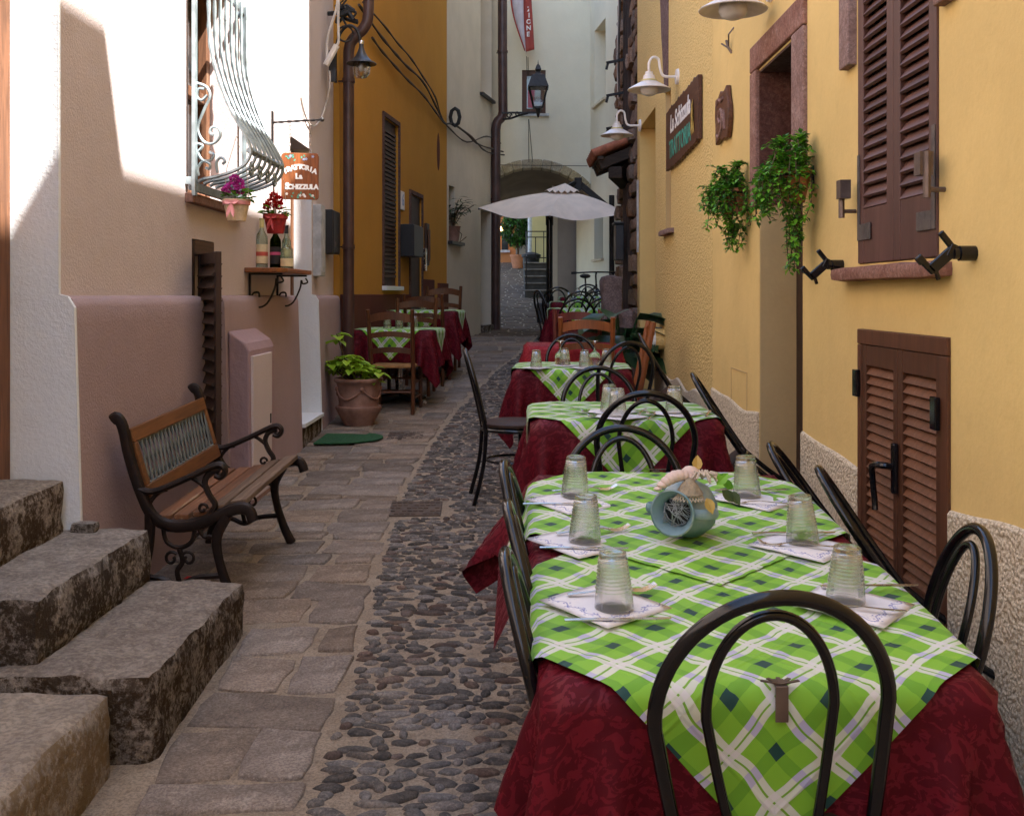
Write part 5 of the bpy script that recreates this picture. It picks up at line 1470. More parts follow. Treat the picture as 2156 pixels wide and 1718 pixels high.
for k in range(9):
    t = k / 8; c = Vector((-.085 + .10 * t, -.01 + .02 * t, .118 + .035 * math.sin(t * 2.4) + .01)); sb.ell(c * .8 + Vector((.01, 0, .02)), .010 + .006 * math.sin(t * math.pi), .010 + .008 * math.sin(t*math.pi), .005 + .009 * math.sin(t * math.pi), 10, 6)
sb.build('shell', K['shell'], jug, smooth=True)
sb = MB().tube(smooth_path([(-.06, -.03, .122), (-.02, -.028, .13), (.015, -.02, .148), (.04, -.0, .155)], 5), [.005]*5 + [.006]*6 + [.007]*5, 8)
sb = MB().ell((.02, .03, .150), .022, .018, .018, 10, 6); sb.build('shell', K['shell'], jug, smooth=True)
cone = MB()
for k in range(26):
    a = 2*math.pi*k/26
    for s in (-1, 1):
        cone.tube([Vector((.012, -.01, .148)) + Vector((r_ * .036 * math.cos(a + s*r_*1.1), r_ * .032 * math.sin(a + s*r_*1.1), -r_ * .05)) for r_ in (.15, .4, .7, 1)], .0011, 4)
cone.build('net_cone', K['net'], jug)
MB().lathe([(.032, .112), (.022, .128), (.008, .145), (.0, .149)], 14, Matrix.Translation((.012, -.01, 0))).build('net_lining', mat('burlap', (.30, .25, .17), .9, .3, 50, .5, 200), jug, smooth=True)
fr_ = MB()
for k in range(22):
    a = rj.uniform(0, 6.3); c = Vector((.045, .01, .145)); fr_.tube([c, c + Vector((.02 * math.cos(a), .02 * math.sin(a), .012)), c + Vector((.034 * math.cos(a), .03 * math.sin(a), rj.uniform(-.01, .01)))], .003, 5)
fr_.build('rope_knot', K['net'], jug, smooth=True)
for c, d, m_ in (((.045, -.04, .108), (.3, -.5, -.7), 'yellow_paint'), ((.035, .03, .155), (.1, 0, 1), 'yellow_paint'), ((.075, .0, .13), (.5, -.2, .6), 'leaf_green'), ((.085, -.01, .12), (.6, -.3, -.5), 'leaf_olive'), ((.09, .02, .13), (.8, .2, -.2), 'leaf_green'), ((.105, 0, .115), (.5, -.5, -.6), 'leaf_olive')):
    MB().leaf(Vector(c), Vector(d), Vector((0, -1, .5)), .036, .024, .3).build('leaf', K[m_], jug, smooth=True)
# ================================================================ bench
bx0, by0, by1 = -1.655, 4.27, 5.28; bg_ = gz(4.75)
bench = thing('park_bench', 'wooden slatted bench with dark cast iron ends against the mauve wall', 'bench', (bx0 + .3, (by0+by1)/2, bg_))
BZ = lambda z: z                                        # local: x across the seat (front +x), y along, z up
SL = math.atan((gz(by1) - gz(by0)) / (by1 - by0))
hl = (by1 - by0) / 2
def endframe(y):
    fr = MB(); s = 1
    back = smooth_path([(-.335, y, .775), (-.315, y, .785), (-.29, y, .745), (-.262, y, .62), (-.215, y, .48), (-.165, y, .385), (-.09, y, .345), (.02, y, .35), (.12, y, .385), (.20, y, .415), (.255, y, .41), (.275, y, .365)], 4)
    fr.tube(back, [.026] * len(back), 8, flat=((0, 1, 0), .75, 1.0))
    o = fr.build('end_frame', K['cast_iron'], bench, smooth=True)
    for pts, r in ((smooth_path([(-.175, y, .40), (-.185, y, .25), (-.22, y, .10), (-.24, y, 0.0)], 5), .024),
                   (smooth_path([(.16, y, .39), (.115, y, .30), (.125, y, .20), (.165, y, .08), (.205, y, .0)], 5), .024)):
        MB().tube(pts, [r * (.85 + .5 * abs(i / (len(pts) - 1) - .5)) for i in range(len(pts))], 8, flat=((0, 1, 0), .8, 1)).build('leg', K['cast_iron'], o, smooth=True)
    arm = smooth_path([(-.225, y, .50), (-.175, y, .485), (-.11, y, .50), (.0, y, .545), (.09, y, .585), (.135, y, .595), (.155, y, .57), (.135, y, .545), (.112, y, .553)], 4)
    MB().tube(arm, .017, 8, flat=((0, 1, 0), 1.2, .8)).build('armrest', K['cast_iron'], o, smooth=True)
    for pts, r in ((smooth_path([(.13, y, .575), (.085, y, .56), (.065, y, .52), (.085, y, .47), (.11, y, .43), (.09, y, .395)], 4), .013),
                   (smooth_path([(-.17, y, .40), (-.175, y, .44), (-.135, y, .485), (-.10, y, .495)], 4), .010),
                   (smooth_path([(.0, y, .545), (.03, y, .53), (.07, y, .50)], 4), .010),
                   (spiral((.055, y, .415), .022, .008, 0, 1.0, 10, 'xz'), .007),
                   (smooth_path([(-.225, y, .14), (-.12, y, .125), (-.05, y, .10), (.02, y, .13), (.13, y, .14)], 4), .013),
                   (smooth_path([(-.12, y, .34), (-.105, y, .28), (-.05, y, .255), (.005, y, .28), (.02, y, .34)], 4), .010),
                   (smooth_path([(-.05, y, .25), (-.035, y, .2), (-.06, y, .16), (-.05, y, .11)], 4), .012),
                   (spiral((-.085, y, .21), .03, .012, 40, 1.0, 12, 'xz'), .007), (spiral((-.01, y, .21), .03, .012, 140, -1.0, 12, 'xz'), .007),
                   (smooth_path([(.03, y, .345), (.06, y, .30), (.09, y, .30), (.12, y, .26)], 4), .009)):
        MB().tube(pts, r, 6).build('scrollwork', K['cast_iron'], o, smooth=True)
endframe(-hl); endframe(hl)
def backpt(t, off=0):                                   # along the reclined back, t = height above seat
    a = Vector((-.285, 0, .735)); b = Vector((-.195, 0, .445)); p = b.lerp(a, t); nrm = Vector((.29, 0, -.09)).normalized(); nrm = Vector((nrm.x, 0, .09 / .3)).normalized()
    return p + nrm * off
def backbar(t0, t1, y0, y1, th, nm, m, o0=0):
    mb = MB(); v = []
    for o in (o0, o0 + th):
        for t in (t0, t1):
            for y in (y0, y1): p = backpt(t, o); v.append((p.x, y, p.z))
    mb.add(v, [(0, 1, 3, 2), (4, 6, 7, 5), (0, 4, 5, 1), (2, 3, 7, 6), (0, 2, 6, 4), (1, 5, 7, 3)])
    return mb.build(nm, m, bench, bevel=.005)
backbar(.80, 1.0, -hl + .012, hl - .012, .025, 'back_rail', K['bench_wood'])
backbar(-.02, .20, -hl + .012, hl - .012, .025, 'back_rail', K['bench_wood'])
backbar(.20, .80, -hl + .012, -hl + .05, .024, 'back_stile', K['bench_wood']); backbar(.20, .80, hl - .05, hl - .012, .024, 'back_stile', K['bench_wood'])
rim = MB(); q = [(t, y) for t, y in ((.205, -hl + .052), (.795, -hl + .052), (.795, hl - .052), (.205, hl - .052))]
rim.tube([Vector((backpt(t, .012).x, y, backpt(t, .012).z)) for t, y in q], .006, 6, closed=True)
lt = rim.build('lattice_panel', K['lattice'], bench)
lm = MB(); ly = hl - .055
nst = 19
for s in (-1, 1):
    for k in range(-3, nst + 3):
        pts = []
        for i in range(17):
            t = .205 + .59 * i / 16; y = -ly + 2 * ly * (k + .5) / nst + s * (t - .5) * .10
            if not -ly < y < ly: continue
            p = backpt(t, .012 + s * .004); pts.append(Vector((p.x, y, p.z)))
        if len(pts) > 2: MB().tube(pts, .0105, 5, flat=((0, 1, 0), 1, .3)).build('strip', K['lattice'], lt)
for k, (x0, x1, z, m_) in enumerate(((-.155, -.094, .362, 'bench_slat'), (-.075, -.014, .366, 'bench_slat'), (.005, .066, .378, 'bench_slat'), (.085, .148, .402, 'bench_slat_old'), (.172, .245, .425, 'bench_slat_old'))):
    mb = MB(); a = (0, 0, -.09, -.2, -.14)[k]
    mb.box(-(x1-x0)/2, (x1-x0)/2, -hl + .01, hl - .01, -.011, .011, Matrix.Rotation(a, 4, 'Y'), ((x0+x1)/2, 0, z + .012))
    mb.build('seat_slat', K[m_], bench, bevel=.004)
MB().tube([(.02, -hl, .30), (.02, hl, .30)], .007, 6).build('tie_rod', K['cast_iron'], bench)
bench.rotation_euler = (SL, 0, 0); bench.scale = (.93, 1, 1); bench.location = (bx0 + .315, (by0+by1)/2, bg_ + .005)
# ================================================================ plants
def leaf_mesh(nm, m, L, W, bend):
    mb = MB().leaf((0, 0, 0), (1, 0, 0), (0, 0, 1), L, W, bend); me = mb.mesh(nm); me.materials.append(m); me.polygons.foreach_set('use_smooth', [True]*len(me.polygons)); return me
def leafy(parent, pts_dirs, me, name='leaf', smin=.7, smax=1.2, rr=random.Random(11)):
    for p, d in pts_dirs:
        d = Vector(d).normalized(); q = d.to_track_quat('X', 'Z'); o = reuse(me, name, parent, p, (q @ Vector((0,0,0)).to_track_quat('X','Z') if False else q).to_euler(), (rr.uniform(smin, smax),)*3)
# terracotta pot with a lime coloured plant
px_, py_ = -1.40, 9.12; pz = gz(py_)
pot = thing('flower_pot', 'large terracotta pot with garland relief and a lime green plant by the brown downpipe', 'plant pot', (px_, py_, pz))
S_ = 1.0
body = MB().lathe([(.0, .01), (.15, .01), (.155, .03), (.185, .075), (.215, .13), (.235, .17), (.232, .185), (.205, .19), (.20, .21), (.212, .30), (.215, .36), (.222, .40), (.245, .415), (.248, .435), (.24, .448), (.215, .448), (.20, .42)], 36)
body.build('pot', K['terracotta'], pot, smooth=True, sharp=50)
gl = MB()
for k in range(4):
    a0 = k * math.pi/2 + .3
    pts = []
    for i in range(13):
        t = i / 12; a = a0 + t * math.pi/2; z = .345 - .085 * math.sin(t * math.pi); pts.append(Vector((.216 * math.cos(a), .216 * math.sin(a), z)))
    gl.tube(pts, [.010 * (1 + .35 * math.sin(i * 2.2)) for i in range(13)], 6); gl.ell(pts[0] + Vector((0, 0, .005)), .025, .025, .025, 8, 6)
gl.build('garland', K['terracotta'], pot, smooth=True)
MB().lathe([(.0, .41), (.20, .41)], 24).build('soil', K['soil'], pot)
rp = random.Random(21)
lim = leaf_mesh('leaf', K['leaf_lime'], .15, .105, .3); lim2 = leaf_mesh('leaf', K['leaf_lime'], .12, .085, .35)
stems = MB(); pd = []
def stalk(base, tip, nl, sp, r=.007):
    mid = (Vector(base) + Vector(tip)) / 2 + Vector((rp.uniform(-.03, .03), rp.uniform(-.03, .03), .02))
    pts = smooth_path([base, mid, tip], 5); stems.tube(pts, [r]*len(pts), 5)
    for k in range(nl):
        a = k * 2.4 + rp.uniform(-.3, .3); t = 1 - sp * (k / max(1, nl)); p = pts[int(t * (len(pts) - 1))]
        pd.append((p, Vector((math.cos(a), math.sin(a), rp.uniform(-.25, .45)))))
stalk((-.05, 0, .42), (-.22, -.02, .86), 7, .18); 
for k in range(24):
    a = rp.uniform(0, 6.28); r = rp.uniform(.06, .24)
    stalk((.06 * math.cos(a), .06 * math.sin(a), .42), (-.04 + r * math.cos(a) * 1.05, r * math.sin(a), rp.uniform(.50, .66) - .1 * max(0, math.cos(a))), 6, .45, .005)
stalk((-.1, -.05, .42), (-.30, -.08, .60), 7, .4); stalk((.1, -.05, .42), (.24, -.12, .50), 7, .5)
stems.build('stem', K['stem'], pot)
pot.scale = (.86, .86, .93); leafy(pot, pd[::2], lim, rr=rp); leafy(pot, pd[1::2], lim2, rr=rp)
# trailing wall planters
def wall_planter(label, c, wx, seed, droop):
    r_ = random.Random(seed); t = thing('hanging_planter', label, 'plant pot', c, group='trailing plants beside the door')
    MB().lathe([(0, -.10), (.05, -.10), (.058, -.06), (.075, .02), (.083, .025), (.083, .04), (.07, .04)], 20).build('pot', K['terracotta_light'], t, smooth=True, sharp=50)
    MB().tube([(.085 * math.cos(2*math.pi*k/20), .085 * math.sin(2*math.pi*k/20), .015) for k in range(20)], .005, 5, closed=True).bar((.08, 0, .015), (wx, 0, .015), .02, .006).bar((wx - .004, 0, -.05), (wx - .004, 0, .06), .03, .004, (1, 0, 0)).build('wall_ring', K['iron'], t)
    st_ = MB(); lv = [MB(), MB()]; fl = MB()
    def sprig(pts):
        pts = smooth_path(pts, 6); st_.tube(pts, .0022, 4)
        for i in range(1, len(pts)):
            if r_.random() < .12: continue
            d = (pts[i] - pts[i-1]).normalized()
            for s in (0, 1, 2):
                a = r_.uniform(0, 6.28); v = Vector((math.cos(a), math.sin(a), r_.uniform(-.2, .7))); v = (v + d * .5).normalized()
                lv[r_.random() < .45].leaf(pts[i] + v * .004, v, Vector((0, 0, 1)), r_.uniform(.024, .038), r_.uniform(.016, .023), r_.uniform(0, .5), 2)
            if r_.random() < .035:
                for k in range(6):
                    a = k * 1.05; fl.leaf(pts[i] + Vector((0, 0, .01)), (math.cos(a), math.sin(a), .5), (0, 0, 1), .014, .007, .2, 2)
    for k in range(54):
        a = r_.uniform(0, 6.28); q = r_.uniform(.05, .18); ou = Vector((math.cos(a), math.sin(a), 0))
        if ou.x > .3: q *= .45
        top = r_.uniform(.02, .19) * (1.15 - q * 2.5)
        sprig([ou * .02 + Vector((0, 0, .03)), ou * q * .6 + Vector((0, 0, top)), ou * q + Vector((0, 0, top - r_.uniform(-.03, .12)))])
    for k in range(16):
        a = r_.uniform(2.0, 5.6); ou = Vector((math.cos(a), math.sin(a), 0)); q = r_.uniform(.08, .15); L = r_.uniform(.05, .20)
        sprig([ou * .03 + Vector((0, 0, .04)), ou * q + Vector((0, 0, .03)), ou * q * 1.1 + Vector((0, 0, -L * .5)), ou * q * .95 + Vector((r_.uniform(-.03, .03), 0, -L))])
    for k in range(9):
        L = droop * r_.uniform(.6, 1); x = r_.uniform(-.05, .06); y = r_.uniform(-.06, .06)
        sprig([(x * .5, y * .5, .04), (x - .05, y - .04, -.02), (x, y, -.15), (x + r_.uniform(-.03, .03), y * .6, -L * .7), (x * .6, y * .5, -L)])
    st_.build('stem', K['stem'], t); 
    for m_, l_ in zip((K['leaf_green'], K['leaf_mid']), lv): l_.build('foliage', m_, t, smooth=True)['kind'] = 'stuff'
    fl.build('flowers', K['petal_pink'], t)['kind'] = 'stuff'
    return t
pA = P(1543, 455, 5.98); wall_planter('trailing green plant in a wall pot left of the door recess, the lower hanging one', (XR - .085, 5.86, pA.z + .10), .085, 31, .32)
pB = P(1672, 418, 4.66); wall_planter('trailing green plant in a terracotta wall pot right of the door recess, the higher one', (XR - .09, 4.54, pB.z + .07), .09, 47, .40)
# big leaved plant in the corner
bp = thing('leafy_plant', 'dark big leaved plant in a pot behind the tables at the yellow wall', 'plant', (.93, 9.45, gz(9.45)))
MB().lathe([(0, 0), (.13, 0), (.17, .3), (.18, .32), (.15, .32)], 20).build('pot', K['terracotta'], bp, smooth=True, sharp=50)
big = MB().leaf((0, 0, 0), (1, 0, 0), (0, 0, 1), .42, .30, .35, 3); bigme = big.mesh('leaf'); bigme.materials.append(K['leaf_dark']); bigme.polygons.foreach_set('use_smooth', [True]*len(bigme.polygons))
rb = random.Random(4); lp = []; stm = MB()
for k in range(26):
    a = rb.uniform(0, 6.28); z = rb.uniform(.5, 1.0); p = Vector((.15 * math.cos(a), .10 * math.sin(a), z)); stm.tube([(0, 0, .3), p * .6 + Vector((0, 0, .2)), p], .008, 5)
    lp.append((p, Vector((math.cos(a), math.sin(a) - .3, rb.uniform(-.35, .35)))))
stm.build('stem', K['leaf_dark'], bp); leafy(bp, lp, bigme, rr=rb, smin=.75, smax=1.1)
# window plant of the cream house
wp_c = along((h1[0] + h1[1]) / 2 + .12, -.02, h1[2], **CP)
wp = thing('potted_plant', 'spiky green plant in a red pot on the sill of the cream house', 'plant', wp_c)
MB().lathe([(0, 0), (.09, 0), (.12, .22), (.13, .23), (.10, .23)], 16).build('pot', K['terracotta'], wp, smooth=True, sharp=50)
spk = MB().leaf((0, 0, 0), (1, 0, 0), (0, 0, 1), .17, .032, .25, 2); sme = spk.mesh('leaf'); sme.materials.append(K['leaf_dark'])
lp = []; stm = MB(); rb = random.Random(9)
for k in range(12):
    a = rb.uniform(0, 6.28); q = rb.uniform(.05, .26); tip = Vector((q * math.cos(a) + .08, q * math.sin(a) - .08, rb.uniform(.3, .72))); stm.tube([(0, 0, .2), tip * .5 + Vector((0, 0, .18)), tip], .006, 4)
    for j in range(9):
        p = Vector((0, 0, .2)).lerp(tip, .45 + .55 * j / 8) + Vector((0, 0, .05)); b = rb.uniform(0, 6.28); lp.append((p, Vector((math.cos(b), math.sin(b), rb.uniform(-.2, .6)))))
stm.tube([(.05, -.05, .2), (.15, -.16, .10), (.12, -.2, -.02), (.22, -.22, .06)], .006, 5)
stm.build('stem', K['stem'], wp); leafy(wp, lp, sme, rr=rb)
# clipped bush in a terracotta tub beyond the arch
tb = thing('potted_bush', 'round bush in a pale terracotta tub beyond the arch', 'plant', (-.04, 30.6, gz(30.6)))
MB().lathe([(0, 0), (.15, 0), (.21, .34), (.23, .34), (.23, .40), (.19, .40)], 20).build('tub', K['terracotta_light'], tb, smooth=True, sharp=50)
MB().tube([(0, 0, .35), (.02, 0, .6), (-.02, 0, .95)], [.035, .03, .02], 8).tube([(0, 0, .5), (-.1, 0, .9)], .02, 6).tube([(0, 0, .5), (.14, 0, .85)], .018, 6).build('trunk', K['stem'], tb, smooth=True)
fo = [MB(), MB()]; rb = random.Random(14)
for k in range(2600):
    a, b = rb.uniform(0, 6.28), rb.uniform(-1.3, 1.57); q = rb.uniform(.3, 1) ** .5
    k1 = 1 + .18 * noise.noise((math.cos(a) * 2, math.sin(a) * 2, b * 2))
    p = Vector((.52 * q * k1 * math.cos(b) * math.cos(a), .5 * q * k1 * math.cos(b) * math.sin(a), 1.12 + .50 * q * k1 * math.sin(b))); v = Vector((rb.gauss(0, 1), rb.gauss(0, 1), rb.gauss(.4, 1)))
    fo[k % 2].leaf(p, v, (0, 0, 1), rb.uniform(.10, .16), rb.uniform(.05, .075), .2, 2)
for m_, l_ in zip((K['leaf_olive'], K['leaf_mid']), fo): l_.build('crown', m_, tb)['kind'] = 'stuff'
# ================================================================ signs, lamps, pipes, street things
# hanging wooden sign
sgp = P(600, 275, 7.43)
hs = thing('hanging_sign', 'small painted wooden board reading TRATTORIA La SCHIZZULA on chains', 'sign', (XL, 7.43, 2.7), world=True)
sd = Vector((1, .12, 0)).normalized(); sn = Vector((.12, -1, 0)).normalized(); S0 = Vector((-1.69, 7.43, 0))
def SG(u, z, off=0): return S0 + sd * u + sn * off + Vector((0, 0, z))
zb, zt_ = 2.172, 2.505; W_ = .262
outl = []
rs_ = random.Random(2); R_ = .03
def rr_outline(w_, h_, r, n=5, wob=.004):
    o = []
    for cx, cz, a0 in ((w_ - r, h_ - r, 0), (r, h_ - r, 90), (r, r, 180), (w_ - r, r, 270)):
        for i in range(n + 1):
            a = R(a0 + 90 * i / n); o.append((cx + r * math.cos(a) + rs_.uniform(-wob, wob) * .4, cz + r * math.sin(a) + rs_.uniform(-wob, wob) * .4))
        # wavy edge to the next corner
        nx = {0: (w_/2, h_), 90: (0, h_/2), 180: (w_/2, 0), 270: (w_, h_/2)}[a0]; o.append((nx[0] + rs_.uniform(-wob, wob), nx[1] + rs_.uniform(-wob, wob)))
    return o
Mb = plane_M(SG(0, zb), sd, (0, 0, 1))
bd = MB().prism(rr_outline(W_, zt_ - zb, .025), .016, Mb).build('board', K['sign_wood'], hs, bevel=.003)
def stext(s, size, u, z, bold=.003, **kw): return text_part(s, size, K['white_paint'], bd, plane_M(SG(u, z, .0175), sd, (0, 0, 1)), .001, bold, **kw)
for i, ch in enumerate('TRATTORIA'):
    t = i / 8 - .5; M = plane_M(SG(W_/2 + t * .205, zb + .232 - .055 * t * t * 4 * .55, .0175), sd * math.cos(-t*.55) + Vector((0, 0, math.sin(-t*.55))), Vector((0, 0, 1)) * math.cos(t*.55) + sd * math.sin(t*.55))
    text_part(ch, .046, K['white_paint'], bd, M, .001, .003)
stext('La', .052, W_ * .47, zb + .165); stext('S', .062, .042, zb + .094); stext('CHIZZULA', .047, .152, zb + .09, space=.92)
pf = [MB(), MB(), MB(), MB()]
for k in range(30):
    top = k % 2; u = rs_.uniform(.02, W_ - .02); z = zb + (rs_.uniform(.285, .315) if top else rs_.uniform(.018, .042)) ; c = SG(u, z, .0165)
    if k % 3: 
        a = rs_.uniform(0, 6); d_ = sd * math.cos(a) + Vector((0, 0, math.sin(a))); pf[0].leaf(c, d_, sn, .022, .013, 0, 2)
    else:
        for j in range(5):
            a = j * 1.257; d_ = sd * math.cos(a) + Vector((0, 0, math.sin(a))); pf[1 + k % 2].leaf(c + sn * .001, d_, sn, .011, .008, 0, 2)
        pf[3].ell(c + sn * .001, .003, .003, .003, 6, 4)
for m_, p_, nm in zip((K['green_paint'], K['white_paint'], K['blue_paint'], K['yellow_paint']), pf, ('painted_leaves', 'painted_flowers', 'painted_flowers', 'painted_hearts')): p_.build(nm, m_, bd)['kind'] = 'stuff'
ar = MB(); a = Vector((XL + .0, 7.43, 2.72)); b = Vector((-1.405, 7.45, 2.745))
pts = [a.lerp(b, i / 24) for i in range(25)]; ar.tube(pts, [.008 * (1 + .3 * math.sin(i * 1.7)) for i in range(25)], 6); ar.ell(b, .017, .017, .017, 10, 6); ar.box(XL - .0, XL + .012, 7.415, 7.445, 2.5, 2.80)
ar.build('bracket', K['iron'], hs, smooth=True)
for u in (.06, .20):
    ch = MB(); top = a.lerp(b, (S0.x + u - a.x) / (b.x - a.x)); bot = SG(u, zt_ - .012, -.0)
    for i in range(8):
        c = top.lerp(bot, (i + .5) / 8); dz = (top - bot).length / 8 * .62
        ch.tube([c + (sd if i % 2 else sn) * .006 * math.cos(q * math.pi/4) + Vector((0, 0, dz * math.sin(q * math.pi/4))) for q in range(8)], .002, 4, closed=True)
    ch.build('chain', K['steel_dull'], hs)['kind'] = 'stuff'
# hanging flower baskets below the grille
def basket(label, c, top, m_, rib, petal, sc_, seed, weave):
    r_ = random.Random(seed); t = thing('flower_basket', label, 'flower basket', c, r_.uniform(-.2, .2), 'woven flower baskets hanging below the grille')
    n = 30; mb = MB(); H = .115 * sc_; r0, r1 = .052 * sc_, .075 * sc_
    mb.lathe([(0, 0), (r0, 0)] + [(r0 + (r1 - r0) * k / 12, H * k / 12) for k in range(1, 13)] + [(r1 + .004, H), (r1 + .004, H + .008), (r1 - .008, H + .008), (r1 - .008, H - .02), (0, H - .02)], n,
        wob=lambda a, z: 1 + .035 * math.sin(a * 15 + (math.floor(z / H * 6) % 2) * math.pi) if 0 < z < H else 1)
    o = mb.build('basket', m_, t, smooth=True, sharp=35)
    rb_ = MB().lathe([(r1 - .004, H - .022), (r1 + .003, H - .02), (r1 + .005, H - .002), (r1 + .002, H)], 24); rb_.f = [f for f in rb_.f if len(f) == 4]
    for s in (-1, 1):
        rb_.leaf((0, -r1 - .006, H - .015), (s * .9, -.15, .3), (0, -1, .3), .045 * sc_, .03 * sc_, .2); rb_.leaf((0, -r1 - .008, H - .015), (s * .25, -.12, -1), (0, -1, 0), .09 * sc_, .024 * sc_, -.05)
    rb_.build('ribbon', rib, t, smooth=True)
    for s in (-1, 1):
        a = Vector((s * r1, 0, H)); MB().tube([a, a.lerp(Vector((0, 0, top - c[2])), .5) + Vector((s * .02, 0, 0)), (0, .0, top - c[2])], .0018, 4).build('hanger', K['net'], t)
    lf_ = MB(); ft = [MB(), MB()]
    for k in range(26):
        a = r_.uniform(0, 6.28); d = Vector((math.cos(a), math.sin(a), r_.uniform(-.1, .8))); p = Vector((math.cos(a), math.sin(a), 0)) * r_.uniform(.02, .06) * sc_ + Vector((0, 0, H + r_.uniform(0, .05)))
        MB().leaf(p, d, (0, 0, 1), r_.uniform(.05, .075) * sc_, r_.uniform(.035, .05) * sc_, .25).build('leaf', K['leaf_mid'] if k % 2 else K['leaf_green'], t, smooth=True)
    for (x, z, q) in ((-.02, .075, .03), (.03, .10, .022), (.0, .125, .02), (.035, .065, .022), (-.045, .06, .02)):
        fm = MB()
        for k in range(70):
            v = Vector((r_.gauss(0, 1), r_.gauss(0, 1), r_.gauss(0, 1))).normalized(); p = Vector((x * sc_, -.035 * sc_, H + z * sc_)) + v * q * sc_ * .7
            fm.leaf(p, v + Vector((r_.uniform(-.5, .5), r_.uniform(-.5, .5), .2)), v, .020 * sc_, .018 * sc_, .2, 2)
        fm.build('flower_head', petal, t)
    return t
c1 = P(498, 466, 5.62); basket('cream woven basket of magenta flowers with pink bow under the grille', (c1.x, c1.y, c1.z), 2.35, K['basket_cream'], K['ribbon_pink'], K['petal_magenta'], .93, 3, 0)
c2 = P(580, 492, 6.5); basket('red woven basket of red flowers with dotted bow above the bottles', (c2.x, c2.y, c2.z), 2.40, K['basket_red'], K['ribbon_red'], K['petal_red'], .96, 8, 0)
# shelf with bottles
shz = 1.5 + (620 - 566) * 7.0 / F
shf = thing('wall_shelf', 'little wooden shelf on scrolled black iron brackets carrying wine bottles', 'shelf', (XL, 7.2, shz), world=True)
mb = MB().prism([(XL + .002, 6.68), (XL + .20, 6.72), (XL + .25, 6.82), (XL + .25, 7.6), (XL + .21, 7.72), (XL + .002, 7.74)], .03, t=(0, 0, shz - .03)); mb.build('board', K['shelf_wood'], shf, bevel=.005)
for y in (6.80, 7.58):
    k_ = MB(); k_.box(XL + .002, XL + .014, y - .01, y + .01, shz - .30, shz - .033); k_.box(XL + .014, XL + .22, y - .01, y + .01, shz - .045, shz - .033)
    k_.tube(smooth_path([(XL + .21, y, shz - .055), (XL + .225, y, shz - .085), (XL + .19, y, shz - .095), (XL + .18, y, shz - .07), (XL + .17, y, shz - .13), (XL + .12, y, shz - .23), (XL + .06, y, shz - .255), (XL + .02, y, shz - .21), (XL + .03, y, shz - .165), (XL + .065, y, shz - .16), (XL + .07, y, shz - .19)], 4), .0065, 5)
    k_.build('bracket', K['iron'], shf)
def bottle(label, p, glass, parts, h=.30, r=.037, fill=None):
    t = thing('wine_bottle', label, 'bottle', p, rnd.uniform(-.2, .2), 'wine bottles on the wall shelf')
    k = h / .30
    MB().lathe([(0, .002), (r - .003, .0), (r, .004), (r, .175*k), (r*.93, .195*k), (r*.6, .215*k), (.015, .232*k), (.0135, .25*k), (.0135, .292*k), (.016, .294*k), (.016, .30*k), (0, .30*k)], 20).build('glass', glass, t, smooth=True, sharp=60)
    for z0, z1, m_, dr_ in parts:
        MB().lathe([(r + dr_, z0*k), (r + dr_, z1*k)], 20).build('label', m_, t, smooth=True) if z0 < .2 else MB().lathe([(.0148, z0*k), (.0148, z1*k), (.0170, z1*k - .002), (.0175, .302*k), (0, .303*k)], 14).build('capsule', m_, t, smooth=True)
    return t
def bt(px, d): return Vector(((px - PX) * d / F, d, shz + .001))
bottle('clear wine bottle with cream label and red band, leftmost on the shelf', bt(551, 7.02), K['bottle_clear'], [(.03, .075, K['label_cream'], .0006), (.075, .10, K['label_red'], .0006), (.10, .145, K['label_cream'], .0006), (.245, .3, K['foil'], 0)], .335, .041)
bottle('dark green wine bottle with black label and pink band, in the middle of the shelf', bt(580, 7.02), K['bottle_green'], [(.03, .09, K['label_black'], .0006), (.09, .11, K['label_pink'], .0006), (.11, .145, K['label_black'], .0006), (.245, .3, K['black_rubber'], 0)], .30, .037)
bottle('squat clear bottle with patterned white label at the right of the shelf', bt(604, 6.98), K['bottle_clear'], [(.02, .10, K['label_cream'], .0006)], .20, .042)
bottle('slim clear bottle with black cap at the back of the shelf', bt(603, 7.2), K['bottle_clear'], [(.09, .14, K['label_cream'], .0006), (.245, .3, K['black_rubber'], 0)], .30, .032)
# meter boxes by the pipe
wb = thing('meter_box', 'tall narrow light grey box on the pink wall left of the dark one', 'meter box', (XL, 9.0, 2.0), world=True)
z0, z1 = 1.5 + 38*9/F, 1.5 + 188*9/F
bx(XL - .005, XL + .07, 8.92, 9.10, z0, z1).build('case', K['grey_metal'], wb, bevel=.006); bx(XL + .07, XL + .076, 8.935, 9.085, z0 + .03, z1 - .03).build('lid', K['grey_metal'], wb, bevel=.003)
db = thing('meter_box', 'dark open door of a meter box beside the brown downpipe', 'meter box', (XL, 9.4, 2.0), world=True)
z0, z1 = 1.5 + 86*9.4/F, 1.5 + 178*9.4/F
bx(XL - .005, XL + .09, 9.36, 9.70, z0, z1).build('case', K['dark_box'], db, bevel=.006); bx(XL + .09, XL + .10, 9.37, 9.69, z0 + .01, z1 - .01).build('lid', K['dark_box'], db, bevel=.003)
bx(XL + .10, XL + .108, 9.40, 9.43, z0 + .06, z0 + .11).build('latch', K['steel_dull'], db)
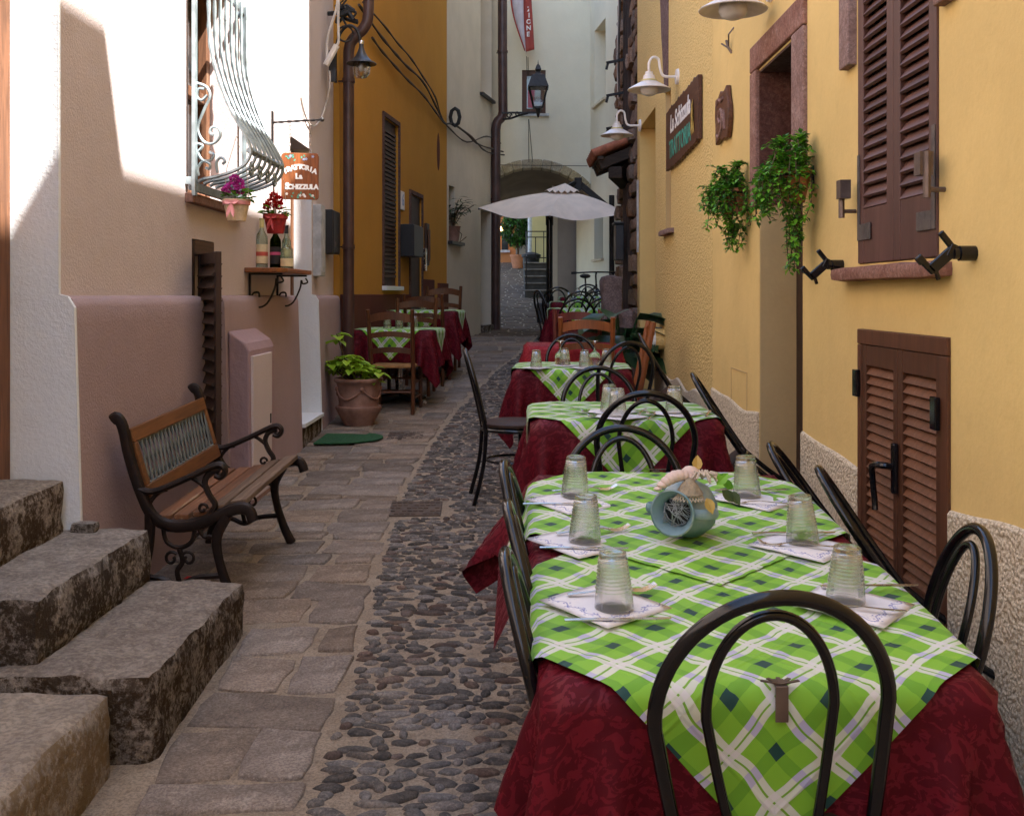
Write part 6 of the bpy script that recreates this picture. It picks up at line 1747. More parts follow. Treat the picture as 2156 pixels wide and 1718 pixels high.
# downpipes
def pipe(label, pts, r, m_, clips, grp=None, nm='downpipe'):
    t = thing(nm, label, 'drainpipe', pts[0], world=True)
    MB().tube(pts, r, 14).build('pipe', m_, t, smooth=True, sharp=60)
    for p, d in clips:
        c = MB().tube([Vector(p) - Vector((0, 0, .02)), Vector(p) + Vector((0, 0, .02))], r * 1.16, 14); c.bar(p, Vector(p) + Vector(d), .03, .012); c.build('clamp', K['pipe_brown'], t)
    return t
q = lambda px, py, d=9.85: P(px, py, d)
pp = [q(734, 745), q(734, 500), q(734, 250), q(734, 118)] + smooth_path([q(734, 112), q(738, 92), q(752, 74), q(766, 60), q(775, 35), q(776, -40)], 4)
pp[0].z = gz(9.85)
pipe('brown painted downpipe rising between the pink and the orange house, bent at the top', pp, .052, K['pipe_brown'], [(q(734, 520), (-.1, .05, 0)), (q(734, 170), (-.1, .05, 0))])
q2 = lambda px, py: P(px, py, 18.2)
p0 = q2(1044, 690); p0.z = gz(18.2)
pp = [p0, q2(1044, 500), q2(1044, 285)] + smooth_path([q2(1044, 275), q2(1047, 258), q2(1056, 248), q2(1059, 236)], 4) + [q2(1058, 100), q2(1058, -60)]
pipe('dark brown downpipe at the corner of the cream house by the arch', pp, .082, K['pipe_brown'], [(q2(1058, 110), (-.1, .1, 0)), (q2(1044, 420), (-.1, .1, 0))])
# black wall lamp
wl = thing('wall_lamp', 'black bell shaped wall lamp with clear globe on the pink wall end', 'lamp', P(702, 150, 9.5), world=True)
L = lambda px, py, d=9.45: P(px, py, d)
MB().box(-.03, .03, -.02, .02, -.14, .14, None, L(700, 140)).tube([L(703, 148), L(709, 148)], .012, 6).build('wall_plate', K['dark_box'], wl)
MB().tube(smooth_path([L(707, 175), L(706, 140), L(707, 105), L(716, 72), L(733, 55), L(750, 62), L(757, 80), L(758, 92)], 5), .014, 8).tube(arc(L(727, 72), .07, 0, 350, 16), .009, 6).build('arm', K['iron'], wl, smooth=True)
c = L(761, 98); Mz = Matrix.Translation(c)
MB().lathe([(.02, .02), (.022, -.01), (.035, -.05), (.055, -.09), (.09, -.13), (.135, -.155), (.137, -.162), (.08, -.15), (.02, -.12)], 24, Mz).build('shade', K['dark_box'], wl, smooth=True, sharp=60)
MB().lathe([(.018, .05), (.024, .03), (.02, .015)], 12, Mz).build('socket', K['steel'], wl, smooth=True)
MB().lathe([(.075, -.15), (.082, -.2), (.075, -.25), (.045, -.285), (0, -.295)], 20, Mz).build('globe', K['glass'], wl, smooth=True, sharp=180)
MB().lathe([(.012, -.13), (.03, -.19), (.028, -.22), (0, -.24)], 14, Mz).build('bulb', K['frosted'], wl, smooth=True, sharp=180)
# white enamel lamps
def white_lamp(label, d, x, zc, ylamp):
    t = thing('enamel_lamp', label, 'lamp', (XR, ylamp, zc), group='white enamel wall lamps', world=True)
    Mz = Matrix.Translation((x, ylamp, zc))
    MB().lathe([(.0, .10), (.03, .10), (.034, .075), (.045, .07), (.05, .04), (.055, .035), (.06, .02), (.07, .018), (.12, -.01), (.168, -.038), (.175, -.044), (.172, -.048), (.10, -.018), (.055, .0)], 28, Mz).build('shade', K['white_enamel'], t, smooth=True, sharp=50)
    MB().lathe([(.058, .022), (.063, .026), (.063, .034), (.056, .036)], 24, Mz).build('brass_ring', K['foil'], t, smooth=True)
    MB().lathe([(.07, -.02), (.073, -.05), (.06, -.078), (.03, -.092), (0, -.096)], 20, Mz).build('globe', K['frosted'], t, smooth=True, sharp=180)
    wx = XR if ylamp < 6.9 else XY
    MB().tube(smooth_path([(x, ylamp, zc + .10), (x, ylamp, zc + .17), (x + .03, ylamp, zc + .215), (x + .075, ylamp, zc + .20), (x + .09, ylamp, zc + .12), (x + .12, ylamp, zc + .065), (wx - .02, ylamp, zc + .06)], 5), .011, 8).build('arm', K['white_enamel'], t, smooth=True)
    MB().lathe([(0, 0), (.065, 0), (.06, .02), (0, .022)], 20, Matrix.Translation((wx - .0, ylamp, zc + .06)) @ Matrix.Rotation(R(-90), 4, 'Y')).build('wall_rose', K['white_enamel'], t, smooth=True, sharp=40)
white_lamp('white enamel wall lamp nearest to the long trattoria board', 8.4, 1.045, 1.5 + (620 - 178) * 8.4 / F, 8.4)
white_lamp('white enamel wall lamp farther up the alley above the tiled eave', 11.0, 1.03, 1.5 + (620 - 277) * 11.0 / F, 11.0)
white_lamp('white enamel lamp cut by the top edge of the photo, between board and door', 5.3, 1.085, 2.985, 5.3)
# long board on the yellow wall
ya, yb2 = 7.27, 8.86; zl0, zl1 = 2.56, 3.03
bs = thing('trattoria_board', 'long brown wooden board lettered La Schizzula and TRATTORIA on the yellow wall', 'sign', (XY, (ya+yb2)/2, 2.8), world=True)
ol = []; n_ = 26; rz_ = random.Random(6)
for i in range(n_ + 1): ol.append((ya + (yb2-ya) * i / n_, zl0 + .04*(1 - 2*i/n_)*.5 + .02 * (i % 2) * rz_.random() - .02*math.sin(i/n_*math.pi)))
for i in range(n_, -1, -1): ol.append((ya + (yb2-ya) * i / n_, zl1 + .02 * (i % 2) * rz_.random()))
Mw = Matrix(((0, 0, -1, XY - .004), (1, 0, 0, 0), (0, 1, 0, 0), (0, 0, 0, 1)))
bdo = MB().prism(ol, .03, Mw); bdo.f = [f[::-1] for f in bdo.f]; bdo = bdo.build('board', K['sign_wood_dark'], bs, bevel=.004)
def wtext(s, size, y, z, m_, bold=.006, sx=1, rot=0, **kw):
    M = plane_M((XY - .0355, y, z), Vector((0, -1, math.tan(rot))), Vector((0, 0, 1)))
    return text_part(s, size, m_, bdo, M, .0012, bold, sx=sx, **kw)
wtext('La Schizzula', .20, 8.10, 2.885, K['white_paint'], .005, sx=1.05, shear=.15)
wtext('TRATTORIA', .20, 8.12, 2.68, K['green_paint'], .004, sx=1.0)
flo = MB()
for k in range(7): flo.leaf((XY - .036, 7.42 + .02 * k, 2.64 + .05 * (k % 3)), (0, .3 - .1*k, 1), (-1, 0, 0), .16, .05, .0, 3)
flo.build('painted_bouquet', K['yellow_paint'], bdo)
# carved plaque and wall hook
pq = thing('wall_plaque', 'small ragged brown carved plaque on the yellow wall between board and door', 'plaque', (XR, 6.46, 2.6), world=True)
ol = []
for i in range(22):
    a = 2*math.pi*i/22; sq = max(abs(math.cos(a)), abs(math.sin(a))); ol.append((6.46 + .22 * math.cos(a) / sq * rz_.uniform(.82, 1.05), 2.60 + .155 * math.sin(a) / sq * rz_.uniform(.85, 1.05)))
pb = MB().prism(ol, .03, Matrix(((0, 0, -1, XR - .003), (1, 0, 0, 0), (0, 1, 0, 0), (0, 0, 0, 1)))); pb.f = [f[::-1] for f in pb.f]; pb = pb.build('plate', K['sign_wood_dark'], pq, bevel=.006)
cv = MB(); cv.tube(smooth_path([(XR - .034, 6.58, 2.50), (XR - .036, 6.50, 2.48), (XR - .036, 6.40, 2.55), (XR - .036, 6.45, 2.64), (XR - .036, 6.52, 2.60), (XR - .036, 6.47, 2.56)], 5), .010, 6)
cv.tube(smooth_path([(XR - .036, 6.38, 2.70), (XR - .036, 6.45, 2.69), (XR - .036, 6.52, 2.71), (XR - .036, 6.58, 2.68)], 4), .010, 6); cv.tube([(XR - .036, 6.33, 2.50), (XR - .036, 6.36, 2.62)], .009, 6); cv.build('relief', K['trachyte'], pb, smooth=True)
hk = thing('wall_hook', 'little forked metal hook on the yellow wall above the plaque', 'hook', (XR, 6.2, 3.05), world=True)
h0 = PX_(1541, 95, XR)
MB().tube([h0 + Vector((.0, 0, -.05)), h0 + Vector((-.02, .0, -.02)), h0 + Vector((-.03, .02, .03))], .008, 6).tube([h0 + Vector((-.02, 0, -.02)), h0 + Vector((-.05, .06, .02))], .006, 5).tube([h0 + Vector((-.02, 0, -.01)), h0 + Vector((-.03, -.05, .05)), h0 + Vector((0, -.06, .09))], .005, 5).build('prongs', K['steel_dull'], hk, smooth=True)
# shutter dogs
def dog(label, y):
    t = thing('shutter_dog', label, 'shutter holder', (XR, y, 1.62), group='black iron shutter holders', world=True)
    B = lambda a, b: Vector((XR - a, y + .004, 1.615 + b))
    MB().tube([B(.0, .0), B(.045, .0)], .022, 12).tube([B(.045, 0), B(.06, .0)], .017, 10).build('wall_socket', K['black_metal'], t, smooth=True, sharp=50)
    b = MB(); b.bar(B(.058, .012), B(.125, -.048), .012, .032, (0, 0, 1)); b.bar(B(.05, .0), B(.075, .012), .014, .04, (0, 0, 1)); b.bar(B(.066, .02), B(.098, .06), .012, .018, (0, 0, 1)); b.bar(B(.115, -.055), B(.15, -.02), .012, .018, (0, 0, 1)); b.bar(B(.145, -.028), B(.162, -.008), .016, .022, (0, 0, 1)); b.bar(B(.112, -.04), B(.102, -.075), .010, .012, (1, 0, 0))
    b.build('catch', K['black_metal'], t, bevel=.003)
dog('black iron shutter holder at the left end of the window sill', 4.13); dog('black iron shutter holder at the right end of the window sill', 2.93)
# vent
vt = thing('vent_pipe', 'round white vent cowl on a yellow stub low on the rough yellow wall', 'vent', (XY, 9.25, 1.1), world=True)
vz = 1.5 - 95*9.2/F; Mx = lambda x: Matrix.Translation((x, 9.25, vz)) @ Matrix.Rotation(R(-90), 4, 'Y')
MB().lathe([(.095, 0), (.095, .09)], 20, Mx(XY + .01)).build('stub', K['yellow_rough'], vt, smooth=True, sharp=40)
vc = MB().lathe([(.0, .0), (.10, 0), (.105, .02), (.09, .03), (0, .03)], 24, Mx(XY - .08)).build('cowl', K['white_paint'], vt, smooth=True, sharp=40)
ln = MB()
for k in range(9): ln.box(XY - .114, XY - .110, 9.25 - .075, 9.25 + .075, vz - .07 + k*.0175, vz - .064 + k*.0175)
ln.build('louvres', K['grey_metal'], vc)
# upright stones by the stone house
uz = gz(10.9)
rough_block(.86, 1.085, 10.8, 11.06, uz - .1, 1.70, .06, .02, .05, 41).build('standing_stone', K['bollard_stone'], smooth=True, org=Vector((.97, 10.93, uz)))
tag([o for o in COL.objects if o.name == 'standing_stone'][0], 'tall upright rough stone block where the yellow wall ends', 'stone')
rough_block(1.02, 1.18, 10.45, 10.62, gz(10.5) - .05, 1.36, .05, .025, .06, 43).build('standing_stone', K['bollard_stone'], smooth=True, org=Vector((1.1, 10.5, gz(10.5))))
tag([o for o in COL.objects if o.name == 'standing_stone.001'][0], 'smaller pointed grey stone beside the tall upright one', 'stone')
# black box and pipes on the stone house
bb = thing('letter_box', 'tall black metal box hung on the bare stone house', 'box', (1.2, 12.45, 2.2), world=True)
z0, z1 = 1.5 + 72*12.4/F, 1.5 + 152*12.4/F
bx(1.14, 1.24, 12.34, 12.60, z0, z1 - .03).build('case', K['dark_box'], bb, bevel=.01); bx(1.12, 1.24, 12.32, 12.62, z1 - .028, z1).build('hood', K['dark_box'], bb, bevel=.008)
cd = thing('conduit', 'grey cables and black brackets climbing the stone house', 'cables', (1.2, 12.6, 3), world=True)
for k in range(3):
    y = 12.72 + .05 * k; MB().tube(smooth_path([(1.22, y, 3.9), (1.21, y, 4.4), (1.22, y - .05, 5.0), (1.21, y - .1, 5.6)], 4), .014, 6).build('cable', K['cable_light'] if k else K['cable'], cd, smooth=True)
for z in (3.55, 3.95, 4.35): MB().bar((1.27, 12.7, z), (1.06, 12.7, z - .04), .03, .03).bar((1.08, 12.7, z - .04), (1.06, 12.7, z - .12), .03, .03).build('bracket', K['iron'], cd)
# tiled eave
ev = thing('tiled_eave', 'short old tiled eave on blackened beams jutting from the stone house', 'eave', (1.2, 12.6, 3.2), world=True)
e0 = 1.5 + 270*12.5/F
for k in range(6):
    y = 12.2 + .17 * k; x0 = .86
    MB().tube([(x0, y, e0 + .10), (1.30, y, e0 + .28)], [.085, .07], 10, flat=((0, 0, 1), .7, 1)).build('roof_tile', K['tile'], ev, smooth=True, sharp=50)
for y in (12.25, 12.6, 12.95): MB().bar((.94, y, e0 - .02), (1.34, y, e0 + .14), .10, .12).build('beam', K['old_beam'], ev, bevel=.01)
MB().bar((.95, 12.15, e0 + .055), (.95, 13.1, e0 + .055), .07, .04).build('fascia', K['old_beam'], ev, bevel=.006)
MB().bar((1.12, 12.2, e0 - .11), (1.36, 13.1, e0 - .16), .16, .14).build('beam', K['old_beam'], ev, bevel=.01)
# street lantern on a bracket
ld = 17.9; Q = lambda px, py: P(px, py, ld)
ln_ = thing('street_lantern', 'black four sided street lantern on a scrolled bracket before the arch house', 'lantern', Q(1060, 235), world=True)
lc = Q(1133, 0); lx = lc.x
zt0, zt1 = Q(1133, 187).z, Q(1133, 160).z; zb0 = Q(1133, 226).z
MB().lathe([(.24, 0), (.25, .01), (.15, zt1 - zt0), (.08, zt1 - zt0 + .02), (.05, zt1 - zt0 + .06), (.075, zt1 - zt0 + .1), (.05, zt1 - zt0 + .16), (.012, zt1 - zt0 + .2), (0, zt1 - zt0 + .28)], 4, Matrix.Translation((lx, ld, zt0)) @ Matrix.Rotation(R(45), 4, 'Z')).build('cap', K['iron'], ln_)
fr = MB()
for a in (45, 135, 225, 315):
    u = Vector((math.cos(R(a)), math.sin(R(a)), 0)); fr.bar(Vector((lx, ld, zt0)) + u * .21, Vector((lx, ld, zb0)) + u * .11, .02, .02)
fr.lathe([(.12, 0), (.12, .03), (.0, .03)], 4, Matrix.Translation((lx, ld, zb0 - .03)) @ Matrix.Rotation(R(45), 4, 'Z'))
fr.tube([(lx, ld, zb0 - .03), (lx, ld, zb0 - .12), (lx, ld, Q(0, 248).z)], [.05, .03, .012], 8)
fr.build('lantern_frame', K['iron'], ln_)
gl_ = MB().lathe([(.195, zt0 - .01), (.10, zb0 + .01)], 4, Matrix.Translation((lx, ld, 0)) @ Matrix.Rotation(R(45), 4, 'Z')); gl_.f = [f for f in gl_.f if len(f) == 4][:4]; gl_.build('pane', K['glass'], ln_)
ab = MB(); za = Q(0, 238).z; ab.bar((Q(1056, 0).x, ld, za), (lx + .03, ld, za), .03, .03)
ab.tube(smooth_path([Q(1058, 252), Q(1075, 250), Q(1092, 244), Q(1112, 239)], 5), .018, 6); ab.tube(spiral(Q(1072, 244), .05, .015, 0, 1.2, 14, 'xz'), .012, 5); ab.tube(spiral(Q(1090, 241), .04, .012, 90, 1.2, 14, 'xz'), .012, 5); ab.build('bracket_arm', K['iron'], ln_)
# hanging banner
bd_ = 19.0; B_ = lambda px, py, dy=0: P(px, py, bd_) + Vector((0, dy, 0))
fl = thing('banner', 'dark red and white folded banner hanging high on the arch house', 'banner', B_(1105, 110), world=True)
def strip(pl, pr, m_, nm, dyl=0, dyr=0):
    mb = MB(); l = smooth_path([B_(*p, dyl) for p in pl], 6); r = smooth_path([B_(*p, dyr) for p in pr], 6)
    for a, b in zip(l, r): mb.v += [a, b]
    for i in range(len(l) - 1): mb.f.append((2*i, 2*i+1, 2*i+3, 2*i+2))
    o = mb.build(nm, m_, fl, smooth=True); s = o.modifiers.new('thick', 'SOLIDIFY'); s.thickness = .012; return o
strip([(1103, -60), (1103, 0), (1104, 50), (1108, 110)], [(1119, -60), (1119, 0), (1122, 50), (1125, 108)], K['flag_red'], 'red_panel', 0, -.1)
strip([(1076, -60), (1077, 0), (1085, 45), (1106, 107)], [(1106, -60), (1104, 0), (1104, 50), (1109, 112)], K['flag_white'], 'white_panel', .06, .02)
strip([(1073.5, -60), (1074.5, 0), (1083, 45), (1104, 107)], [(1077, -60), (1078, 0), (1086, 45), (1107, 107)], K['flag_red'], 'red_edge', .04, .04)
for i, ch in enumerate('OSIZIONE'):
    py = 75.5 - (7 - i) * 13.2; px = 1111 + (7 - i) * .45
    if i == 7: px = 1110.5
    text_part(ch, .118, K['white_paint'], fl, plane_M(B_(px + 1.5, py, -.075), (1, -.25, 0), (0.02, 0, 1)), .003, .003)
for i, ch in enumerate('OSIZ'):
    text_part(ch, .12, K['flag_white'], fl, plane_M(B_(1090 + 2 * i * .6, -8 + i * 13, .0), (-1, 0, 0), (0, 0, 1)), .002, .0)
cw = MB()
for a, b in (((1112, 112), (1113, 150)), ((1109, 110), (1110, 150)), ((1113, 245), (1114, 336)), ((1114, 245), (1122, 336)), ((1051, 343), (1240, 344))): cw.tube([B_(*a, .35), B_(*b, .42)], .008, 4)
tag(cw.build('facade_wire', K['cable'], org=B_(1112, 245)), 'thin dark wires hanging on the arch house below its window', 'wire')
# cable bundles along the orange and cream walls
def wallpt(px, py, off=.05):
    if px < 942: return PL(px, py, *O0, OM) + ON * off
    return PL(px, py, *C0, CM) + CN * off
def cable(label, pix, r, m_, off=.06, seed=0):
    rr_ = random.Random(seed); pts = smooth_path([wallpt(x + rr_.uniform(-1, 1), y + rr_.uniform(-1, 1), off * rr_.uniform(.5, 1.2)) for x, y in pix], 5)
    t = tag(MB().tube(pts, [r * .7 * (1 + .25 * math.sin(i * 1.3)) for i in range(len(pts))], 6).build('cable', m_, smooth=True, org=pts[0]), label, 'cable', 'cables strung along the house fronts'); return t
cable('uppermost cable along the orange and cream fronts', [(752, 5), (800, 55), (830, 90), (857, 122), (880, 160), (905, 205), (925, 250), (942, 272), (980, 300), (1020, 332 - 44), (1050, 303)], .016, K['cable'], seed=1)
cable('middle cable along the orange and cream fronts', [(748, 10), (790, 75), (820, 112), (850, 140), (880, 172), (905, 215), (930, 258), (945, 262), (970, 276), (1000, 303), (1030, 315), (1054, 320)], .020, K['cable'], seed=2)
cable('lowest cable along the orange and cream fronts', [(775, 80), (795, 105), (822, 136), (850, 168), (880, 200), (905, 232), (928, 260), (950, 262), (985, 290), (1010, 316), (1035, 324), (1053, 327)], .018, K['cable'], seed=3)
jb = thing('cable_coil', 'black coil of cable where the orange and cream houses meet', 'cable', wallpt(941, 245, .1), world=True)
c = wallpt(941, 247, .12); MB().tube([c + Vector((.07 * math.cos(k*.785), .02, .13 * math.sin(k*.785))) for k in range(8)], .03, 6, closed=True).build('coil', K['black_rubber'], jb, smooth=True)
tangle = thing('cable_tangle', 'tangle of black clamps where cables meet the bend of the brown downpipe', 'cable', P(740, 20, 9.6), world=True)
tm = MB(); rt = random.Random(8)
for k in range(14):
    p = P(725 + rt.uniform(-14, 24), 22 + rt.uniform(-14, 14), 9.6 + rt.uniform(-.06, .06)); tm.tube(smooth_path([p, p + Vector((rt.uniform(-.1, .1), 0, rt.uniform(-.1, .06))), p + Vector((rt.uniform(-.12, .12), 0, rt.uniform(-.12, .1)))], 4), rt.uniform(.006, .022), 5)
tm.build('clamps', K['black_rubber'], tangle, smooth=True)
wc = MB().tube(smooth_path([P(712, -20, 9.3), P(708, 20, 9.3), P(690, 80, 9.3), P(688, 140, 9.3)], 5), .012, 6).tube(smooth_path([P(714, -20, 9.3), P(712, 40, 9.3), P(713, 85, 9.3), P(709, 96, 9.3)], 5), .012, 6).tube(smooth_path([P(694, 150, 9.3), P(694, 185, 9.3), P(682, 235, 9.3), P(668, 262, 9.0), P(652, 262, 8.7), P(640, 235, 8.5), P(634, 205, 8.4)], 5), .007, 5)
tag(wc.build('cable', K['cable_light'], smooth=True, org=P(712, 0, 9.3)), 'pale cables looping down the end of the pink wall beside the black lamp', 'cable')
tag(MB().tube([P(709, 96, 9.3), P(686, 138, 9.3)], .03, 8).build('cable_sleeve', K['white_enamel'], smooth=True, org=P(698, 117, 9.3)), 'white plastic cable sleeve tilted behind the black wall lamp', 'cable')
# boxes on the orange wall
s_, z0 = OS(842, 540); s2, _ = OS(862, 540); z1 = OS(842, 472)[1]
lb = thing('letter_box', 'black letter box on the orange wall left of its door', 'box', along(s_, 0, z0), world=True)
slabp(MB(), s_, s2, .0, .16, z0, z1).build('case', K['dark_box'], lb, bevel=.008); slabp(MB(), s_ - .01, s2 + .01, .161, .175, z0 + .01, z1 - .01).build('lid', K['dark_box'], lb, bevel=.004)
s_, z_ = OS(896, 515)
tp = thing('wall_ornament', 'narrow carved wooden ornament on the orange wall right of the door', 'ornament', along(s_, 0, z_), world=True)
slabp(MB(), s_ - .10, s_ + .10, .0, .035, z_ - .28, z_ + .28).build('back_board', K['dark_wood'], tp, bevel=.008); slabp(MB(), s_ - .04, s_ + .04, .036, .06, z_ - .22, z_ + .2).build('carving', K['door_wood'], tp, bevel=.01)
tag(slabp(MB(), s_ - .22, s_ - .14, .0, .05, z_ - .36, z_ - .06).build('intercom', K['steel'], org=along(s_, 0, z_), bevel=.006), 'small steel intercom panel beside the orange house door', 'intercom')
# umbrella
uc = P(1190, 430, 16.6)
um = thing('cantilever_umbrella', 'pale beige square parasol spread over the far tables', 'umbrella', (uc.x, 16.6, gz(16.6)), world=True)
cor = [P(1007, 438, 17.0), P(1156, 455, 15.6), P(1318, 447, 16.4), P(1200, 432, 18.0)]; apex = P(1190, 402, 16.7)
mb = MB(); nn = 10
for k in range(4):
    a, b = cor[k], cor[(k+1) % 4]; base = len(mb.v)
    for i in range(nn + 1):
        t = i / nn
        for j in range(nn + 1):
            s = j / nn; e = a.lerp(b, s); p = apex.lerp(e, t); p.z += .05 * math.sin(t * math.pi) * 1.0 - .09 * t * t * math.sin(s * math.pi) + .012 * math.sin(s * 9 + k * 2) * t; mb.v.append(p)
    for i in range(nn):
        for j in range(nn): q_ = base + i*(nn+1) + j; mb.f.append((q_, q_ + nn + 1, q_ + nn + 2, q_ + 1))
mb.build('canopy', K['canvas'], um, smooth=True, sharp=60)
v = MB(); tp_ = apex + Vector((0, 0, .05)); rg = [apex + (c - apex) * .34 + Vector((0, 0, .085)) for c in cor]; base = len(v.v); v.v.append(tp_ + Vector((0, 0, .07))); n = 24
for i in range(n):
    k = i * 4 // n; f_ = (i * 4 / n) - k; e = rg[k].lerp(rg[(k+1) % 4], f_); e = apex + (e - apex) * .72; v.v.append(Vector((e.x, e.y, e.z + (.03 if i % 2 else -.01))))
for i in range(n): v.f.append((0, 1 + i, 1 + (i+1) % n))
v.build('vent_flap', K['canvas'], um, smooth=True, sharp=60)
for c in cor: MB().bar(apex + Vector((0, 0, -.06)), c + Vector((0, 0, -.02)), .02, .03).build('rib', K['iron'], um)
ms = P(1288, 440, 16.9); MB().tube([(ms.x, ms.y, gz(16.9)), (ms.x, ms.y, 3.1)], .045, 10).build('mast', K['iron'], um, smooth=True)
MB().bar((ms.x, ms.y, 2.85), P(1216, 384, 16.9), .06, .10).build('boom', K['iron'], um, bevel=.01); MB().bar(P(1216, 382, 16.9), apex + Vector((0, 0, .05)), .06, .06).box(-.06, .06, -.06, .06, -.10, .10, None, P(1217, 388, 16.9)).build('hub', K['iron'], um, bevel=.01)
MB().box(ms.x - .35, ms.x + .35, ms.y - .35, ms.y + .35, gz(16.9), gz(16.9) + .08).build('base', K['dark_box'], um, bevel=.01)
ps = P(1157, 0, 16.2); po = thing('metal_post', 'black post with a heavy foot standing before the arch under the parasol', 'post', (ps.x, 16.2, gz(16.2)))
MB().tube([(0, 0, .0), (0, 0, 2.0)], .048, 10).build('post', K['black_metal'], po, smooth=True); MB().tube([(0, 0, 1.78), (0, 0, 1.95)], .062, 10).tube([(0, 0, .68), (0, 0, 1.78)], .052, 10).tube([(0, 0, .6), (0, 0, .68)], .065, 10).build('collar', K['black_metal'], po, smooth=True)
MB().box(-.2, .02, -.12, .12, .27, .58).build('weight', K['dark_box'], po, bevel=.02); MB().lathe([(0, 0), (.2, 0), (.18, .05), (0, .06)], 16).build('foot', K['black_metal'], po, smooth=True)
# bicycle against the pale wall
bk = thing('bicycle', 'black bicycle parked by the pale wall behind the far tables', 'bicycle', (1.06, 15.7, gz(15.7)), rz=R(70))
for x, nm in ((-.5, 'wheel'), (.52, 'wheel')):
    w_ = MB().tube([(x + .34 * math.cos(2*math.pi*k/28), 0, .34 + .34 * math.sin(2*math.pi*k/28)) for k in range(28)], .018, 6, closed=True).build('wheel', K['black_rubber'], bk, smooth=True)
    s_ = MB()
    for k in range(10): a = 2*math.pi*k/10; s_.tube([(x, 0, .34), (x + .325 * math.cos(a), 0, .34 + .325 * math.sin(a))], .002, 3)
    s_.build('spokes', K['steel'], w_)
fm = MB()
for a, b in (((-.5, 0, .34), (-.08, 0, .30)), ((-.08, 0, .30), (.36, 0, .78)), ((-.08, 0, .30), (-.22, 0, .82)), ((-.20, 0, .74), (.36, 0, .84)), ((-.5, 0, .34), (-.20, 0, .74)), ((.36, 0, .88), (.41, 0, .70)), ((.40, 0, .72), (.52, 0, .34))): fm.tube([a, b], .018, 8)
fm.build('frame', K['black_metal'], bk, smooth=True)
MB().tube([(.36, 0, .86), (.335, 0, 1.02), (.36, 0, 1.06)], .014, 8).tube(smooth_path([(.30, -.34, 1.06), (.37, -.12, 1.07), (.37, .12, 1.07), (.30, .34, 1.06)], 5), .012, 8).build('handlebar', K['black_metal'], bk, smooth=True)
for s in (-1, 1): MB().tube([(.315, s*.30, 1.062), (.295, s*.38, 1.058)], .019, 8).build('grip', K['black_rubber'], bk, smooth=True); MB().tube([(.37, s*.2, 1.06), (.44, s*.22, 1.04)], .008, 5).build('brake_lever', K['steel_dull'], bk)
MB().tube([(-.21, 0, .80), (-.235, 0, .98)], .013, 8).build('seat_post', K['steel_dull'], bk); MB().ell((-.24, 0, 1.0), .14, .075, .035, 12, 6).build('saddle', K['black_rubber'], bk, smooth=True)
MB().tube([(-.08, -.05, .30), (-.08, .05, .30)], .09, 14).tube([(-.08, .05, .30), (.02, .09, .18)], .012, 6).build('crank', K['steel_dull'], bk, smooth=True)
# railing, bin, lamps beyond the arch
rl = thing('stair_railing', 'thin iron railing at the top of the dark stair beyond the arch', 'railing', (.5, 25.5, gz(24) + .82), world=True)
zr = gz(24) + .82; y = 25.45; rm = MB()
for z in (zr + .02, zr + .14 + .02, zr + .66, zr + .80): rm.bar((.16, y, z), (1.2, y, z), .025, .025)
rm.build('rails', K['iron'], rl)
for x in (.17, .40, .60, .82, 1.05): MB().bar((x, y, zr - .02), (x, y, zr + .85 if x < .2 else zr + .66 if int(x*100) % 3 else zr + .8), .022, .022, (1, 0, 0)).build('baluster', K['iron'], rl)
MB().bar((.17, 24.05, gz(24) + .1), (.17, 24.05, gz(24) + .95), .025, .025, (1, 0, 0)).bar((.17, 24.05, gz(24) + .95), (.17, y, zr + .8), .025, .025).build('handrail', K['iron'], rl)
bn = thing('rubbish_bin', 'black lidded bin standing at the head of the stair beyond the arch', 'bin', (.30, 26.0, gz(26)))
MB().lathe([(0, 0), (.17, 0), (.21, .75), (.24, .76), (.24, .82), (.1, .88), (0, .89)], 16).build('body', K['black_rubber'], bn, smooth=True, sharp=50); MB().box(-.1, .1, -.26, -.2, .74, .80).build('handle', K['black_rubber'], bn)
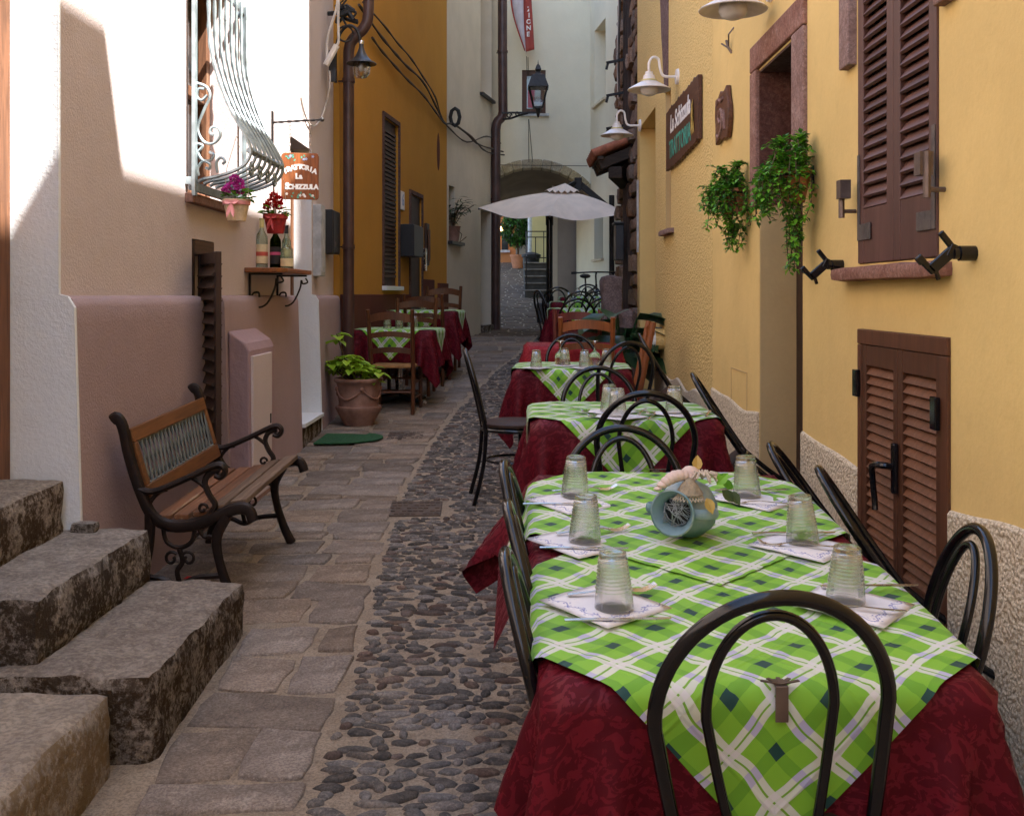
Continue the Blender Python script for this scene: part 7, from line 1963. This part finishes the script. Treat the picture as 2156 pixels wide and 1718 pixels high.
dp = P(1116, 0, 28.6); tag(MB().tube([(dp.x, 28.7, gz(28.7)), (dp.x, 28.7, 8)], .06, 10).build('drainpipe', K['grey_metal'], smooth=True, org=Vector((dp.x, 28.7, gz(28.7)))), 'pale grey drainpipe on the corner of the ochre house beyond the arch', 'drainpipe')
l2 = thing('street_lantern', 'small dark street lantern glimpsed through the arch beside the downpipe', 'lantern', P(1056, 430, 27))
MB().lathe([(.16, 0), (.20, .02), (.10, .16), (.05, .19), (.07, .24), (0, .30)], 4).build('cap', K['iron'], l2); MB().lathe([(.14, -.01), (.08, -.3), (.0, -.32)], 4).build('lantern_frame', K['dark_box'], l2); MB().bar((-.0, 0, -.32), (-.6, .1, -.32), .04, .04).build('bracket_arm', K['iron'], l2)
l3 = thing('wall_lamp', 'little lamp with a lit yellow bulb on the terracotta house beyond the arch', 'lamp', P(1055, 478, 32.6))
MB().ell((0, 0, -.05), .075, .075, .09, 12, 8).build('bulb', K['bulb'], l3, smooth=True); MB().lathe([(.16, .0), (.06, .1), (0, .11)], 14).build('shade', K['iron'], l3, smooth=True); MB().tube([(0, 0, .1), (.1, .05, .2), (.4, .2, .2), (.5, .4, .1)], .02, 6).build('arm', K['iron'], l3, smooth=True)
# doormat, leaf litter
dm = MB(); n = 14; pts = []
for i in range(n + 1):
    a = math.pi * i / n; pts.append((-1.60 + .50 * math.sin(a) ** .8, 8.12 + .34 - .34 * math.cos(a)))
dm.prism(pts, .012); o = dm.build('doormat', K['mat_green'], bevel=.004)
o.location = (.0, 0, gz(8.2) + .022); o.rotation_euler = (0, 0, 0); tag(o, 'half round green doormat on the slabs before the white doorway', 'doormat')
lf = MB().leaf((0, 0, 0), (1, .2, .1), (0, 0, 1), .07, .05, .4).build('dry_leaf', K['petal_red'], smooth=True); lf.location = (-1.48, 4.60, gz(4.6) + .03); tag(lf, 'curled red dry leaf on the ground under the bench', 'leaf')
lf = MB().prism([(-.04, -.03), (.03, -.035), (.045, .02), (-.02, .035)], .018).build('stone_chip', K['arch_stone'], bevel=.006); lf.location = (.055, 3.25, gz(3.25)); tag(lf, 'pale tan chip of stone among the cobbles under the red cloth', 'stone')
for o in list(bpy.data.objects):
    if '_w' in o: del o['_w']
